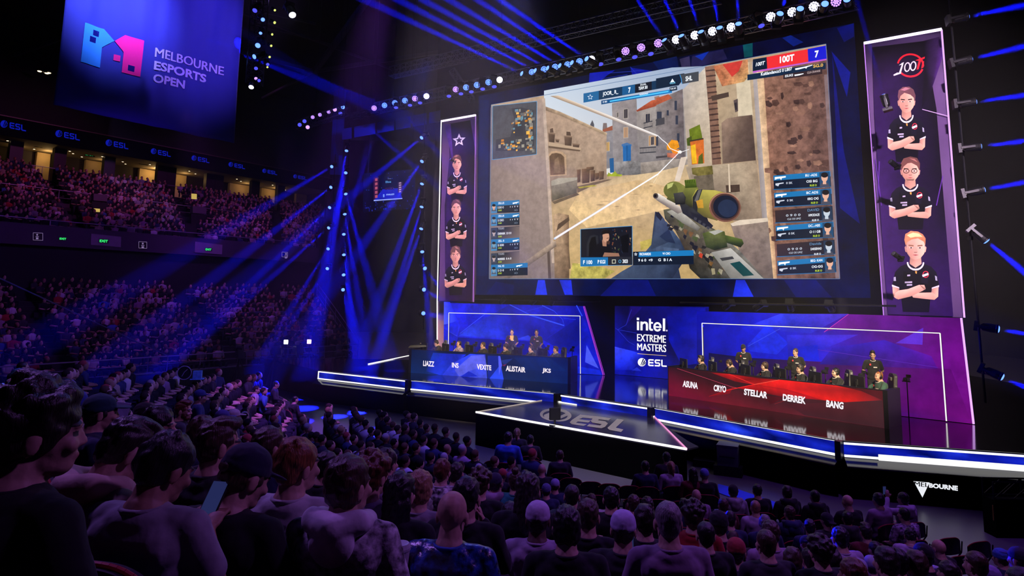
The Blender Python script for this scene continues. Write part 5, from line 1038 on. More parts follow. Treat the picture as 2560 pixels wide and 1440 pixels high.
c.poly([g(238, 186), g(246, 180), g(232, 232), g(222, 232)], Wb); c.poly([g(222, 196), g(240, 182), g(238, 192)], Wb); c.poly([g(196, 240), g(214, 230), g(240, 232), g(198, 246)], Wb)
c.ring(*g(262, 204), 8, 12, 3, Wb, sh=-.3); c.ring(*g(290, 199), 8, 12, 3, Wb, sh=-.3); c.poly([g(300, 172), g(346, 154), g(344, 164), g(328, 170), g(316, 214), g(306, 216), g(316, 174)], RED); c.poly([g(334, 178), g(342, 176), g(338, 206), g(328, 210)], RED)
portrait(c, *g(258, 300), 62, .80, (100, 66, 74), 'sweep', sl=-.02); portrait(c, *g(276, 630), 60.5, .92, (98, 62, 58), 'part', True, sl=.0); portrait(c, *g(301, 988), 66, .92, (196, 128, 90), 'blond', sl=.01, tone=(226, 170, 150))
deepen(c); c.build('print', BANM, t)
strip3('top_light', RB.hit(2160, 108, .08), RB.hit(2354, 73, .08), .07, VWHITE, t)
strip3('side_light', RB.hit(2160, 106, .03), RB.hit(2209, 788, .03), .022, VIOL, t)
strip3('side_light', RB.hit(2354, 74, .05), RB.hit(2411, 794, .05), .035, glow('violet_bright', (.75, .4, 1.0), 1.3), t)
MB().bar(RB.hit(2160, 103, 0), RB.hit(2354, 69, 0), .1, .1).build('top_bar', BLACKMETAL, t, world=True)
tag(strip3('edge_light', RW.hit(2403, 795, .05), RW.hit(*zpx(RW, 2434, ZB), .05), .04, _mats['violet_bright'], None), 'violet light line down the right end of the purple LED wall', 'light strip')

# ================================================================== TRUSSES
def box_truss(name, p, q, w, lab, n, up=V((0, 0, 1)), m=BLACKMETAL, r=.03):
    t = root(name, p, 0, lab, 'truss'); d = (q - p).normalized(); s_ = d.cross(up).normalized() * w / 2; u_ = s_.cross(d).normalized() * w / 2
    C = [s_ + u_, -s_ + u_, -s_ - u_, s_ - u_]
    for k in C: MB().tube(p + k, q + k, r, n=6).build('chord', m, t, world=True)
    mb = MB()
    for i in range(n):
        a = p.lerp(q, i / n); b = p.lerp(q, (i + 1) / n)
        for j in range(4): mb.tube(a + C[j], b + C[(j + 1) % 4] if i % 2 else b + C[j], r * .5, n=4); mb.tube(a + C[j], a + C[(j + 1) % 4], r * .5, n=4); mb.tube(a + C[(j + 1) % 4], b + C[j], r * .5, n=4)
    mb.build('lacing', m, t, world=True)
    if abs(d.z) < .5: hangers(t, [p.lerp(q, f) for f in (.08, .36, .64, .92)])
    else: hangers(t, [p])
    return t
TRM = mat('truss_alu', (0.22, 0.22, 0.26), 0.35, 0.8)
ZF = 14.0
pa_, pb_ = atz(925, 262, ZF + .5) + V((.25, .6, 0)), atz(2150, -22, ZF + .5) + V((.25, .6, 0))
box_truss('lamp_truss', pa_, pb_, .45, 'long lattice truss over the front of the screen carrying the row of lit lamps', 60, m=TRM)
box_truss('lighting_truss', atd(980, 182, 30), atd(1800, -12, 22), .45, 'higher lattice truss running parallel behind the lamp row', 46, m=TRM)
box_truss('cable_truss', atd(1130, 176, 31), atd(1180, 250, 31), .3, 'short lattice drop hanging between the two long trusses', 6, m=TRM)
p, q = atd(652, -30, 30), atd(645, 212, 30); q = V((p.x, p.y, q.z))
box_truss('vertical_truss', p, q, .6, 'vertical lattice truss hung with lamps, right of the cloth banner', 14, up=V((0, 1, 0)), m=TRM)
p, q = atd(745, 315, 38), atd(866, 276, 37)
box_truss('lighting_truss', p, q, .5, 'short lattice truss with purple-lit lamps over the left of the stage', 8, m=TRM)
box_truss('lighting_truss', atd(1045, 258, 33), atd(880, 292, 36), .3, 'thin lattice truss between the short one and the lamp row', 8, m=BLACKMETAL)

# ================================================================== LAMPS
LENS_B = glow('lens_blue_white', (0.10, 0.22, 1.0), 3.0, sample=False)
LENS_W = glow('lens_white', (0.80, 0.78, 1.0), 6.0, sample=False)
LENS_V = glow('lens_violet', (0.42, 0.22, 1.0), 2.6, sample=False)
LENS_D = glow('lens_dim', (0.08, 0.08, 0.9), 1.4, sample=False)
def make_head(lens, r):
    """moving head: base, yoke, head, lens; aims along -Y of the root... the root is turned as a whole"""
    t = root('moving_head', (0, 0, 0)); k = r / .1
    MB().box((-.13 * k, .28 * k, -.13 * k), (.13 * k, .36 * k, .13 * k)).build('base', BLACKMETAL, t)
    mb = MB(); mb.box((-.16 * k, -.02 * k, -.03 * k), (-.13 * k, .30 * k, .03 * k)); mb.box((.13 * k, -.02 * k, -.03 * k), (.16 * k, .30 * k, .03 * k)); mb.build('yoke', BLACKMETAL, t)
    M = Matrix.Rotation(math.radians(90), 4, 'X')
    mb = MB(); mb.lathe([(.06 * k, -.22 * k), (.10 * k, -.18 * k), (.115 * k, 0), (.11 * k, .10 * k), (.12 * k, .12 * k), (.12 * k, .16 * k), (.095 * k, .16 * k)], 16, 0, M, True); hd_ = mb.build('head', BLACKMETAL, t)
    mb = MB(); mb.lathe([(.095 * k, .161 * k), (.06 * k, .185 * k), (.01 * k, .19 * k)], 16, 0, M); mb.build('lens', lens, hd_); return t
def make_wash(lens, r):
    t = root('wash_lamp', (0, 0, 0)); k = r / .17; M = Matrix.Rotation(math.radians(90), 4, 'X')
    hd_ = MB().lathe([(.12 * k, -.16 * k), (.18 * k, -.1 * k), (.19 * k, .08 * k), (.175 * k, .08 * k)], 18, 0, M).build('housing', BLACKMETAL, t)
    MB().lathe([(.176 * k, .04 * k), (.175 * k, .075 * k), (.165 * k, .09 * k)], 18, 0, M).build('lens', mat('lens_glass', (.05, .05, .1), .2), hd_)
    mb = MB()
    pts = [(0, 0)] + [(.06 * math.cos(i * math.pi / 3), .06 * math.sin(i * math.pi / 3)) for i in range(6)] + [(.125 * math.cos(i * math.pi / 6), .125 * math.sin(i * math.pi / 6)) for i in range(12)]
    for x, z in pts: mb.lathe([(.03 * k, .088 * k), (.024 * k, .10 * k)], 8, 0, Matrix.Translation((x * k, 0, z * k)) @ M)
    mb.build('led_cluster', lens, hd_)
    mb = MB(); mb.box((-.22 * k, -.03, -.03 * k), (-.19 * k, .25 * k, .03 * k)); mb.box((.19 * k, -.03, -.03 * k), (.22 * k, .25 * k, .03 * k)); mb.box((-.22 * k, .22 * k, -.03 * k), (.22 * k, .26 * k, .03 * k)); mb.build('yoke', BLACKMETAL, t); return t
protos = {}
def place_lamp(kind, lens, r, p, target, lab, group):
    key = (kind, lens.name, r)
    if key not in protos: protos[key] = (make_head if kind == 'moving head' else make_wash)(lens, r); o = protos[key]
    else: o = copy_tree(protos[key])
    o.location = p; o.rotation_euler = (V(target) - V(p)).to_track_quat('-Y', 'Z').to_euler(); tag(o, lab, 'stage lamp', group); return o
def beam(p, q, power, deg, blend=.25): return spot(V(p) + (V(q) - V(p)).normalized() * .22, q, power, BLUE, deg, blend, .05, 'beam_light')
BP = 900000
# row of big washes under the lamp truss
wl = [(935, 270), (961, 263), (987, 257), (1012, 251), (1037, 246), (1066, 240), (1139, 223), (1165, 218), (1192, 212), (1221, 205), (1249, 199), (1330, 180), (1360, 173), (1388, 167), (1419, 161), (1449, 153), (1479, 147), (1564, 127), (1603, 118), (1646, 107), (1691, 98), (1738, 87), (1782, 77), (1829, 67), (1928, 41), (1982, 29), (2036, 15), (2091, 3)]
dim = {0, 4, 6, 17, 18, 27}
for i, (x, y) in enumerate(wl):
    p = atz(x, y, ZF); L = LENS_V if i in dim or i == 19 else (LENS_W if i > 19 or i in (5, 10, 16) else LENS_B)
    place_lamp('wash lamp', L, .17 if i > 16 else .15, p, CAM + V((0, 6, -1)), '%s round wash lamp, %s from the left in the lamp row' % ('dim violet' if L is LENS_V else 'bright', ORD[i]), 'wash lamps above the screen')
bl_ = [((1313, 188), (930, 8)), ((1346, 181), (985, -6)), ((1377, 175), (1040, -10)), ((1407, 169), (1090, -20)), ((1437, 162), (1150, -30)), ((1474, 152), (1205, -30)), ((1667, 110), (1588, -8)), ((1708, 100), (1658, -8)), ((1756, 90), (1720, -8)), ((1801, 80), (1783, -8)), ((1847, 70), (1842, -8)), ((1947, 44), (1968, -20)), ((1999, 31), (2010, -30)), ((2060, 17), (2075, -30)), ((2119, 4), (2110, -40))]
for i, (a, b) in enumerate(bl_):
    p = atz(a[0], a[1], ZF - .1); p = CAM + (p - CAM) * (1 - .45 / p.y); q = atd(b[0], b[1], p.y - (3.5 if i < 6 else 1.0))
    place_lamp('moving head', LENS_B, .11, p, q, 'small blue-lens moving head, %s from the left in the lamp row' % ORD[i], 'beam lamps above the screen')
    beam(p, q, BP * (2.0 if i < 6 else 1.8), 2.4 if i < 6 else 2.2)
for i, (x, y) in enumerate(((1122, 233), (1152, 227), (1178, 222), (1206, 215), (1235, 209), (1500, 152), (1545, 140), (1585, 134), (1625, 126), (1900, 55), (990, 262), (1025, 256), (1050, 250))):
    p = atz(x, y, ZF - .1); place_lamp('moving head', LENS_D, .11, p, p + V((.1, -.4, -1)), 'dark moving head pointing down in the lamp row, %s from the left' % ORD[(2 + 1, 4, 5, 6, 7, 8, 9, 10, 11, 12, 0, 1, 2)[i]], 'dark lamps above the screen')
# hanging columns of beam lamps
def lamp_column(name, items, D, side, lab, pw, deg, rail=True):
    P = [atd(x, y, D) for (x, y), _, _ in items]
    if rail:
        t = root(name, P[-1], 0, 'thin vertical pole carrying the %s' % lab, 'pole'); a, b = P[0] + V((0, 0, .8)), P[-1] - V((0, 0, .8))
        hangers(t, [a + V((0, .42, 0))]); MB().tube(a + V((0, .42, 0)), b + V((0, .42, 0)), .03, n=6).build('tube', BLACKMETAL, t, world=True)
        for p in P: MB().box((-.05, -.05, -.05), (.05, .05, .05), M=Matrix.Translation(p + V((0, .42, 0)))).build('clamp', BLACKMETAL, t, world=True)
    for i, ((x, y), (tx, ty), k) in enumerate(items):
        p = P[i]; q = atd(tx, ty, D + side)
        place_lamp('moving head', LENS_B, .10, p, q, 'blue beam lamp, %s from top of the %s' % (ORD[i], lab), lab)
        beam(p, q, pw * k, deg, .6)
lamp_column('lamp_pole', [((832, 415), (770, 452), .5), ((830, 466), (760, 520), .7), ((827, 516), (750, 590), .7), ((825, 567), (740, 640), .7), ((822, 619), (775, 695), .5), ((820, 669), (780, 728), .4)], 37, -3, 'left lamp pole beside the upper tier', BP * .6, 3.4)
lamp_column('lamp_pole', [((867, 372), (822, 640), 1.1), ((865, 428), (830, 600), 1.2), ((863, 480), (940, 760), .9), ((861, 530), (915, 860), 1.0), ((859, 581), (880, 800), .6), ((859, 632), (890, 860), .5), ((858, 683), (900, 850), .6), ((857, 722), (875, 800), .4)], 35, -4, 'middle lamp pole above the stage end', BP * .38, 5)
lamp_column('lamp_pole', [((1058, 341), (900, 470), .8), ((1058, 399), (930, 580), .9), ((1057, 454), (950, 740), 1.0), ((1056, 511), (955, 840), 1.1), ((1055, 566), (960, 840), 1.0), ((1055, 624), (1075, 830), .6), ((1060, 668), (1130, 760), .4), ((1058, 723), (1110, 752), .3), ((1057, 783), (1095, 790), .2)], 31.5, -3.5, 'lamp pole left of the star banner', BP * .42, 4.6)
lamp_column('lamp_pole', [((2403, 45), (2600, 5), .5), ((2411, 152), (2600, 106), .5), ((2421, 257), (2600, 233), .5), ((2433, 368), (2600, 348), .5), ((2442, 478), (2600, 448), .5), ((2453, 592), (2600, 712), .6), ((2477, 820), (2600, 840), .5), ((2488, 935), (2600, 985), .5)], 17, -.6, 'lamp pole right of the stage', BP * 1.1, 8)
for i, (a, b) in enumerate((((1255, 752), (1170, 822)), ((1333, 754), (1280, 800)), ((1380, 755), (1358, 800)), ((1817, 765), (1770, 800)), ((1895, 767), (1820, 812)), ((1976, 768), (1984, 800)), ((2077, 770), (2090, 795)))):
    pl_ = LW if i < 3 else RW; p = pl_.hit(*a, .9); q = pl_.hit(*b, .3)
    place_lamp('moving head', LENS_B if i not in (3,) else LENS_V, .09, p, q, 'small lit lamp hung just above the LED walls, %s from the left' % ORD[i], 'lamps under the big screen'); beam(p, q, 26000, 6)
t = root('lamp_pipe', LW.hit(1180, 748, 1.2), 0, 'thin black pipe above the left LED wall', 'pipe'); MB().tube(LW.hit(1130, 746, 1.25), LW.hit(1500, 754, 1.25), .03, n=6).build('tube', BLACKMETAL, t, world=True)
t = root('lamp_pipe', RW.hit(2000, 748, 1.2), 0, 'thin black pipe above the right LED wall', 'pipe'); MB().tube(RW.hit(1700, 757, 1.25), RW.hit(2240, 765, 1.25), .03, n=6).build('tube', BLACKMETAL, t, world=True)
# lamp in front of the right banner
p = atd(2213, 250, 17.2); q = atd(2150, 30, 17.5); place_lamp('moving head', LENS_B, .09, p, q, 'black moving head before the right banner, beam rising to the left', 'lamps before the banners'); beam(p, q, BP * .5, 2.2)
for i, (x, y) in enumerate(((2232, 408), (2240, 638))): p = atd(x, y, 17.3); place_lamp('moving head', mat('dead_lens', (.02, .02, .03), .1), .06, p, p + V((-1, -.3, .6)), 'unlit black moving head before the right banner, %s one' % ('upper', 'lower')[i], 'lamps before the banners')
p = atd(1130, 400, 27.5); q = atd(1040, 345, 27); place_lamp('moving head', LENS_D, .05, p, q, 'dark moving head hung before the left banner', 'lamps before the banners'); beam(p, q, BP * .15, 2.5)
# lamps on the vertical truss and the short one
YEL = glow('lens_amber', (0.75, 0.85, 0.2), 1.3, sample=False)
vt = [((728, 30), LENS_W, .17, (770, 130)), ((630, 212), LENS_W, .12, (600, 300)), ((640, 22), LENS_D, .12, (600, 80)), ((655, 47), LENS_B, .10, (690, 80)), ((652, 80), LENS_B, .08, (640, 140)), ((647, 110), LENS_B, .13, (620, 150)), ((643, 140), LENS_B, .12, (560, 160)), ((685, 24), YEL, .06, (760, 80)), ((684, 55), YEL, .07, (760, 100)), ((678, 85), YEL, .06, (760, 120)), ((676, 113), YEL, .06, (740, 160)), ((672, 141), YEL, .06, (740, 190)), ((667, 167), YEL, .05, (720, 200)), ((640, 168), LENS_D, .09, (640, 220)), ((640, 194), LENS_V, .08, (640, 240)), ((645, 200), LENS_D, .08, (700, 230)), ((668, 158), LENS_D, .08, (700, 230))]
for i, ((x, y), L, r, tg) in enumerate(vt):
    p = atd(x, y, 29.6); place_lamp('moving head', L, r, p, atd(*tg, 28), '%s lamp on the vertical truss by the cloth banner, %s from the top' % ({'lens_white': 'bright white', 'lens_dim': 'dark blue', 'lens_blue_white': 'blue', 'lens_amber': 'tiny amber', 'lens_violet': 'violet'}[L.name], ORD[sorted(range(len(vt)), key=lambda k: vt[k][0][1]).index(i)]), 'lamps on the vertical truss')
beam(atd(728, 30, 29.6), atd(770, 140, 29), BP * .12, 26); beam(atd(625, 128, 29.6), atd(540, 105, 29), BP * .25, 4)
for i, (x, y, L) in enumerate(((782, 293, LENS_V), (800, 287, LENS_V), (762, 303, LENS_D), (822, 280, LENS_V), (838, 274, LENS_V), (858, 268, LENS_B), (750, 312, LENS_D), (852, 284, LENS_D), (770, 318, LENS_V))):
    p = atd(x, y, 37.3); place_lamp('wash lamp' if i in (0, 1, 3) else 'moving head', L, .12, p, CAM + V((-4, 0, 0)), 'purple-lit lamp on the short truss, %s from its left end' % ORD[sorted([782, 800, 762, 822, 838, 858, 750, 852, 770]).index(x)], 'lamps on the short truss')
# long faint beams crossing the dark at left and pools on the deck
for a, b, D0, D1, pw, dg in (((560, 120), (1100, 330), 34, 26, .35, 3), ((900, 300), (1100, 470), 33, 29, .2, 3), ((930, 255), (600, 110), 32, 36, .35, 3), ((965, 262), (640, 140), 32, 36, .3, 3), ((935, 340), (900, 450), 34, 34, .25, 4), ((925, 335), (895, 450), 34, 33, .12, 3), ((1000, 270), (1110, 400), 33, 28, .10, 3)):
    beam(atd(*a, D0), atd(*b, D1), BP * pw, dg)
for (x, y) in ((878, 917), (948, 925)): q = atz(x, y, ZS); spot(q + V((.5, 0, 12)), q, 30000, (.05, .1, 1.0), 3.6, .3, .05)
# ================================================================== SMALL RELAY SCREEN and draped panels
pl = Plane(atd(908, 460, 38), atd(1040, 440, 36.4))
t = root('relay_screen', pl.hit(972, 526), 0, 'small blue relay screen showing the stage and crowd, between the lamp poles', 'screen')
g = lambda x, y: (740 + x * .3889, 240 + y * .3889)
cr = [g(434, 498), g(766, 470), g(766, 718), g(430, 748)]
mb = MB(); mb.prism([pl.hit(*p, -.04) for p in cr], -pl.n * .15); mb.build('housing', BLACK, t, world=True)
c = Canvas(pl, .0, .0006); c.poly(cr, None, .4, [S(4, 6, 50), S(4, 6, 60), S(3, 4, 40), S(2, 2, 18)])
def pg(pts, q, tx=.2): c.poly([g(*p) for p in pts], q, tx)
pg([(498, 523), (532, 518), (530, 668), (500, 672)], S(50, 14, 60)); pg([(550, 520), (662, 505), (660, 600), (555, 606)], S(6, 10, 60)); pg([(556, 600), (664, 592), (684, 660), (500, 674)], S(20, 30, 190)); pg([(500, 668), (684, 656), (684, 662), (500, 676)], S(150, 170, 255)); pg([(655, 556), (684, 550), (684, 620), (655, 622)], S(50, 20, 80))
for i in range(5): pg([(508, 530 + i * 27), (524, 528 + i * 27), (524, 546 + i * 27), (508, 548 + i * 27)], S(170, 80, 110)); pg([(662, 556 + i * 14), (676, 554 + i * 14), (676, 562 + i * 14), (662, 564 + i * 14)], S(180, 150, 180))
c.label('STARLADD', *g(580, 630), 20, 3.6, S(160, 190, 255), -.07, .04); pg([(560, 632), (568, 631), (568, 650), (560, 651)], S(120, 160, 255)); c.label('llloz', *g(576, 546), 14, 5.5, S(90, 160, 220), -.08, .02)
for i in range(6): pg([(600 - 10 + i * 4, 530), (602 - 10 + i * 4, 529), (602 - 10 + i * 4, 533), (600 - 10 + i * 4, 534)], S(140, 160, 230))
pg([(575, 590), (625, 586), (632, 600), (570, 603)], S(50, 20, 80)); pg([(580, 686), (620, 676), (650, 700), (640, 716), (584, 720)], S(24, 20, 110))
rr = random.Random(3)
for i in range(60): x = rr.uniform(436, 752); y = rr.uniform(682, 738) - (x - 434) * .06; pg([(x, y), (x + 5, y - 1), (x + 6, y + 8), (x, y + 8)], rr.choice((S(30, 50, 180), S(4, 4, 20), S(16, 22, 120))))
for i in range(26): x = rr.uniform(440, 756); y = rr.choice((rr.uniform(500, 540), rr.uniform(590, 660))) - (x - 434) * .06; pg([(x, y), (x + 5, y), (x + 5, y + 3), (x, y + 3)], S(40, 80, 220))
c.build('picture', LED, t); hangers(t, [pl.hit(920, 430), pl.hit(1030, 420)])
t = root('baffle_row', atd(1000, 300, 33), 0, 'row of blue-lit dark panels hung high behind the lamp poles', 'panel'); hangers(t, [atd(900, 318, 34.4), atd(1060, 286, 34)]); DP = mat('panel_navy', (.05, .06, .25), .8)
for i, (x0, x1) in enumerate(((297, 357), (374, 508), (522, 630), (640, 735), (750, 838), (856, 928))):
    y0 = 212 - (x0 - 297) * .19; y1 = 212 - (x1 - 297) * .19; D0 = 34.5 - (x0 - 297) * .003; D1 = 34.5 - (x1 - 297) * .003
    P = [atd(*g(x0, y0), D0), atd(*g(x1, y1), D1), atd(*g(x1, y1 + 72), D1), atd(*g(x0, y0 + 70), D0)]; MB().prism(P, (0, .05, 0)).build('panel', DP, t, world=True)
spot(atd(1080, 150, 25), atd(970, 320, 34.5), 5500, (.04, .06, 1), 30, .8, .2)
tag(MB().box((-.35, -.05, -2.6), (.35, .05, 2.6), M=Matrix.Translation(atd(845, 330, 37.5))).build('hanging_cloth', DP), 'narrow blue-lit cloth hanging under the short truss', 'cloth')
for (x, y, px2) in ((940, 340, 898),):
    pass
# small round house lights far left and on the roof girder
for i, (x, y, D) in enumerate(((8, 155, 44), (22, 158, 44), (99, 178, 44), (117, 183, 44), (122, 182, 44), (880, 162, 46))):
    p = atd(x, y, D); mb = MB(); mb.lathe([(.2, .12), (.2, 0), (.14, 0)], 12, 0, Matrix.Translation(p)); mb.lathe([(.14, .0), (.10, -.04)], 12, 1, Matrix.Translation(p)); tag(mb.build('house_light', [BLACKMETAL, DL]), 'tiny warm house light high under the roof, %s from the left' % ORD[i], 'ceiling lamp', 'house lights')
# broadcast lamps on stands between stage and lower tier
for i, (x, y, L) in enumerate(((715, 855, LENS_W), (773, 854, glow('lens_purple', (.55, .3, 1.0), 9.0)))):
    p = atd(x, y, 33); t = root('flood_lamp', V((p.x, p.y, 0)), 0, 'bright %s flood lamp on a stand before the lower tier' % ('white', 'violet')[i], 'flood lamp', 'flood lamps on stands'); h = p.z
    MB().box((-.13, .0, h - .13), (.13, .12, h + .13)).build('housing', BLACKMETAL, t); MB().box((-.10, -.02, h - .10), (.10, 0.0, h + .10)).build('lens', glow('flood_white', (1, .95, 1), 9.0) if i == 0 else L, t); MB().tube((0, .06, .3), (0, .06, h - .1), .02, n=6).build('pole', BLACKMETAL, t)
    for k in range(3): MB().tube((0, .06, .5), (.4 * math.cos(k * 2.09), .06 + .4 * math.sin(k * 2.09), 0), .015, n=5).build('leg', BLACKMETAL, t)
# ================================================================== PEOPLE
SKIN = tint_mat('skin', .55, .15, 30, spec=.4); CLOTH = tint_mat('cloth_tinted', .85, .7, 9, .25, sheen=.1); HAIR = tint_mat('hair_tinted', .40, .9, 150, .62, spec=.5, stretch=.14, dist=.004)
PATT = tint_mat('patterned_cloth', .8, .6, 24, .92); SHINY = tint_mat('shiny_patterned_cloth', .3, .8, 22, .95, spec=.9)
EYE = mat('eye_dark', (.02, .015, .015), .6); LIP = mat('lips', (.35, .10, .09), .5); SHOE = mat('shoe_black', (.02, .02, .025), .5)
def fuse(mb, voxel, sm=4, name='form', disp=None, keep=None):
    me0 = mb.mesh('tmp'); ob = bpy.data.objects.new('tmp', me0); col.objects.link(ob)
    r = ob.modifiers.new('r', 'REMESH'); r.mode = 'VOXEL'; r.voxel_size = voxel
    if sm: s_ = ob.modifiers.new('s', 'SMOOTH'); s_.iterations = sm; s_.factor = .5
    dg = bpy.context.evaluated_depsgraph_get(); me = bpy.data.meshes.new_from_object(ob.evaluated_get(dg)); me.name = name
    bpy.data.objects.remove(ob); bpy.data.meshes.remove(me0)
    if disp:
        for v in me.vertices: v.co = disp(v.co)
    me.polygons.foreach_set('use_smooth', [True] * len(me.polygons)); me.materials.clear(); return me
def cap_(mb, a, b, r, r2=None):
    r2 = r if r2 is None else r2; mb.tube(a, b, r, r2, 12); mb.ell(a, (r,) * 3, 12, 8); mb.ell(b, (r2,) * 3, 12, 8); return mb
def head_parts(mb, M):
    def E(c_, r_, R=None): mb.ell(M @ V(c_), r_, 18, 12, M=M.to_3x3() if R is None else M.to_3x3() @ R)
    E((0, -.012, .145), (.076, .096, .091)); E((0, .036, .095), (.061, .060, .084)); E((0, .045, .036), (.045, .044, .036)); E((0, .02, .05), (.056, .055, .05))
    cap_(mb, M @ V((0, .092, .118)), M @ V((0, .104, .085)), .007, .0105); E((0, .082, .133), (.048, .018, .012)); E((0, .088, .052), (.022, .010, .008))
    for s in (-1, 1):
        E((s * .079, -.008, .102), (.010, .021, .034), Matrix.Rotation(-.25, 3, 'X')); E((s * .036, .072, .085), (.025, .022, .022)); E((s * .012, .100, .082), (.008, .009, .007))
def hand(mb, wr, dirv, side, curl=.5, near=True):
    d = V(dirv).normalized(); up = V((0, 0, 1)); x = d.cross(up)
    x = (V((1, 0, 0)) if x.length < .1 else x.normalized()); n = x.cross(d).normalized(); wr = V(wr)
    R = Matrix((x, d, n)).transposed(); mb.ell(wr + d * .05, (.038, .052, .016), 12, 8, M=R); mb.ell(wr + d * .015, (.028, .03, .02), 10, 6, M=R)
    for i, (o_, L) in enumerate(((-.028, .062), (-.0095, .074), (.0095, .070), (.028, .055))):
        a = wr + d * .092 + x * o_; b = a + (d * math.cos(curl) - n * math.sin(curl)) * L * .55; e = b + (d * math.cos(curl * 2.4) - n * math.sin(curl * 2.4)) * L * .5
        cap_(mb, a - d * .02, b, .0095, .009); cap_(mb, b, e, .009, .0075)
    a = wr + d * .03 - x * side * .03; b = a + (d * .6 - x * side * .8).normalized() * .04; e = b + (d - n * .4).normalized() * .035; cap_(mb, a, b, .012, .010); cap_(mb, b, e, .010, .008)
POSE = {  # per side (left, right): elbow, wrist, hand direction
    'lap': (((-.25, .05, .74), (-.13, .27, .66), (.3, .9, -.15)), ((.25, .05, .74), (.13, .27, .66), (-.3, .9, -.15))),
    'crossed': (((-.26, .07, .77), (.06, .23, .80), (1, .1, .1)), ((.26, .07, .77), (-.06, .20, .83), (-1, .1, .1))),
    'chin': (((-.25, .08, .74), (.05, .24, .76), (1, .1, 0)), ((.20, .20, .74), (.06, .17, 1.0), (-.3, -.1, 1))),
    'phone': (((-.24, .09, .76), (-.05, .30, .86), (.1, .8, .5)), ((.24, .09, .76), (.05, .30, .86), (-.1, .8, .5))),
    'raise': (((-.28, .14, .96), (-.12, .26, 1.14), (.1, .1, 1)), ((.25, .06, .75), (.10, .25, .70), (-.3, .9, 0))),
    'desk': (((-.27, .16, .80), (-.14, .40, .80), (.1, 1, -.05)), ((.27, .16, .80), (.14, .40, .80), (-.1, 1, -.05))),
    'back': (((-.27, -.06, 1.17), (-.10, -.19, .98), (.8, -.1, -.3)), ((.27, -.06, 1.17), (.10, -.22, 1.0), (-.8, -.1, -.3))),
}
HEADV = {'fwd': (0, 0), 'rt': (-28, 0), 'lt': (28, 0), 'down': (0, -32), 'dnrt': (-20, -22)}
def head_matrix(hv, z0=1.055):
    yaw, pit = HEADV[hv]; piv = V((0, -.02, .03))
    return Matrix.Translation(V((0, .035, z0)) + piv) @ Matrix.Rotation(math.radians(yaw), 4, 'Z') @ Matrix.Rotation(math.radians(pit), 4, 'X') @ Matrix.Translation(-piv)
_cache = {}
def dz_of(pose): return .40 if pose == 'back' else 0.0
def body_mesh(pose, hv, near):
    k = ('body', pose, hv, near)
    if k in _cache: return _cache[k]
    dz = dz_of(pose); mb = MB(); M = head_matrix(hv, 1.055 + dz); head_parts(mb, M); Z = lambda z: z + dz
    cap_(mb, M @ V((0, -.022, .06)), V((0, -.018, Z(1.0))), .058, .072); cap_(mb, (0, -.01, Z(1.02)), (0, 0, Z(.6)), .08, .1)
    for s, (el, wr, hd) in zip((-1, 1), POSE[pose]):
        cap_(mb, (0, -.01, Z(1.0)), (s * .17, -.005, Z(.985)), .05, .05); cap_(mb, (s * .185, 0, Z(.985)), el, .045, .038); cap_(mb, el, wr, .037, .026); hand(mb, wr, hd, s, .6 if pose in ('phone', 'chin', 'raise') else .35)
    if pose == 'back':
        for s in (-1, 1): cap_(mb, (s * .09, 0, .92), (s * .10, 0, .1), .06, .04)
    else:
        for s in (-1, 1): cap_(mb, (s * .09, 0, .55), (s * .12, .40, .53), .06, .05)
    me = fuse(mb, .0065 if near else .0125, 2 if near else 1, 'body'); Mi = M.inverted()
    for m_ in (SKIN, EYE, LIP): me.materials.append(m_)
    for p in me.polygons:
        q = Mi @ p.center
        if q.y > .06 and -.02 < q.z < .2 and abs(q.x) < .06:
            e = math.hypot(abs(q.x) - .031, (q.z - .113) * 1.6)
            if e < (.011 if near else .013) or (abs(q.z - .137 - (.004 if abs(q.x) < .035 else 0)) < .005 and .014 < abs(q.x) < .05): p.material_index = 1
            elif abs(q.x) < .021 and abs(q.z - .052) < .0065 and q.y > .09: p.material_index = 2
    _cache[k] = me; return me
def shirt_mesh(pose, long_, near):
    k = ('shirt', pose, long_, near)
    if k in _cache: return _cache[k]
    dz = dz_of(pose); Z = lambda z: z + dz; mb = MB()
    mb.ell((0, .0, Z(.88)), (.190, .125, .19), 20, 14); mb.ell((0, .012, Z(.70)), (.172, .138, .17), 20, 12); mb.ell((0, 0, Z(.585)), (.185, .145, .10), 20, 10); cap_(mb, (-.145, -.005, Z(.985)), (.145, -.005, Z(.985)), .068)
    cap_(mb, (-.10, -.03, Z(.93)), (.10, -.03, Z(.93)), .098); mb.ell((0, -.035, Z(.995)), (.15, .075, .065), 16, 10)
    for s in (-1, 1): cap_(mb, (s * .05, -.015, Z(1.018)), (s * .17, -.005, Z(.99)), .038, .055)
    for s, (el, wr, hd) in zip((-1, 1), POSE[pose]):
        el = V(el); sh = V((s * .185, 0, Z(.98))); wr = V(wr)
        if long_: cap_(mb, sh, el, .064, .056); cap_(mb, el, el.lerp(wr, .92), .055, .041); mb.ell(el.lerp(wr, .45), (.053,) * 3)
        else: cap_(mb, sh, sh.lerp(el, .72), .066, .062)
    vox = .010 if near else .018
    def disp(c):
        n_ = noise.noise(V((c.x * 9, c.y * 9, c.z * 5))) * .011 + noise.noise(V((c.x * 22, c.y * 22, c.z * 12 + 5))) * .005
        return V((c.x * (1 + n_ * 3), c.y * (1 + n_ * 4), c.z))
    me = fuse(mb, vox, 3 if near else 2, 'shirt', disp); _cache[k] = me; return me
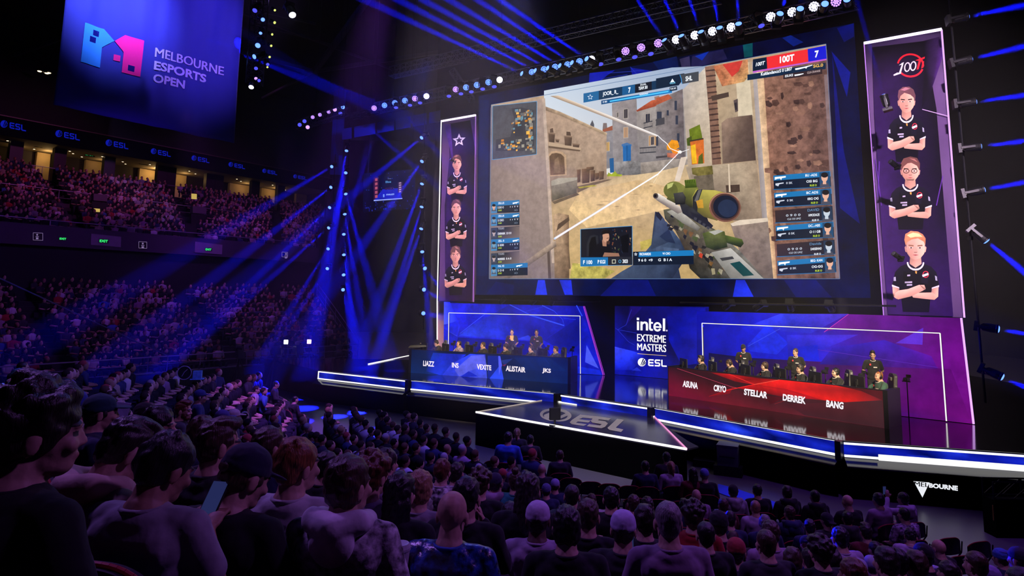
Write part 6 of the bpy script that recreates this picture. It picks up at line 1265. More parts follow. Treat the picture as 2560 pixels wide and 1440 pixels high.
def collar_mesh(pose, near):
    k = ('collar', pose, near)
    if k in _cache: return _cache[k]
    z = 1.040 + dz_of(pose); mb = MB(); pts = [V((.078 * math.cos(t), -.008 + .078 * math.sin(t), z - .025 * math.sin(t) * (1 if math.sin(t) > 0 else .2))) for t in [i * 2 * math.pi / 16 for i in range(17)]]
    mb.path(pts, .011, 8); me = fuse(mb, .006 if near else .011, 2, 'collar'); _cache[k] = me; return me
def hood_mesh(near):
    k = ('hood', near)
    if k in _cache: return _cache[k]
    mb = MB()
    for s in (-1, 1): cap_(mb, (s * .05, .075, 1.02), (s * .105, .02, 1.045), .03, .042); cap_(mb, (s * .105, .02, 1.045), (s * .10, -.075, 1.06), .042, .05); cap_(mb, (s * .10, -.075, 1.06), (0, -.125, 1.045), .05, .06)
    mb.ell((0, -.12, .985), (.10, .05, .09), 14, 10)
    me = fuse(mb, .009 if near else .018, 4, 'hood', lambda c: c + V((0, 0, .01 * noise.noise(c * 12)))); _cache[k] = me; return me
def legs_mesh(pose, near):
    st = pose == 'back'; k = ('legs', st)
    if k in _cache: return _cache[k]
    mb = MB()
    if st:
        mb.ell((0, 0, .93), (.17, .12, .13), 14, 10)
        for s in (-1, 1): cap_(mb, (s * .09, 0, .90), (s * .10, .01, .50), .09, .065); cap_(mb, (s * .10, .01, .50), (s * .11, -.01, .10), .062, .052); cap_(mb, (s * .11, -.03, .05), (s * .12, .12, .04), .045, .04)
    else:
        mb.ell((0, .0, .54), (.185, .15, .10), 14, 10)
        for s in (-1, 1): cap_(mb, (s * .10, .03, .54), (s * .14, .43, .53), .088, .068); cap_(mb, (s * .14, .43, .53), (s * .14, .42, .10), .065, .05); cap_(mb, (s * .14, .41, .05), (s * .15, .57, .04), .045, .038)
    me = fuse(mb, .018, 3, 'trousers'); me.materials.append(CLOTH); me.materials.append(SHOE)
    for p in me.polygons:
        if p.center.z < .10: p.material_index = 1
    _cache[k] = me; return me
def hair_mesh(style, near):
    k = ('hair', style, near)
    if k in _cache: return _cache[k]
    mb = MB(); vox = .0075 if near else .013; rnd = random.Random(hash(style) % 97 if False else len(style) * 7)
    def base(g_=0.0, nape=True):
        mb.ell((0, -.020, .157), (.080 + g_, .096 + g_, .088 + g_), 18, 12)
        if nape: mb.ell((0, -.048, .115), (.070 + g_, .060 + g_, .082), 16, 10)
    amp, fr = .006, 40
    if style == 'short': base(.003)
    elif style == 'crop': base(-.001); amp = .003
    elif style == 'messy': base(.008); amp = .008; fr = 22; [mb.ell((rnd.uniform(-.06, .06), rnd.uniform(-.08, .05), .225 + rnd.uniform(-.01, .015)), (.02, .02, .02), 8, 6) for _ in range(9)]
    elif style == 'curly':
        base(.016); amp = .008; fr = 30
        for _ in range(70):
            t, p_ = rnd.uniform(0, 6.28), rnd.uniform(-.2, 1.5); r_ = .1 if p_ > 0 else .092; q = V((math.cos(t) * math.cos(p_) * r_, -.022 + math.sin(t) * math.cos(p_) * (r_ + .012), .160 + math.sin(p_) * r_))
            if q.y > .03 and q.z < .17: continue
            mb.ell(q, (rnd.uniform(.014, .024),) * 3, 8, 6)
        mb.ell((0, .055, .215), (.06, .04, .035), 12, 8)
    elif style == 'quiff': base(.004); mb.ell((0, .050, .222), (.062, .052, .034), 14, 8); mb.ell((0, .01, .235), (.065, .07, .025), 12, 8); amp = .007
    elif style == 'bob': base(.009); mb.ell((0, -.03, .11), (.090, .075, .095), 16, 10); amp = .006
    elif style == 'long': base(.008); cap_(mb, (0, -.055, .12), (0, -.105, -.10), .078, .06); [cap_(mb, (s * .06, -.04, .1), (s * .075, -.07, -.10), .032, .028) for s in (-1, 1)]; amp = .008
    elif style == 'ponytail': base(.003); cap_(mb, (0, -.115, .17), (.01, -.135, .10), .028, .034); cap_(mb, (.01, -.135, .10), (.02, -.125, -.05), .034, .014)
    elif style == 'bun': base(.003); mb.ell((0, -.07, .262), (.045, .045, .038), 12, 8); amp = .008
    elif style == 'under': mb.ell((0, -.048, .108), (.074, .060, .070), 16, 10); [mb.ell((s * .07, .01, .115), (.012, .028, .035), 10, 6) for s in (-1, 1)]
    elif style in ('cap', 'capback'):
        s = 1 if style == 'cap' else -1; mb.ell((0, -.014, .165), (.086, .104, .082), 20, 14); mb.lathe([(.087, 0), (.090, .02)], 24, 0, Matrix.Translation((0, -.014, .135)) @ Matrix.Diagonal((1, 1.2, 1, 1)))
        mb.ell((0, s * .115 - (0 if s > 0 else .02), .148 if s > 0 else .135), (.070, .075, .009), 16, 6, M=Matrix.Rotation(-.12 * s, 3, 'X')); mb.ell((0, -.014, .248), (.008, .008, .006), 8, 6); amp = .0015
    elif style == 'beanie': mb.ell((0, -.014, .165), (.088, .106, .09), 20, 14); mb.lathe([(.088, 0), (.092, .015), (.088, .035)], 24, 0, Matrix.Translation((0, -.014, .13)) @ Matrix.Diagonal((1, 1.18, 1, 1))); amp = .003
    elif style == 'beard': mb.ell((0, .05, .03), (.046, .046, .034), 14, 8); [mb.ell((s * .05, .03, .06), (.016, .035, .035), 10, 6) for s in (-1, 1)]
    elif style == 'headset':
        mb.path([V((.092 * math.sin(t), -.01, .13 + .122 * math.cos(t))) for t in [math.radians(a_) for a_ in range(-100, 101, 20)]], .010, 8); [mb.ell((s * .092, -.005, .105), (.022, .036, .042), 12, 8) for s in (-1, 1)]; mb.path([V((-.09, .01, .085)), V((-.07, .09, .05)), V((-.03, .12, .045))], .006, 6); amp = 0; vox = .009
    def disp(c): return c * 1.0 + (c - V((0, -.02, .13))).normalized() * (amp * noise.noise(V((c.x * fr, c.y * fr * .6, c.z * fr))) * 1.6)
    me = fuse(mb, vox, 1 if style in ('curly', 'messy') else 2, style, disp if amp else None); _cache[k] = me; return me
def mesh_part(nm, me, m, par, rgb, M=None):
    o = bpy.data.objects.new(nm, me); col.objects.link(o)
    if not me.materials: me.materials.append(m)
    elif me.materials[0] is not m and len(me.materials) == 1: pass
    o.parent = par; o.color = (*rgb, 1)
    if M is not None: o.matrix_local = M
    if len(me.materials) == 1 and me.materials[0] is not m: o.material_slots[0].link = 'OBJECT'; o.material_slots[0].material = m
    return o
SK = {'pale': (.55, .34, .26), 'fair': (.48, .29, .21), 'tan': (.34, .19, .12), 'dark': (.12, .065, .045)}
HC = {'black': (.012, .010, .010), 'dark': (.025, .017, .012), 'brown': (.07, .038, .02), 'auburn': (.15, .05, .022), 'blond': (.38, .22, .10), 'grey': (.25, .23, .23), 'ginger': (.28, .10, .03)}
SC = {'black': (.010, .010, .012), 'charcoal': (.03, .03, .035), 'navy': (.02, .03, .08), 'blue': (.03, .10, .50), 'white': (.62, .60, .62), 'grey': (.30, .29, .33), 'beige': (.50, .36, .30), 'mauve': (.30, .20, .32), 'lilac': (.45, .36, .52), 'red': (.35, .02, .02), 'maroon': (.12, .015, .02), 'teal': (.02, .20, .22), 'green': (.03, .08, .06), 'camo grey': (.62, .58, .64), 'tan': (.40, .28, .18)}
def person(loc, rz, pose='lap', hv='fwd', style='short', shirt='black', hair='dark', skin='fair', long_=True, hood=False, near=False, scale=1.0, label=None, group=None, shm=None, hatc=None, extra=()):
    t = root('person', loc, rz, label, 'person', group, scale)
    b = mesh_part('body', body_mesh(pose, hv, near), SKIN, t, SK[skin])
    m_ = shm or CLOTH; sh_ = mesh_part('shirt', shirt_mesh(pose, long_, near), m_, t, SC[shirt])
    if near or pose == 'back': mesh_part('collar', collar_mesh(pose, near), CLOTH, sh_, tuple(v * .8 for v in SC[shirt]))
    if hood: mesh_part('hood', hood_mesh(near), m_ if near and shm is None else CLOTH, sh_, tuple(v * 1.1 for v in SC[shirt]))
    mesh_part('trousers', legs_mesh(pose, near), CLOTH, t, random.choice(((.015, .015, .02), (.03, .04, .08), (.05, .05, .05))))
    M = head_matrix(hv, 1.055 + dz_of(pose))
    if style in ('cap', 'capback', 'beanie'):
        mesh_part('hair', hair_mesh('under', near), HAIR, t, HC[hair], M); mesh_part('hat' if style == 'beanie' else 'cap', hair_mesh(style, near), CLOTH, t, hatc or SC['navy'], M)
    if style == 'cap' and near:
        if 'strap' not in _cache: _cache['strap'] = MB().ell((0, -.112, .138), (.034, .010, .022), 14, 8).mesh('strap_opening')
        mesh_part('strap_opening', _cache['strap'], HAIR, t, HC[hair], M)
    if style in ('cap', 'capback', 'beanie'): pass
    elif style != 'bald': mesh_part('hair', hair_mesh(style, near), HAIR, t, HC[hair], M)
    for e in extra:
        if e == 'headset': mesh_part('headset', hair_mesh('headset', near), BLACKMETAL, t, (.02, .02, .02), M)
        if e == 'beard': mesh_part('beard', hair_mesh('beard', near), HAIR, t, HC[hair], M)
    return t

# ------------------------------------------------------------------ chairs
REDP = mat('red_piping', (0.30, 0.01, 0.012), .6); SEATF = mat('dark_seat_fabric', (0.012, 0.012, 0.02), .75, noise_amt=.3, noise_scale=30, bump=.3)
PLAST = mat('black_plastic', (0.008, 0.008, 0.012), .28)
def arc_back(w, z0, z1, y0, bow, th, n=10, inset=0.0):
    """rounded chair back panel, convex to the rear"""
    mb = MB(); out = []
    for i in range(n + 1):
        a = -1 + 2 * i / n; x = a * (w / 2 - inset); zt = z1 - inset - (z1 - z0) * .30 * abs(a) ** 3.2; y = y0 + bow * (a * a); out.append((x, y, zt))
    vs = []; fs = []
    for x, y, zt in out: vs += [(x, y, z0 + inset), (x, y, zt), (x, y - th, zt), (x, y - th, z0 + inset)]
    for i in range(n):
        k = i * 4
        for j in range(4): fs.append((k + j, k + 4 + j, k + 4 + (j + 1) % 4, k + (j + 1) % 4))
    fs += [(0, 1, 2, 3), (n * 4 + 3, n * 4 + 2, n * 4 + 1, n * 4)]; mb.add(vs, fs); return mb, out
def make_folding_chair():
    t = root('folding_chair', (0, 0, 0)); mb, out = arc_back(.46, .60, .86, -.22, .05, .02, 14); bk = mb.build('backrest', PLAST, t)
    MB().path([V((x, y - .01, z + .004)) for x, y, z in out], .009, 6).build('piping', REDP, bk)
    MB().box((-.22, -.20, .43), (.22, .22, .46)).build('seat', SEATF, t, bevel=.012)
    for s in (-1, 1): MB().path([V((s * .235, .24, .0)), V((s * .235, -.20, .62)), V((s * .225, -.23, .80))], .012, 6).build('leg', PLAST, t); MB().path([V((s * .215, -.26, 0)), V((s * .215, .16, .45))], .012, 6).build('leg', PLAST, t)
    return t
def make_arena_seat():
    t = root('arena_seat', (0, 0, 0)); mb, out = arc_back(.50, .40, .90, -.23, .06, .06, 22); bk = mb.build('backrest', SEATF, t)
    MB().path([V((.25 * -1, -.20, .44))] + [V((x, y - .035, z + .004)) for x, y, z in out] + [V((.25, -.20, .44))], .010, 8).build('piping', REDP, bk)
    MB().box((-.23, -.20, .38), (.23, .24, .46)).build('seat', SEATF, t, bevel=.03); MB().box((-.05, -.25, 0), (.05, -.10, .40)).build('bracket', PLAST, t); return t
CH = {'folding': make_folding_chair(), 'arena': make_arena_seat()}; _used = set()
def chair(kind, loc, rz, label, group):
    o = CH[kind] if kind not in _used else copy_tree(CH[kind]); _used.add(kind)
    o.location = loc; o.rotation_euler = (0, 0, rz); return tag(o, label, 'chair', group)

# ------------------------------------------------------------------ raked floor around the stage
RC = V((7, 23, 0)); PITCH = .74; R0 = 10.6
def rowr(i): return R0 + PITCH * i
def zrow(i): return max(0.0, (rowr(i) - 14.2) * .36)
def rown(x, y): return max(0, round((math.hypot(x - RC.x, y - RC.y) - R0) / PITCH))
def zground(x, y): return zrow(rown(x, y))
YT = [(-50, 893), (0, 896), (300, 905), (500, 922), (610, 922), (690, 938), (745, 1012), (800, 1085), (812, 1003), (1066, 1032), (1250, 1070), (1290, 1085), (1395, 1130), (1400, 1240), (1600, 1250), (1780, 1250), (2000, 1262), (2250, 1300), (2300, 1390), (2600, 1400)]
def ytop(px):
    for (x0, y0), (x1, y1) in zip(YT, YT[1:]):
        if x0 <= px <= x1: return y0 + (y1 - y0) * (px - x0) / (x1 - x0)
    return 2000
mb = MB(); n_ = 60; a0, a1 = math.radians(165), math.radians(300)
for i in range(5, 19):
    ra = rowr(i) - PITCH / 2; rb = rowr(i) + PITCH / 2 if i < 18 else rowr(i) + 3; z = zrow(i)
    if z <= 0: continue
    k = len(mb.v); vs = []; fs = []
    for j in range(n_ + 1):
        t = a0 + (a1 - a0) * j / n_; cs, sn = math.cos(t), math.sin(t)
        for r_, zz in ((ra, 0), (ra, z), (rb, z), (rb, 0)): vs.append((RC.x + r_ * cs, RC.y + r_ * sn, zz))
    ok_ = [vs[j * 4 + 2][1] < 4 or (lambda q: q[1] > ytop(min(2590, max(-40, q[0]))) + 12)(proj(V((vs[j * 4 + 2][0], vs[j * 4 + 2][1], z + 1.1)))) for j in range(n_ + 1)]
    for j in range(n_):
        if not (ok_[j] and ok_[j + 1]): continue
        q = j * 4; fs += [(q, q + 4, q + 5, q + 1), (q + 1, q + 5, q + 6, q + 2), (q + 2, q + 6, q + 7, q + 3)]
        for e, prev in ((q, j > 0 and ok_[j - 1]), (q + 4, j + 2 <= n_ and ok_[j + 2] if j + 2 <= n_ else False)):
            if not prev: fs.append((e, e + 1, e + 2, e + 3))
    mb.add(vs, fs)
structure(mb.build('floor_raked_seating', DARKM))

def solve(px, py, hs):
    best = None; lo, hi = .245 * FL / hs * .72, .245 * FL / hs * 1.38
    for k in range(60):
        D = lo + (hi - lo) * k / 59; p = atd(px, py, D); zg = zground(p.x, p.y); s = (p.z - zg) / 1.29
        c_ = abs(math.log(.245 * max(.3, s) * FL / D / hs)) * 1.6 + abs(math.log(max(.3, s))) * 3
        if best is None or c_ < best[0]: best = (c_, D, p, zg, s)
    return best
def yaw_to(p, q): d = V(q) - V(p); return math.atan2(-d.x, d.y)
placed = []; scr = []
def seat_person(px, py, hs, yaw, desc, style='short', shirt='black', hair='dark', skin='fair', pose='lap', hv='fwd', long_=True, hood=False, shm=None, hatc=None, chairlab=None, extra=(), stand=0):
    _, D, p, zg, s = solve(px, py, hs); s2 = min(1.15, max(.86, s)); rz = -math.radians(yaw)
    # root sits under the hips; the head is a touch ahead of it
    off = V((-math.sin(rz) * .02, math.cos(rz) * .02, 0)); loc = V((p.x, p.y, 0)) - off * s2; loc.z = p.z - 1.29 * s2
    t = person(loc, rz, pose, hv, style, shirt, hair, skin, long_, hood, hs > 42, s2, desc, 'seated audience', shm, hatc, extra)
    placed.append((loc.x, loc.y, D)); scr.append((px, py + hs / 2, hs, D))
    kind = 'arena' if zg > 0 else 'folding'
    pre = ('red-piped seat under the ', 'seat under the ') if kind == 'arena' else ('folding chair under the ', 'chair under the '); cl_ = chairlab or desc
    while len((pre[1] + cl_).replace('-', '').split()) > 16: cl_ = cl_.rsplit(',', 1)[0] if ',' in cl_ else ' '.join(cl_.split()[:13])
    chair(kind, loc, rz, (pre[0] if len((pre[0] + cl_).replace('-', '').split()) <= 15 else pre[1]) + cl_, 'occupied seats'); return t
# the people one can tell apart, by where the photograph shows the top of the head
near_list = [
 (88, 968, 225, 52, 'person in black tee with big curly dark hair at the lower left corner', dict(style='curly', shirt='black', hair='dark', long_=False, chairlab='curly-haired person in the lower left corner')),
 (284, 1043, 150, 58, 'person in beige hoodie with brown fade, looking down, right of the curly-haired one', dict(style='quiff', shirt='beige', hair='dark', hood=True, hv='down', chairlab='person in the beige hoodie')),
 (392, 1086, 158, 34, 'person in grey tee bowed over a phone, right of the beige hoodie', dict(style='messy', shirt='grey', hair='black', hv='dnrt', pose='phone', long_=False, skin='tan', chairlab='person in grey tee with phone')),
 (545, 1055, 112, 48, 'person in black jacket with swept brown hair behind the dark cap', dict(style='quiff', shirt='charcoal', hair='brown', chairlab='person with swept brown hair')),
 (592, 1113, 148, 42, 'person in black collared jacket and navy cap at lower left centre', dict(style='cap', shirt='black', hair='brown', hatc=(.012, .012, .04), hv='dnrt', chairlab='person in navy cap and black jacket')),
 (672, 1070, 92, 40, 'person with dark brown hair in dark top between navy cap and ginger hair', dict(style='short', shirt='navy', hair='brown', chairlab='dark brown head beside the ginger one')),
 (740, 1101, 128, 34, 'ginger-haired person in white tee with red print', dict(style='messy', shirt='white', hair='ginger', long_=False, chairlab='ginger-haired person in white tee')),
 (868, 1145, 136, 30, 'person in patterned grey hoodie with straight dark brown hair', dict(style='bob', shirt='camo grey', hair='brown', hood=True, shm=PATT, chairlab='person in the patterned grey hoodie')),
 (817, 1130, 70, 30, 'dark head between the ginger one and the patterned hoodie', dict(style='short', shirt='black', hair='black')),
 (930, 1138, 92, 28, 'person in lilac tee with curly auburn hair behind the patterned hoodie', dict(style='curly', shirt='lilac', hair='auburn', long_=False)),
 (966, 1124, 72, 30, 'person with thick dark hair turned right behind the auburn curls', dict(style='messy', shirt='mauve', hair='dark')),
 (1000, 1186, 98, 20, 'person in black with long straight black hair left of the bald head', dict(style='long', shirt='black', hair='black')),
 (1050, 1180, 78, 18, 'person in grey top with light brown hair behind the long black hair', dict(style='bob', shirt='grey', hair='blond')),
 (1131, 1230, 112, 12, 'big bald person in shiny dark blue floral shirt, lower centre', dict(style='bald', shirt='blue', shm=SHINY, hair='dark', chairlab='big bald person in shiny shirt')),
 (1167, 1195, 96, 14, 'person in black with wet-looking dark hair right behind the bald head', dict(style='short', shirt='black', hair='black', pose='chin')),
 (1106, 1150, 62, 20, 'person in black and white print shirt with dark reddish hair', dict(style='messy', shirt='white', hair='auburn', shm=PATT, long_=False)),
 (1141, 1158, 56, 18, 'dark-haired head right of the print shirt person', dict(style='short', shirt='charcoal', hair='dark')),
 (1200, 1176, 66, 14, 'person with bushy brown hair behind the wet-haired person', dict(style='curly', shirt='black', hair='brown')),
 (1238, 1184, 52, 12, 'person in mauve hoodie and dark cap in the centre rows', dict(style='cap', shirt='mauve', hair='dark', hood=True, hatc=(.02, .02, .05))),
 (1290, 1180, 56, 12, 'person in teal top with a topknot bun', dict(style='bun', shirt='teal', hair='brown')),
 (1320, 1186, 82, 8, 'person in black with long dark hair in front of the topknot', dict(style='long', shirt='black', hair='dark')),
 (1345, 1256, 84, 8, 'person in pale polo, left of the two in white caps', dict(style='cap', shirt='lilac', hair='dark', skin='dark', hatc=(.5, .42, .6), chairlab='left white cap person')),
 (1417, 1270, 96, 4, 'person in black jacket with glossy black hair between the two white caps', dict(style='bob', shirt='black', hair='black', chairlab='black hair between white caps')),
 (1470, 1250, 76, 14, 'person in black with dark brown hair behind the glossy black head', dict(style='short', shirt='black', hair='brown', pose='phone')),
 (1558, 1279, 88, 10, 'person in dark jacket and white cap showing the strap opening', dict(style='cap', shirt='charcoal', hair='dark', hatc=(.46, .4, .62), pose='phone', chairlab='person in white cap and dark jacket')),
 (1430, 1213, 56, 6, 'dark-haired person in grey-green shirt behind the glossy black head', dict(style='crop', shirt='green', hair='dark', long_=False)),
 (1366, 1211, 40, 6, 'person in dark top with a patterned bandana', dict(style='beanie', shirt='navy', hair='dark', hatc=(.10, .10, .25))),
 (1388, 1198, 38, 6, 'person in a lilac cap near the patterned bandana', dict(style='cap', shirt='navy', hair='dark', hatc=(.3, .26, .5))),
 (1528, 1219, 62, 2, 'person in black tee with dark hair before the empty folding chairs', dict(style='short', shirt='black', hair='black', long_=False)),
 (1479, 1235, 34, 4, 'small brown head just below the empty folding chairs', dict(style='short', shirt='white', hair='brown')),
 (1584, 1238, 52, 4, 'dark brown head, left of two behind the right white cap', dict(style='short', shirt='grey', hair='brown')),
 (1618, 1243, 52, 0, 'dark brown head, right of two behind the right white cap', dict(style='short', shirt='black', hair='dark')),
 (1611, 1265, 72, 4, 'person with shaggy dark hair left of the grey-haired one', dict(style='messy', shirt='black', hair='dark')),
 (1670, 1256, 92, 0, 'grey-haired person in pale violet sweater, lower centre right', dict(style='crop', shirt='mauve', hair='grey', chairlab='grey-haired person in pale sweater')),
 (1734, 1257, 62, 22, 'person in red top with gold collar and curly dark top', dict(style='curly', shirt='red', hair='dark')),
 (1764, 1306, 66, 2, 'person in black track jacket with cropped black hair', dict(style='crop', shirt='black', hair='black')),
 (1797, 1281, 60, 2, 'person in black with a soft black cap behind the track jacket', dict(style='beanie', shirt='black', hair='black', hatc=(.01, .01, .012))),
 (1741, 1224, 34, 0, 'person with shaved reddish head behind the front row at right', dict(style='bald', shirt='mauve', hair='dark')),
 (1808, 1247, 38, 0, 'brown-haired person in dark maroon top in second row', dict(style='short', shirt='maroon', hair='brown')),
 (1888, 1252, 42, 0, 'blond person in lilac tee with a dark shoulder strap', dict(style='crop', shirt='lilac', hair='blond', long_=False)),
 (1915, 1326, 66, -4, 'person in dark crew neck with dark brown hair, front at lower right', dict(style='crop', shirt='charcoal', hair='brown')),
 (1926, 1303, 58, -2, 'brown-haired head just behind the dark crew neck person', dict(style='short', shirt='mauve', hair='brown')),
 (1974, 1266, 44, -4, 'brown-haired person in blue hoodie in second row at right', dict(style='short', shirt='navy', hair='brown', hood=True)),
 (2024, 1299, 48, 10, 'dark-haired person in navy looking left of the curly one', dict(style='short', shirt='navy', hair='dark')),
 (2050, 1345, 64, -6, 'person in black with curly dark hair, lower right', dict(style='curly', shirt='black', hair='dark')),
 (2067, 1283, 42, -8, 'person in dark cap worn backwards in second row', dict(style='capback', shirt='charcoal', hair='dark', hatc=(.012, .012, .02))),
 (2100, 1319, 54, -8, 'person in pale tee with black hair leaning right', dict(style='short', shirt='lilac', hair='black', long_=False)),
 (2215, 1371, 74, -10, 'dark brown head at the bottom edge below the bowed person', dict(style='messy', shirt='maroon', hair='dark')),
 (2243, 1374, 64, -12, 'dark head just right of the dark brown head at bottom', dict(style='short', shirt='black', hair='black')),
 (2188, 1355, 40, -8, 'small dark brown head left of the pair at bottom right', dict(style='short', shirt='mauve', hair='dark')),
 (2290, 1380, 60, -12, 'olive-brown head at the bottom edge right of the pair', dict(style='messy', shirt='black', hair='brown')),
 (2309, 1362, 56, -12, 'person in a big black hat left of the bald head at right', dict(style='beanie', shirt='black', hair='black', hatc=(.01, .01, .012))),
 (2347, 1350, 44, -14, 'bald person in black at lower right, below the empty chairs', dict(style='bald', shirt='black', hair='dark')),
 (2372, 1404, 60, -14, 'dark head at the bottom edge below the bald person', dict(style='short', shirt='black', hair='dark')),
 (2440, 1380, 62, -16, 'brown-haired head at bottom right, left of the brimmed cap', dict(style='crop', shirt='charcoal', hair='brown')),
 (2476, 1418, 54, -16, 'person in violet cap at the bottom right edge', dict(style='beanie', shirt='black', hair='dark', hatc=(.2, .14, .34))),
 (2502, 1374, 48, -18, 'person in blue patterned cap at far right', dict(style='beanie', shirt='navy', hair='brown', hatc=(.05, .12, .5))),
 (2549, 1370, 56, -20, 'person in black cap at the right edge of the frame', dict(style='cap', shirt='black', hair='dark', hatc=(.015, .015, .03))),
 # front row, right block
 (1400, 1126, 35, 0, 'lone person in dark jacket sitting before the empty chairs, back to camera', dict(style='short', shirt='charcoal', hair='brown')),
 (1355, 1160, 33, 0, 'person with a bald reddish head and black top behind the lone sitter', dict(style='bald', shirt='black', hair='dark')),
 (1271, 1080, 36, 12, 'person in bright blue long-sleeved top near the thrust platform', dict(style='short', shirt='blue', hair='black')),
 (1293, 1071, 32, 10, 'blond ponytailed person right of the bright blue top', dict(style='ponytail', shirt='charcoal', hair='blond')),
 (1326, 1088, 33, 4, 'person in dark jacket right of the blond ponytail', dict(style='short', shirt='charcoal', hair='black')),
 (1613, 1153, 31, 0, 'person in navy top, leftmost of the group under the wedge tip', dict(style='short', shirt='navy', hair='black')),
 (1666, 1131, 32, 0, 'person in dark top with glasses behind the blond ponytail at right', dict(style='short', shirt='charcoal', hair='black')),
 (1677, 1154, 33, -4, 'person in lilac sweater with long blond ponytail', dict(style='ponytail', shirt='lilac', hair='blond')),
 (1732, 1170, 33, 0, 'person with long black hair beside the blue cap', dict(style='long', shirt='maroon', hair='black')),
 (1761, 1173, 36, 6, 'broad person in black with blue-lit grey cap', dict(style='beanie', shirt='black', hair='grey', hatc=(.12, .16, .5))),  # hat colour holds the blue light that falls on a grey cap
 (1833, 1214, 40, 0, 'person in grey hoodie and dark cap in the front row', dict(style='beanie', shirt='grey', hair='dark', hood=True, hatc=(.015, .015, .02))),
 (1893, 1211, 40, 0, 'person in black jacket, dark hair, right of the grey hoodie in front row', dict(style='short', shirt='black', hair='black')),
 (1967, 1216, 40, -4, 'person with tousled dark hair and black hoodie in front row', dict(style='messy', shirt='black', hair='dark', hood=True)),
 (2037, 1226, 40, -4, 'person in black high-collared jacket right of the tousled one', dict(style='crop', shirt='black', hair='black', hood=True)),
 (2119, 1238, 40, -10, 'bald person in black tee with a lanyard in front row', dict(style='bald', shirt='black', hair='dark', long_=False, skin='pale', pose='crossed')),
 (2196, 1234, 42, -14, 'dark-haired person in violet-grey shirt right of the bald one', dict(style='messy', shirt='mauve', hair='black')),
 (2258, 1232, 42, -14, 'person in pale violet hoodie holding up a phone by the lit sign', dict(style='short', shirt='lilac', hair='black', hood=True, pose='raise')),
 (2260, 1270, 44, -12, 'person in black and white checked shirt below the pale hoodie', dict(style='crop', shirt='lilac', hair='black', shm=PATT, long_=False)),
 (2276, 1321, 46, 30, 'person with a lanyard bowing the head before the checked shirt', dict(style='short', shirt='lilac', hair='black', hv='down')),
 # left block, larger heads
 (180, 976, 76, 60, 'person in blue cap and dark top behind the big curly hair', dict(style='cap', shirt='black', hair='dark', hatc=(.03, .07, .35))),
 (250, 988, 78, 55, 'person in green cap and dark blue jacket behind the beige hoodie', dict(style='cap', shirt='navy', hair='dark', hatc=(.01, .05, .07), skin='fair')),
 (360, 1010, 56, 55, 'person in a wide black hat, left rows', dict(style='beanie', shirt='black', hair='black', hatc=(.01, .01, .012))),
 (397, 1020, 82, 62, 'person with glossy dark wavy hair facing right behind the grey tee', dict(style='messy', shirt='black', hair='black', hv='rt', pose='phone')),
 (458, 1004, 52, 60, 'person with reddish hair and beard in profile, left rows', dict(style='quiff', shirt='charcoal', hair='auburn', hv='rt', extra=('beard',))),
 (506, 1043, 72, 45, 'person with dark brown hair behind the swept brown hair', dict(style='messy', shirt='navy', hair='brown')),
 (556, 1026, 46, 55, 'person in navy cap in front of the tan cap', dict(style='cap', shirt='black', hair='dark', hatc=(.05, .04, .14))),
 (585, 1024, 44, 55, 'person in tan cap facing right in the left rows', dict(style='cap', shirt='charcoal', hair='dark', hatc=(.45, .32, .28))),
 (500, 975, 40, 62, 'person in navy cap and blue top in the left rows', dict(style='cap', shirt='navy', hair='dark', hatc=(.03, .04, .14))),
 (738, 990, 20, 40, 'lone person sitting on the open floor between the blocks', dict(style='crop', shirt='charcoal', hair='black')),
 (641, 965, 22, 75, 'person in pale blue sweater in the last chair of a left row', dict(style='short', shirt='lilac', hair='dark')),
 (690, 953, 20, 78, 'person leaning forward at the right end of the left block', dict(style='short', shirt='charcoal', hair='black')),
]
for px, py, hs, yaw, lab, kw in near_list:
    if hs > 85 and yaw > 28 and 'hv' not in kw: kw['hv'] = 'rt'
    seat_person(px, py, hs, yaw - (24 if hs > 85 and yaw > 28 else 0), lab, **kw)
# phones, cup
def phone(p, rz, lab, rx, lit=True):
    t = root('smartphone', p, rz, lab, 'phone'); M = Matrix.Rotation(-rx, 4, 'X')
    MB().box((-.037, -.004, -.075), (.037, .004, .075), M=M).build('case', BLACK, t); MB().box((-.033, -.0055, -.068), (.033, -.0042, .068), M=M).build('display', glow('phone_display', S(34, 40, 84), 1.0) if lit else BLACK, t)
gt = [o for o in col.objects if o.type == 'EMPTY' and 'white tee with red print' in o.get('label', '')][0]
PR = mat('red_print', (.55, .03, .02), .7); sh_ = [x for x in gt.children if x.name.startswith('shirt')][0]
mb = MB(); mb.path([V((.02 + .055 * math.cos(a_), -.150 + .012 * abs(math.cos(a_)), .80 + .04 * math.sin(a_))) for a_ in [i * math.pi / 8 for i in range(13)]], .012, 6); mb.path([V((-.10, -.146, .84)), V((-.07, -.150, .76)), V((-.04, -.150, .84))], .011, 6); mb.build('back_print', PR, sh_)
for key, lq, rx_, lab in (('grey tee bowed', (0, .40, .95), .7, 'dark phone held by the person in the grey tee'), ('showing the strap opening', (.04, .42, .97), .6, 'phone with lit display held by the right white cap person'), ('holding up a phone', (-.14, .30, 1.26), 0, 'phone held up by the person in the pale violet hoodie')):
    pt = [o for o in col.objects if o.type == 'EMPTY' and key in o.get('label', '')][0]; w_ = Matrix.Translation(pt.location) @ pt.rotation_euler.to_matrix().to_4x4() @ (V(lq) * pt.scale[0])
    ph_ = phone(w_, pt.rotation_euler.z, lab, rx_)
p = atd(1000, 1390, 3.0); t = root('drink_cup', p - V((0, 0, .08)), 0, 'pale plastic drink cup with lid beside the patterned hoodie sleeve', 'cup'); cm = mat('pale_plastic', (.4, .38, .45), .4)
MB().lathe([(.032, 0), (.043, .11)], 18).build('cup_body', cm, t); MB().lathe([(.046, .108), (.046, .118), (.038, .135), (.03, .137)], 18).build('lid', cm, t)
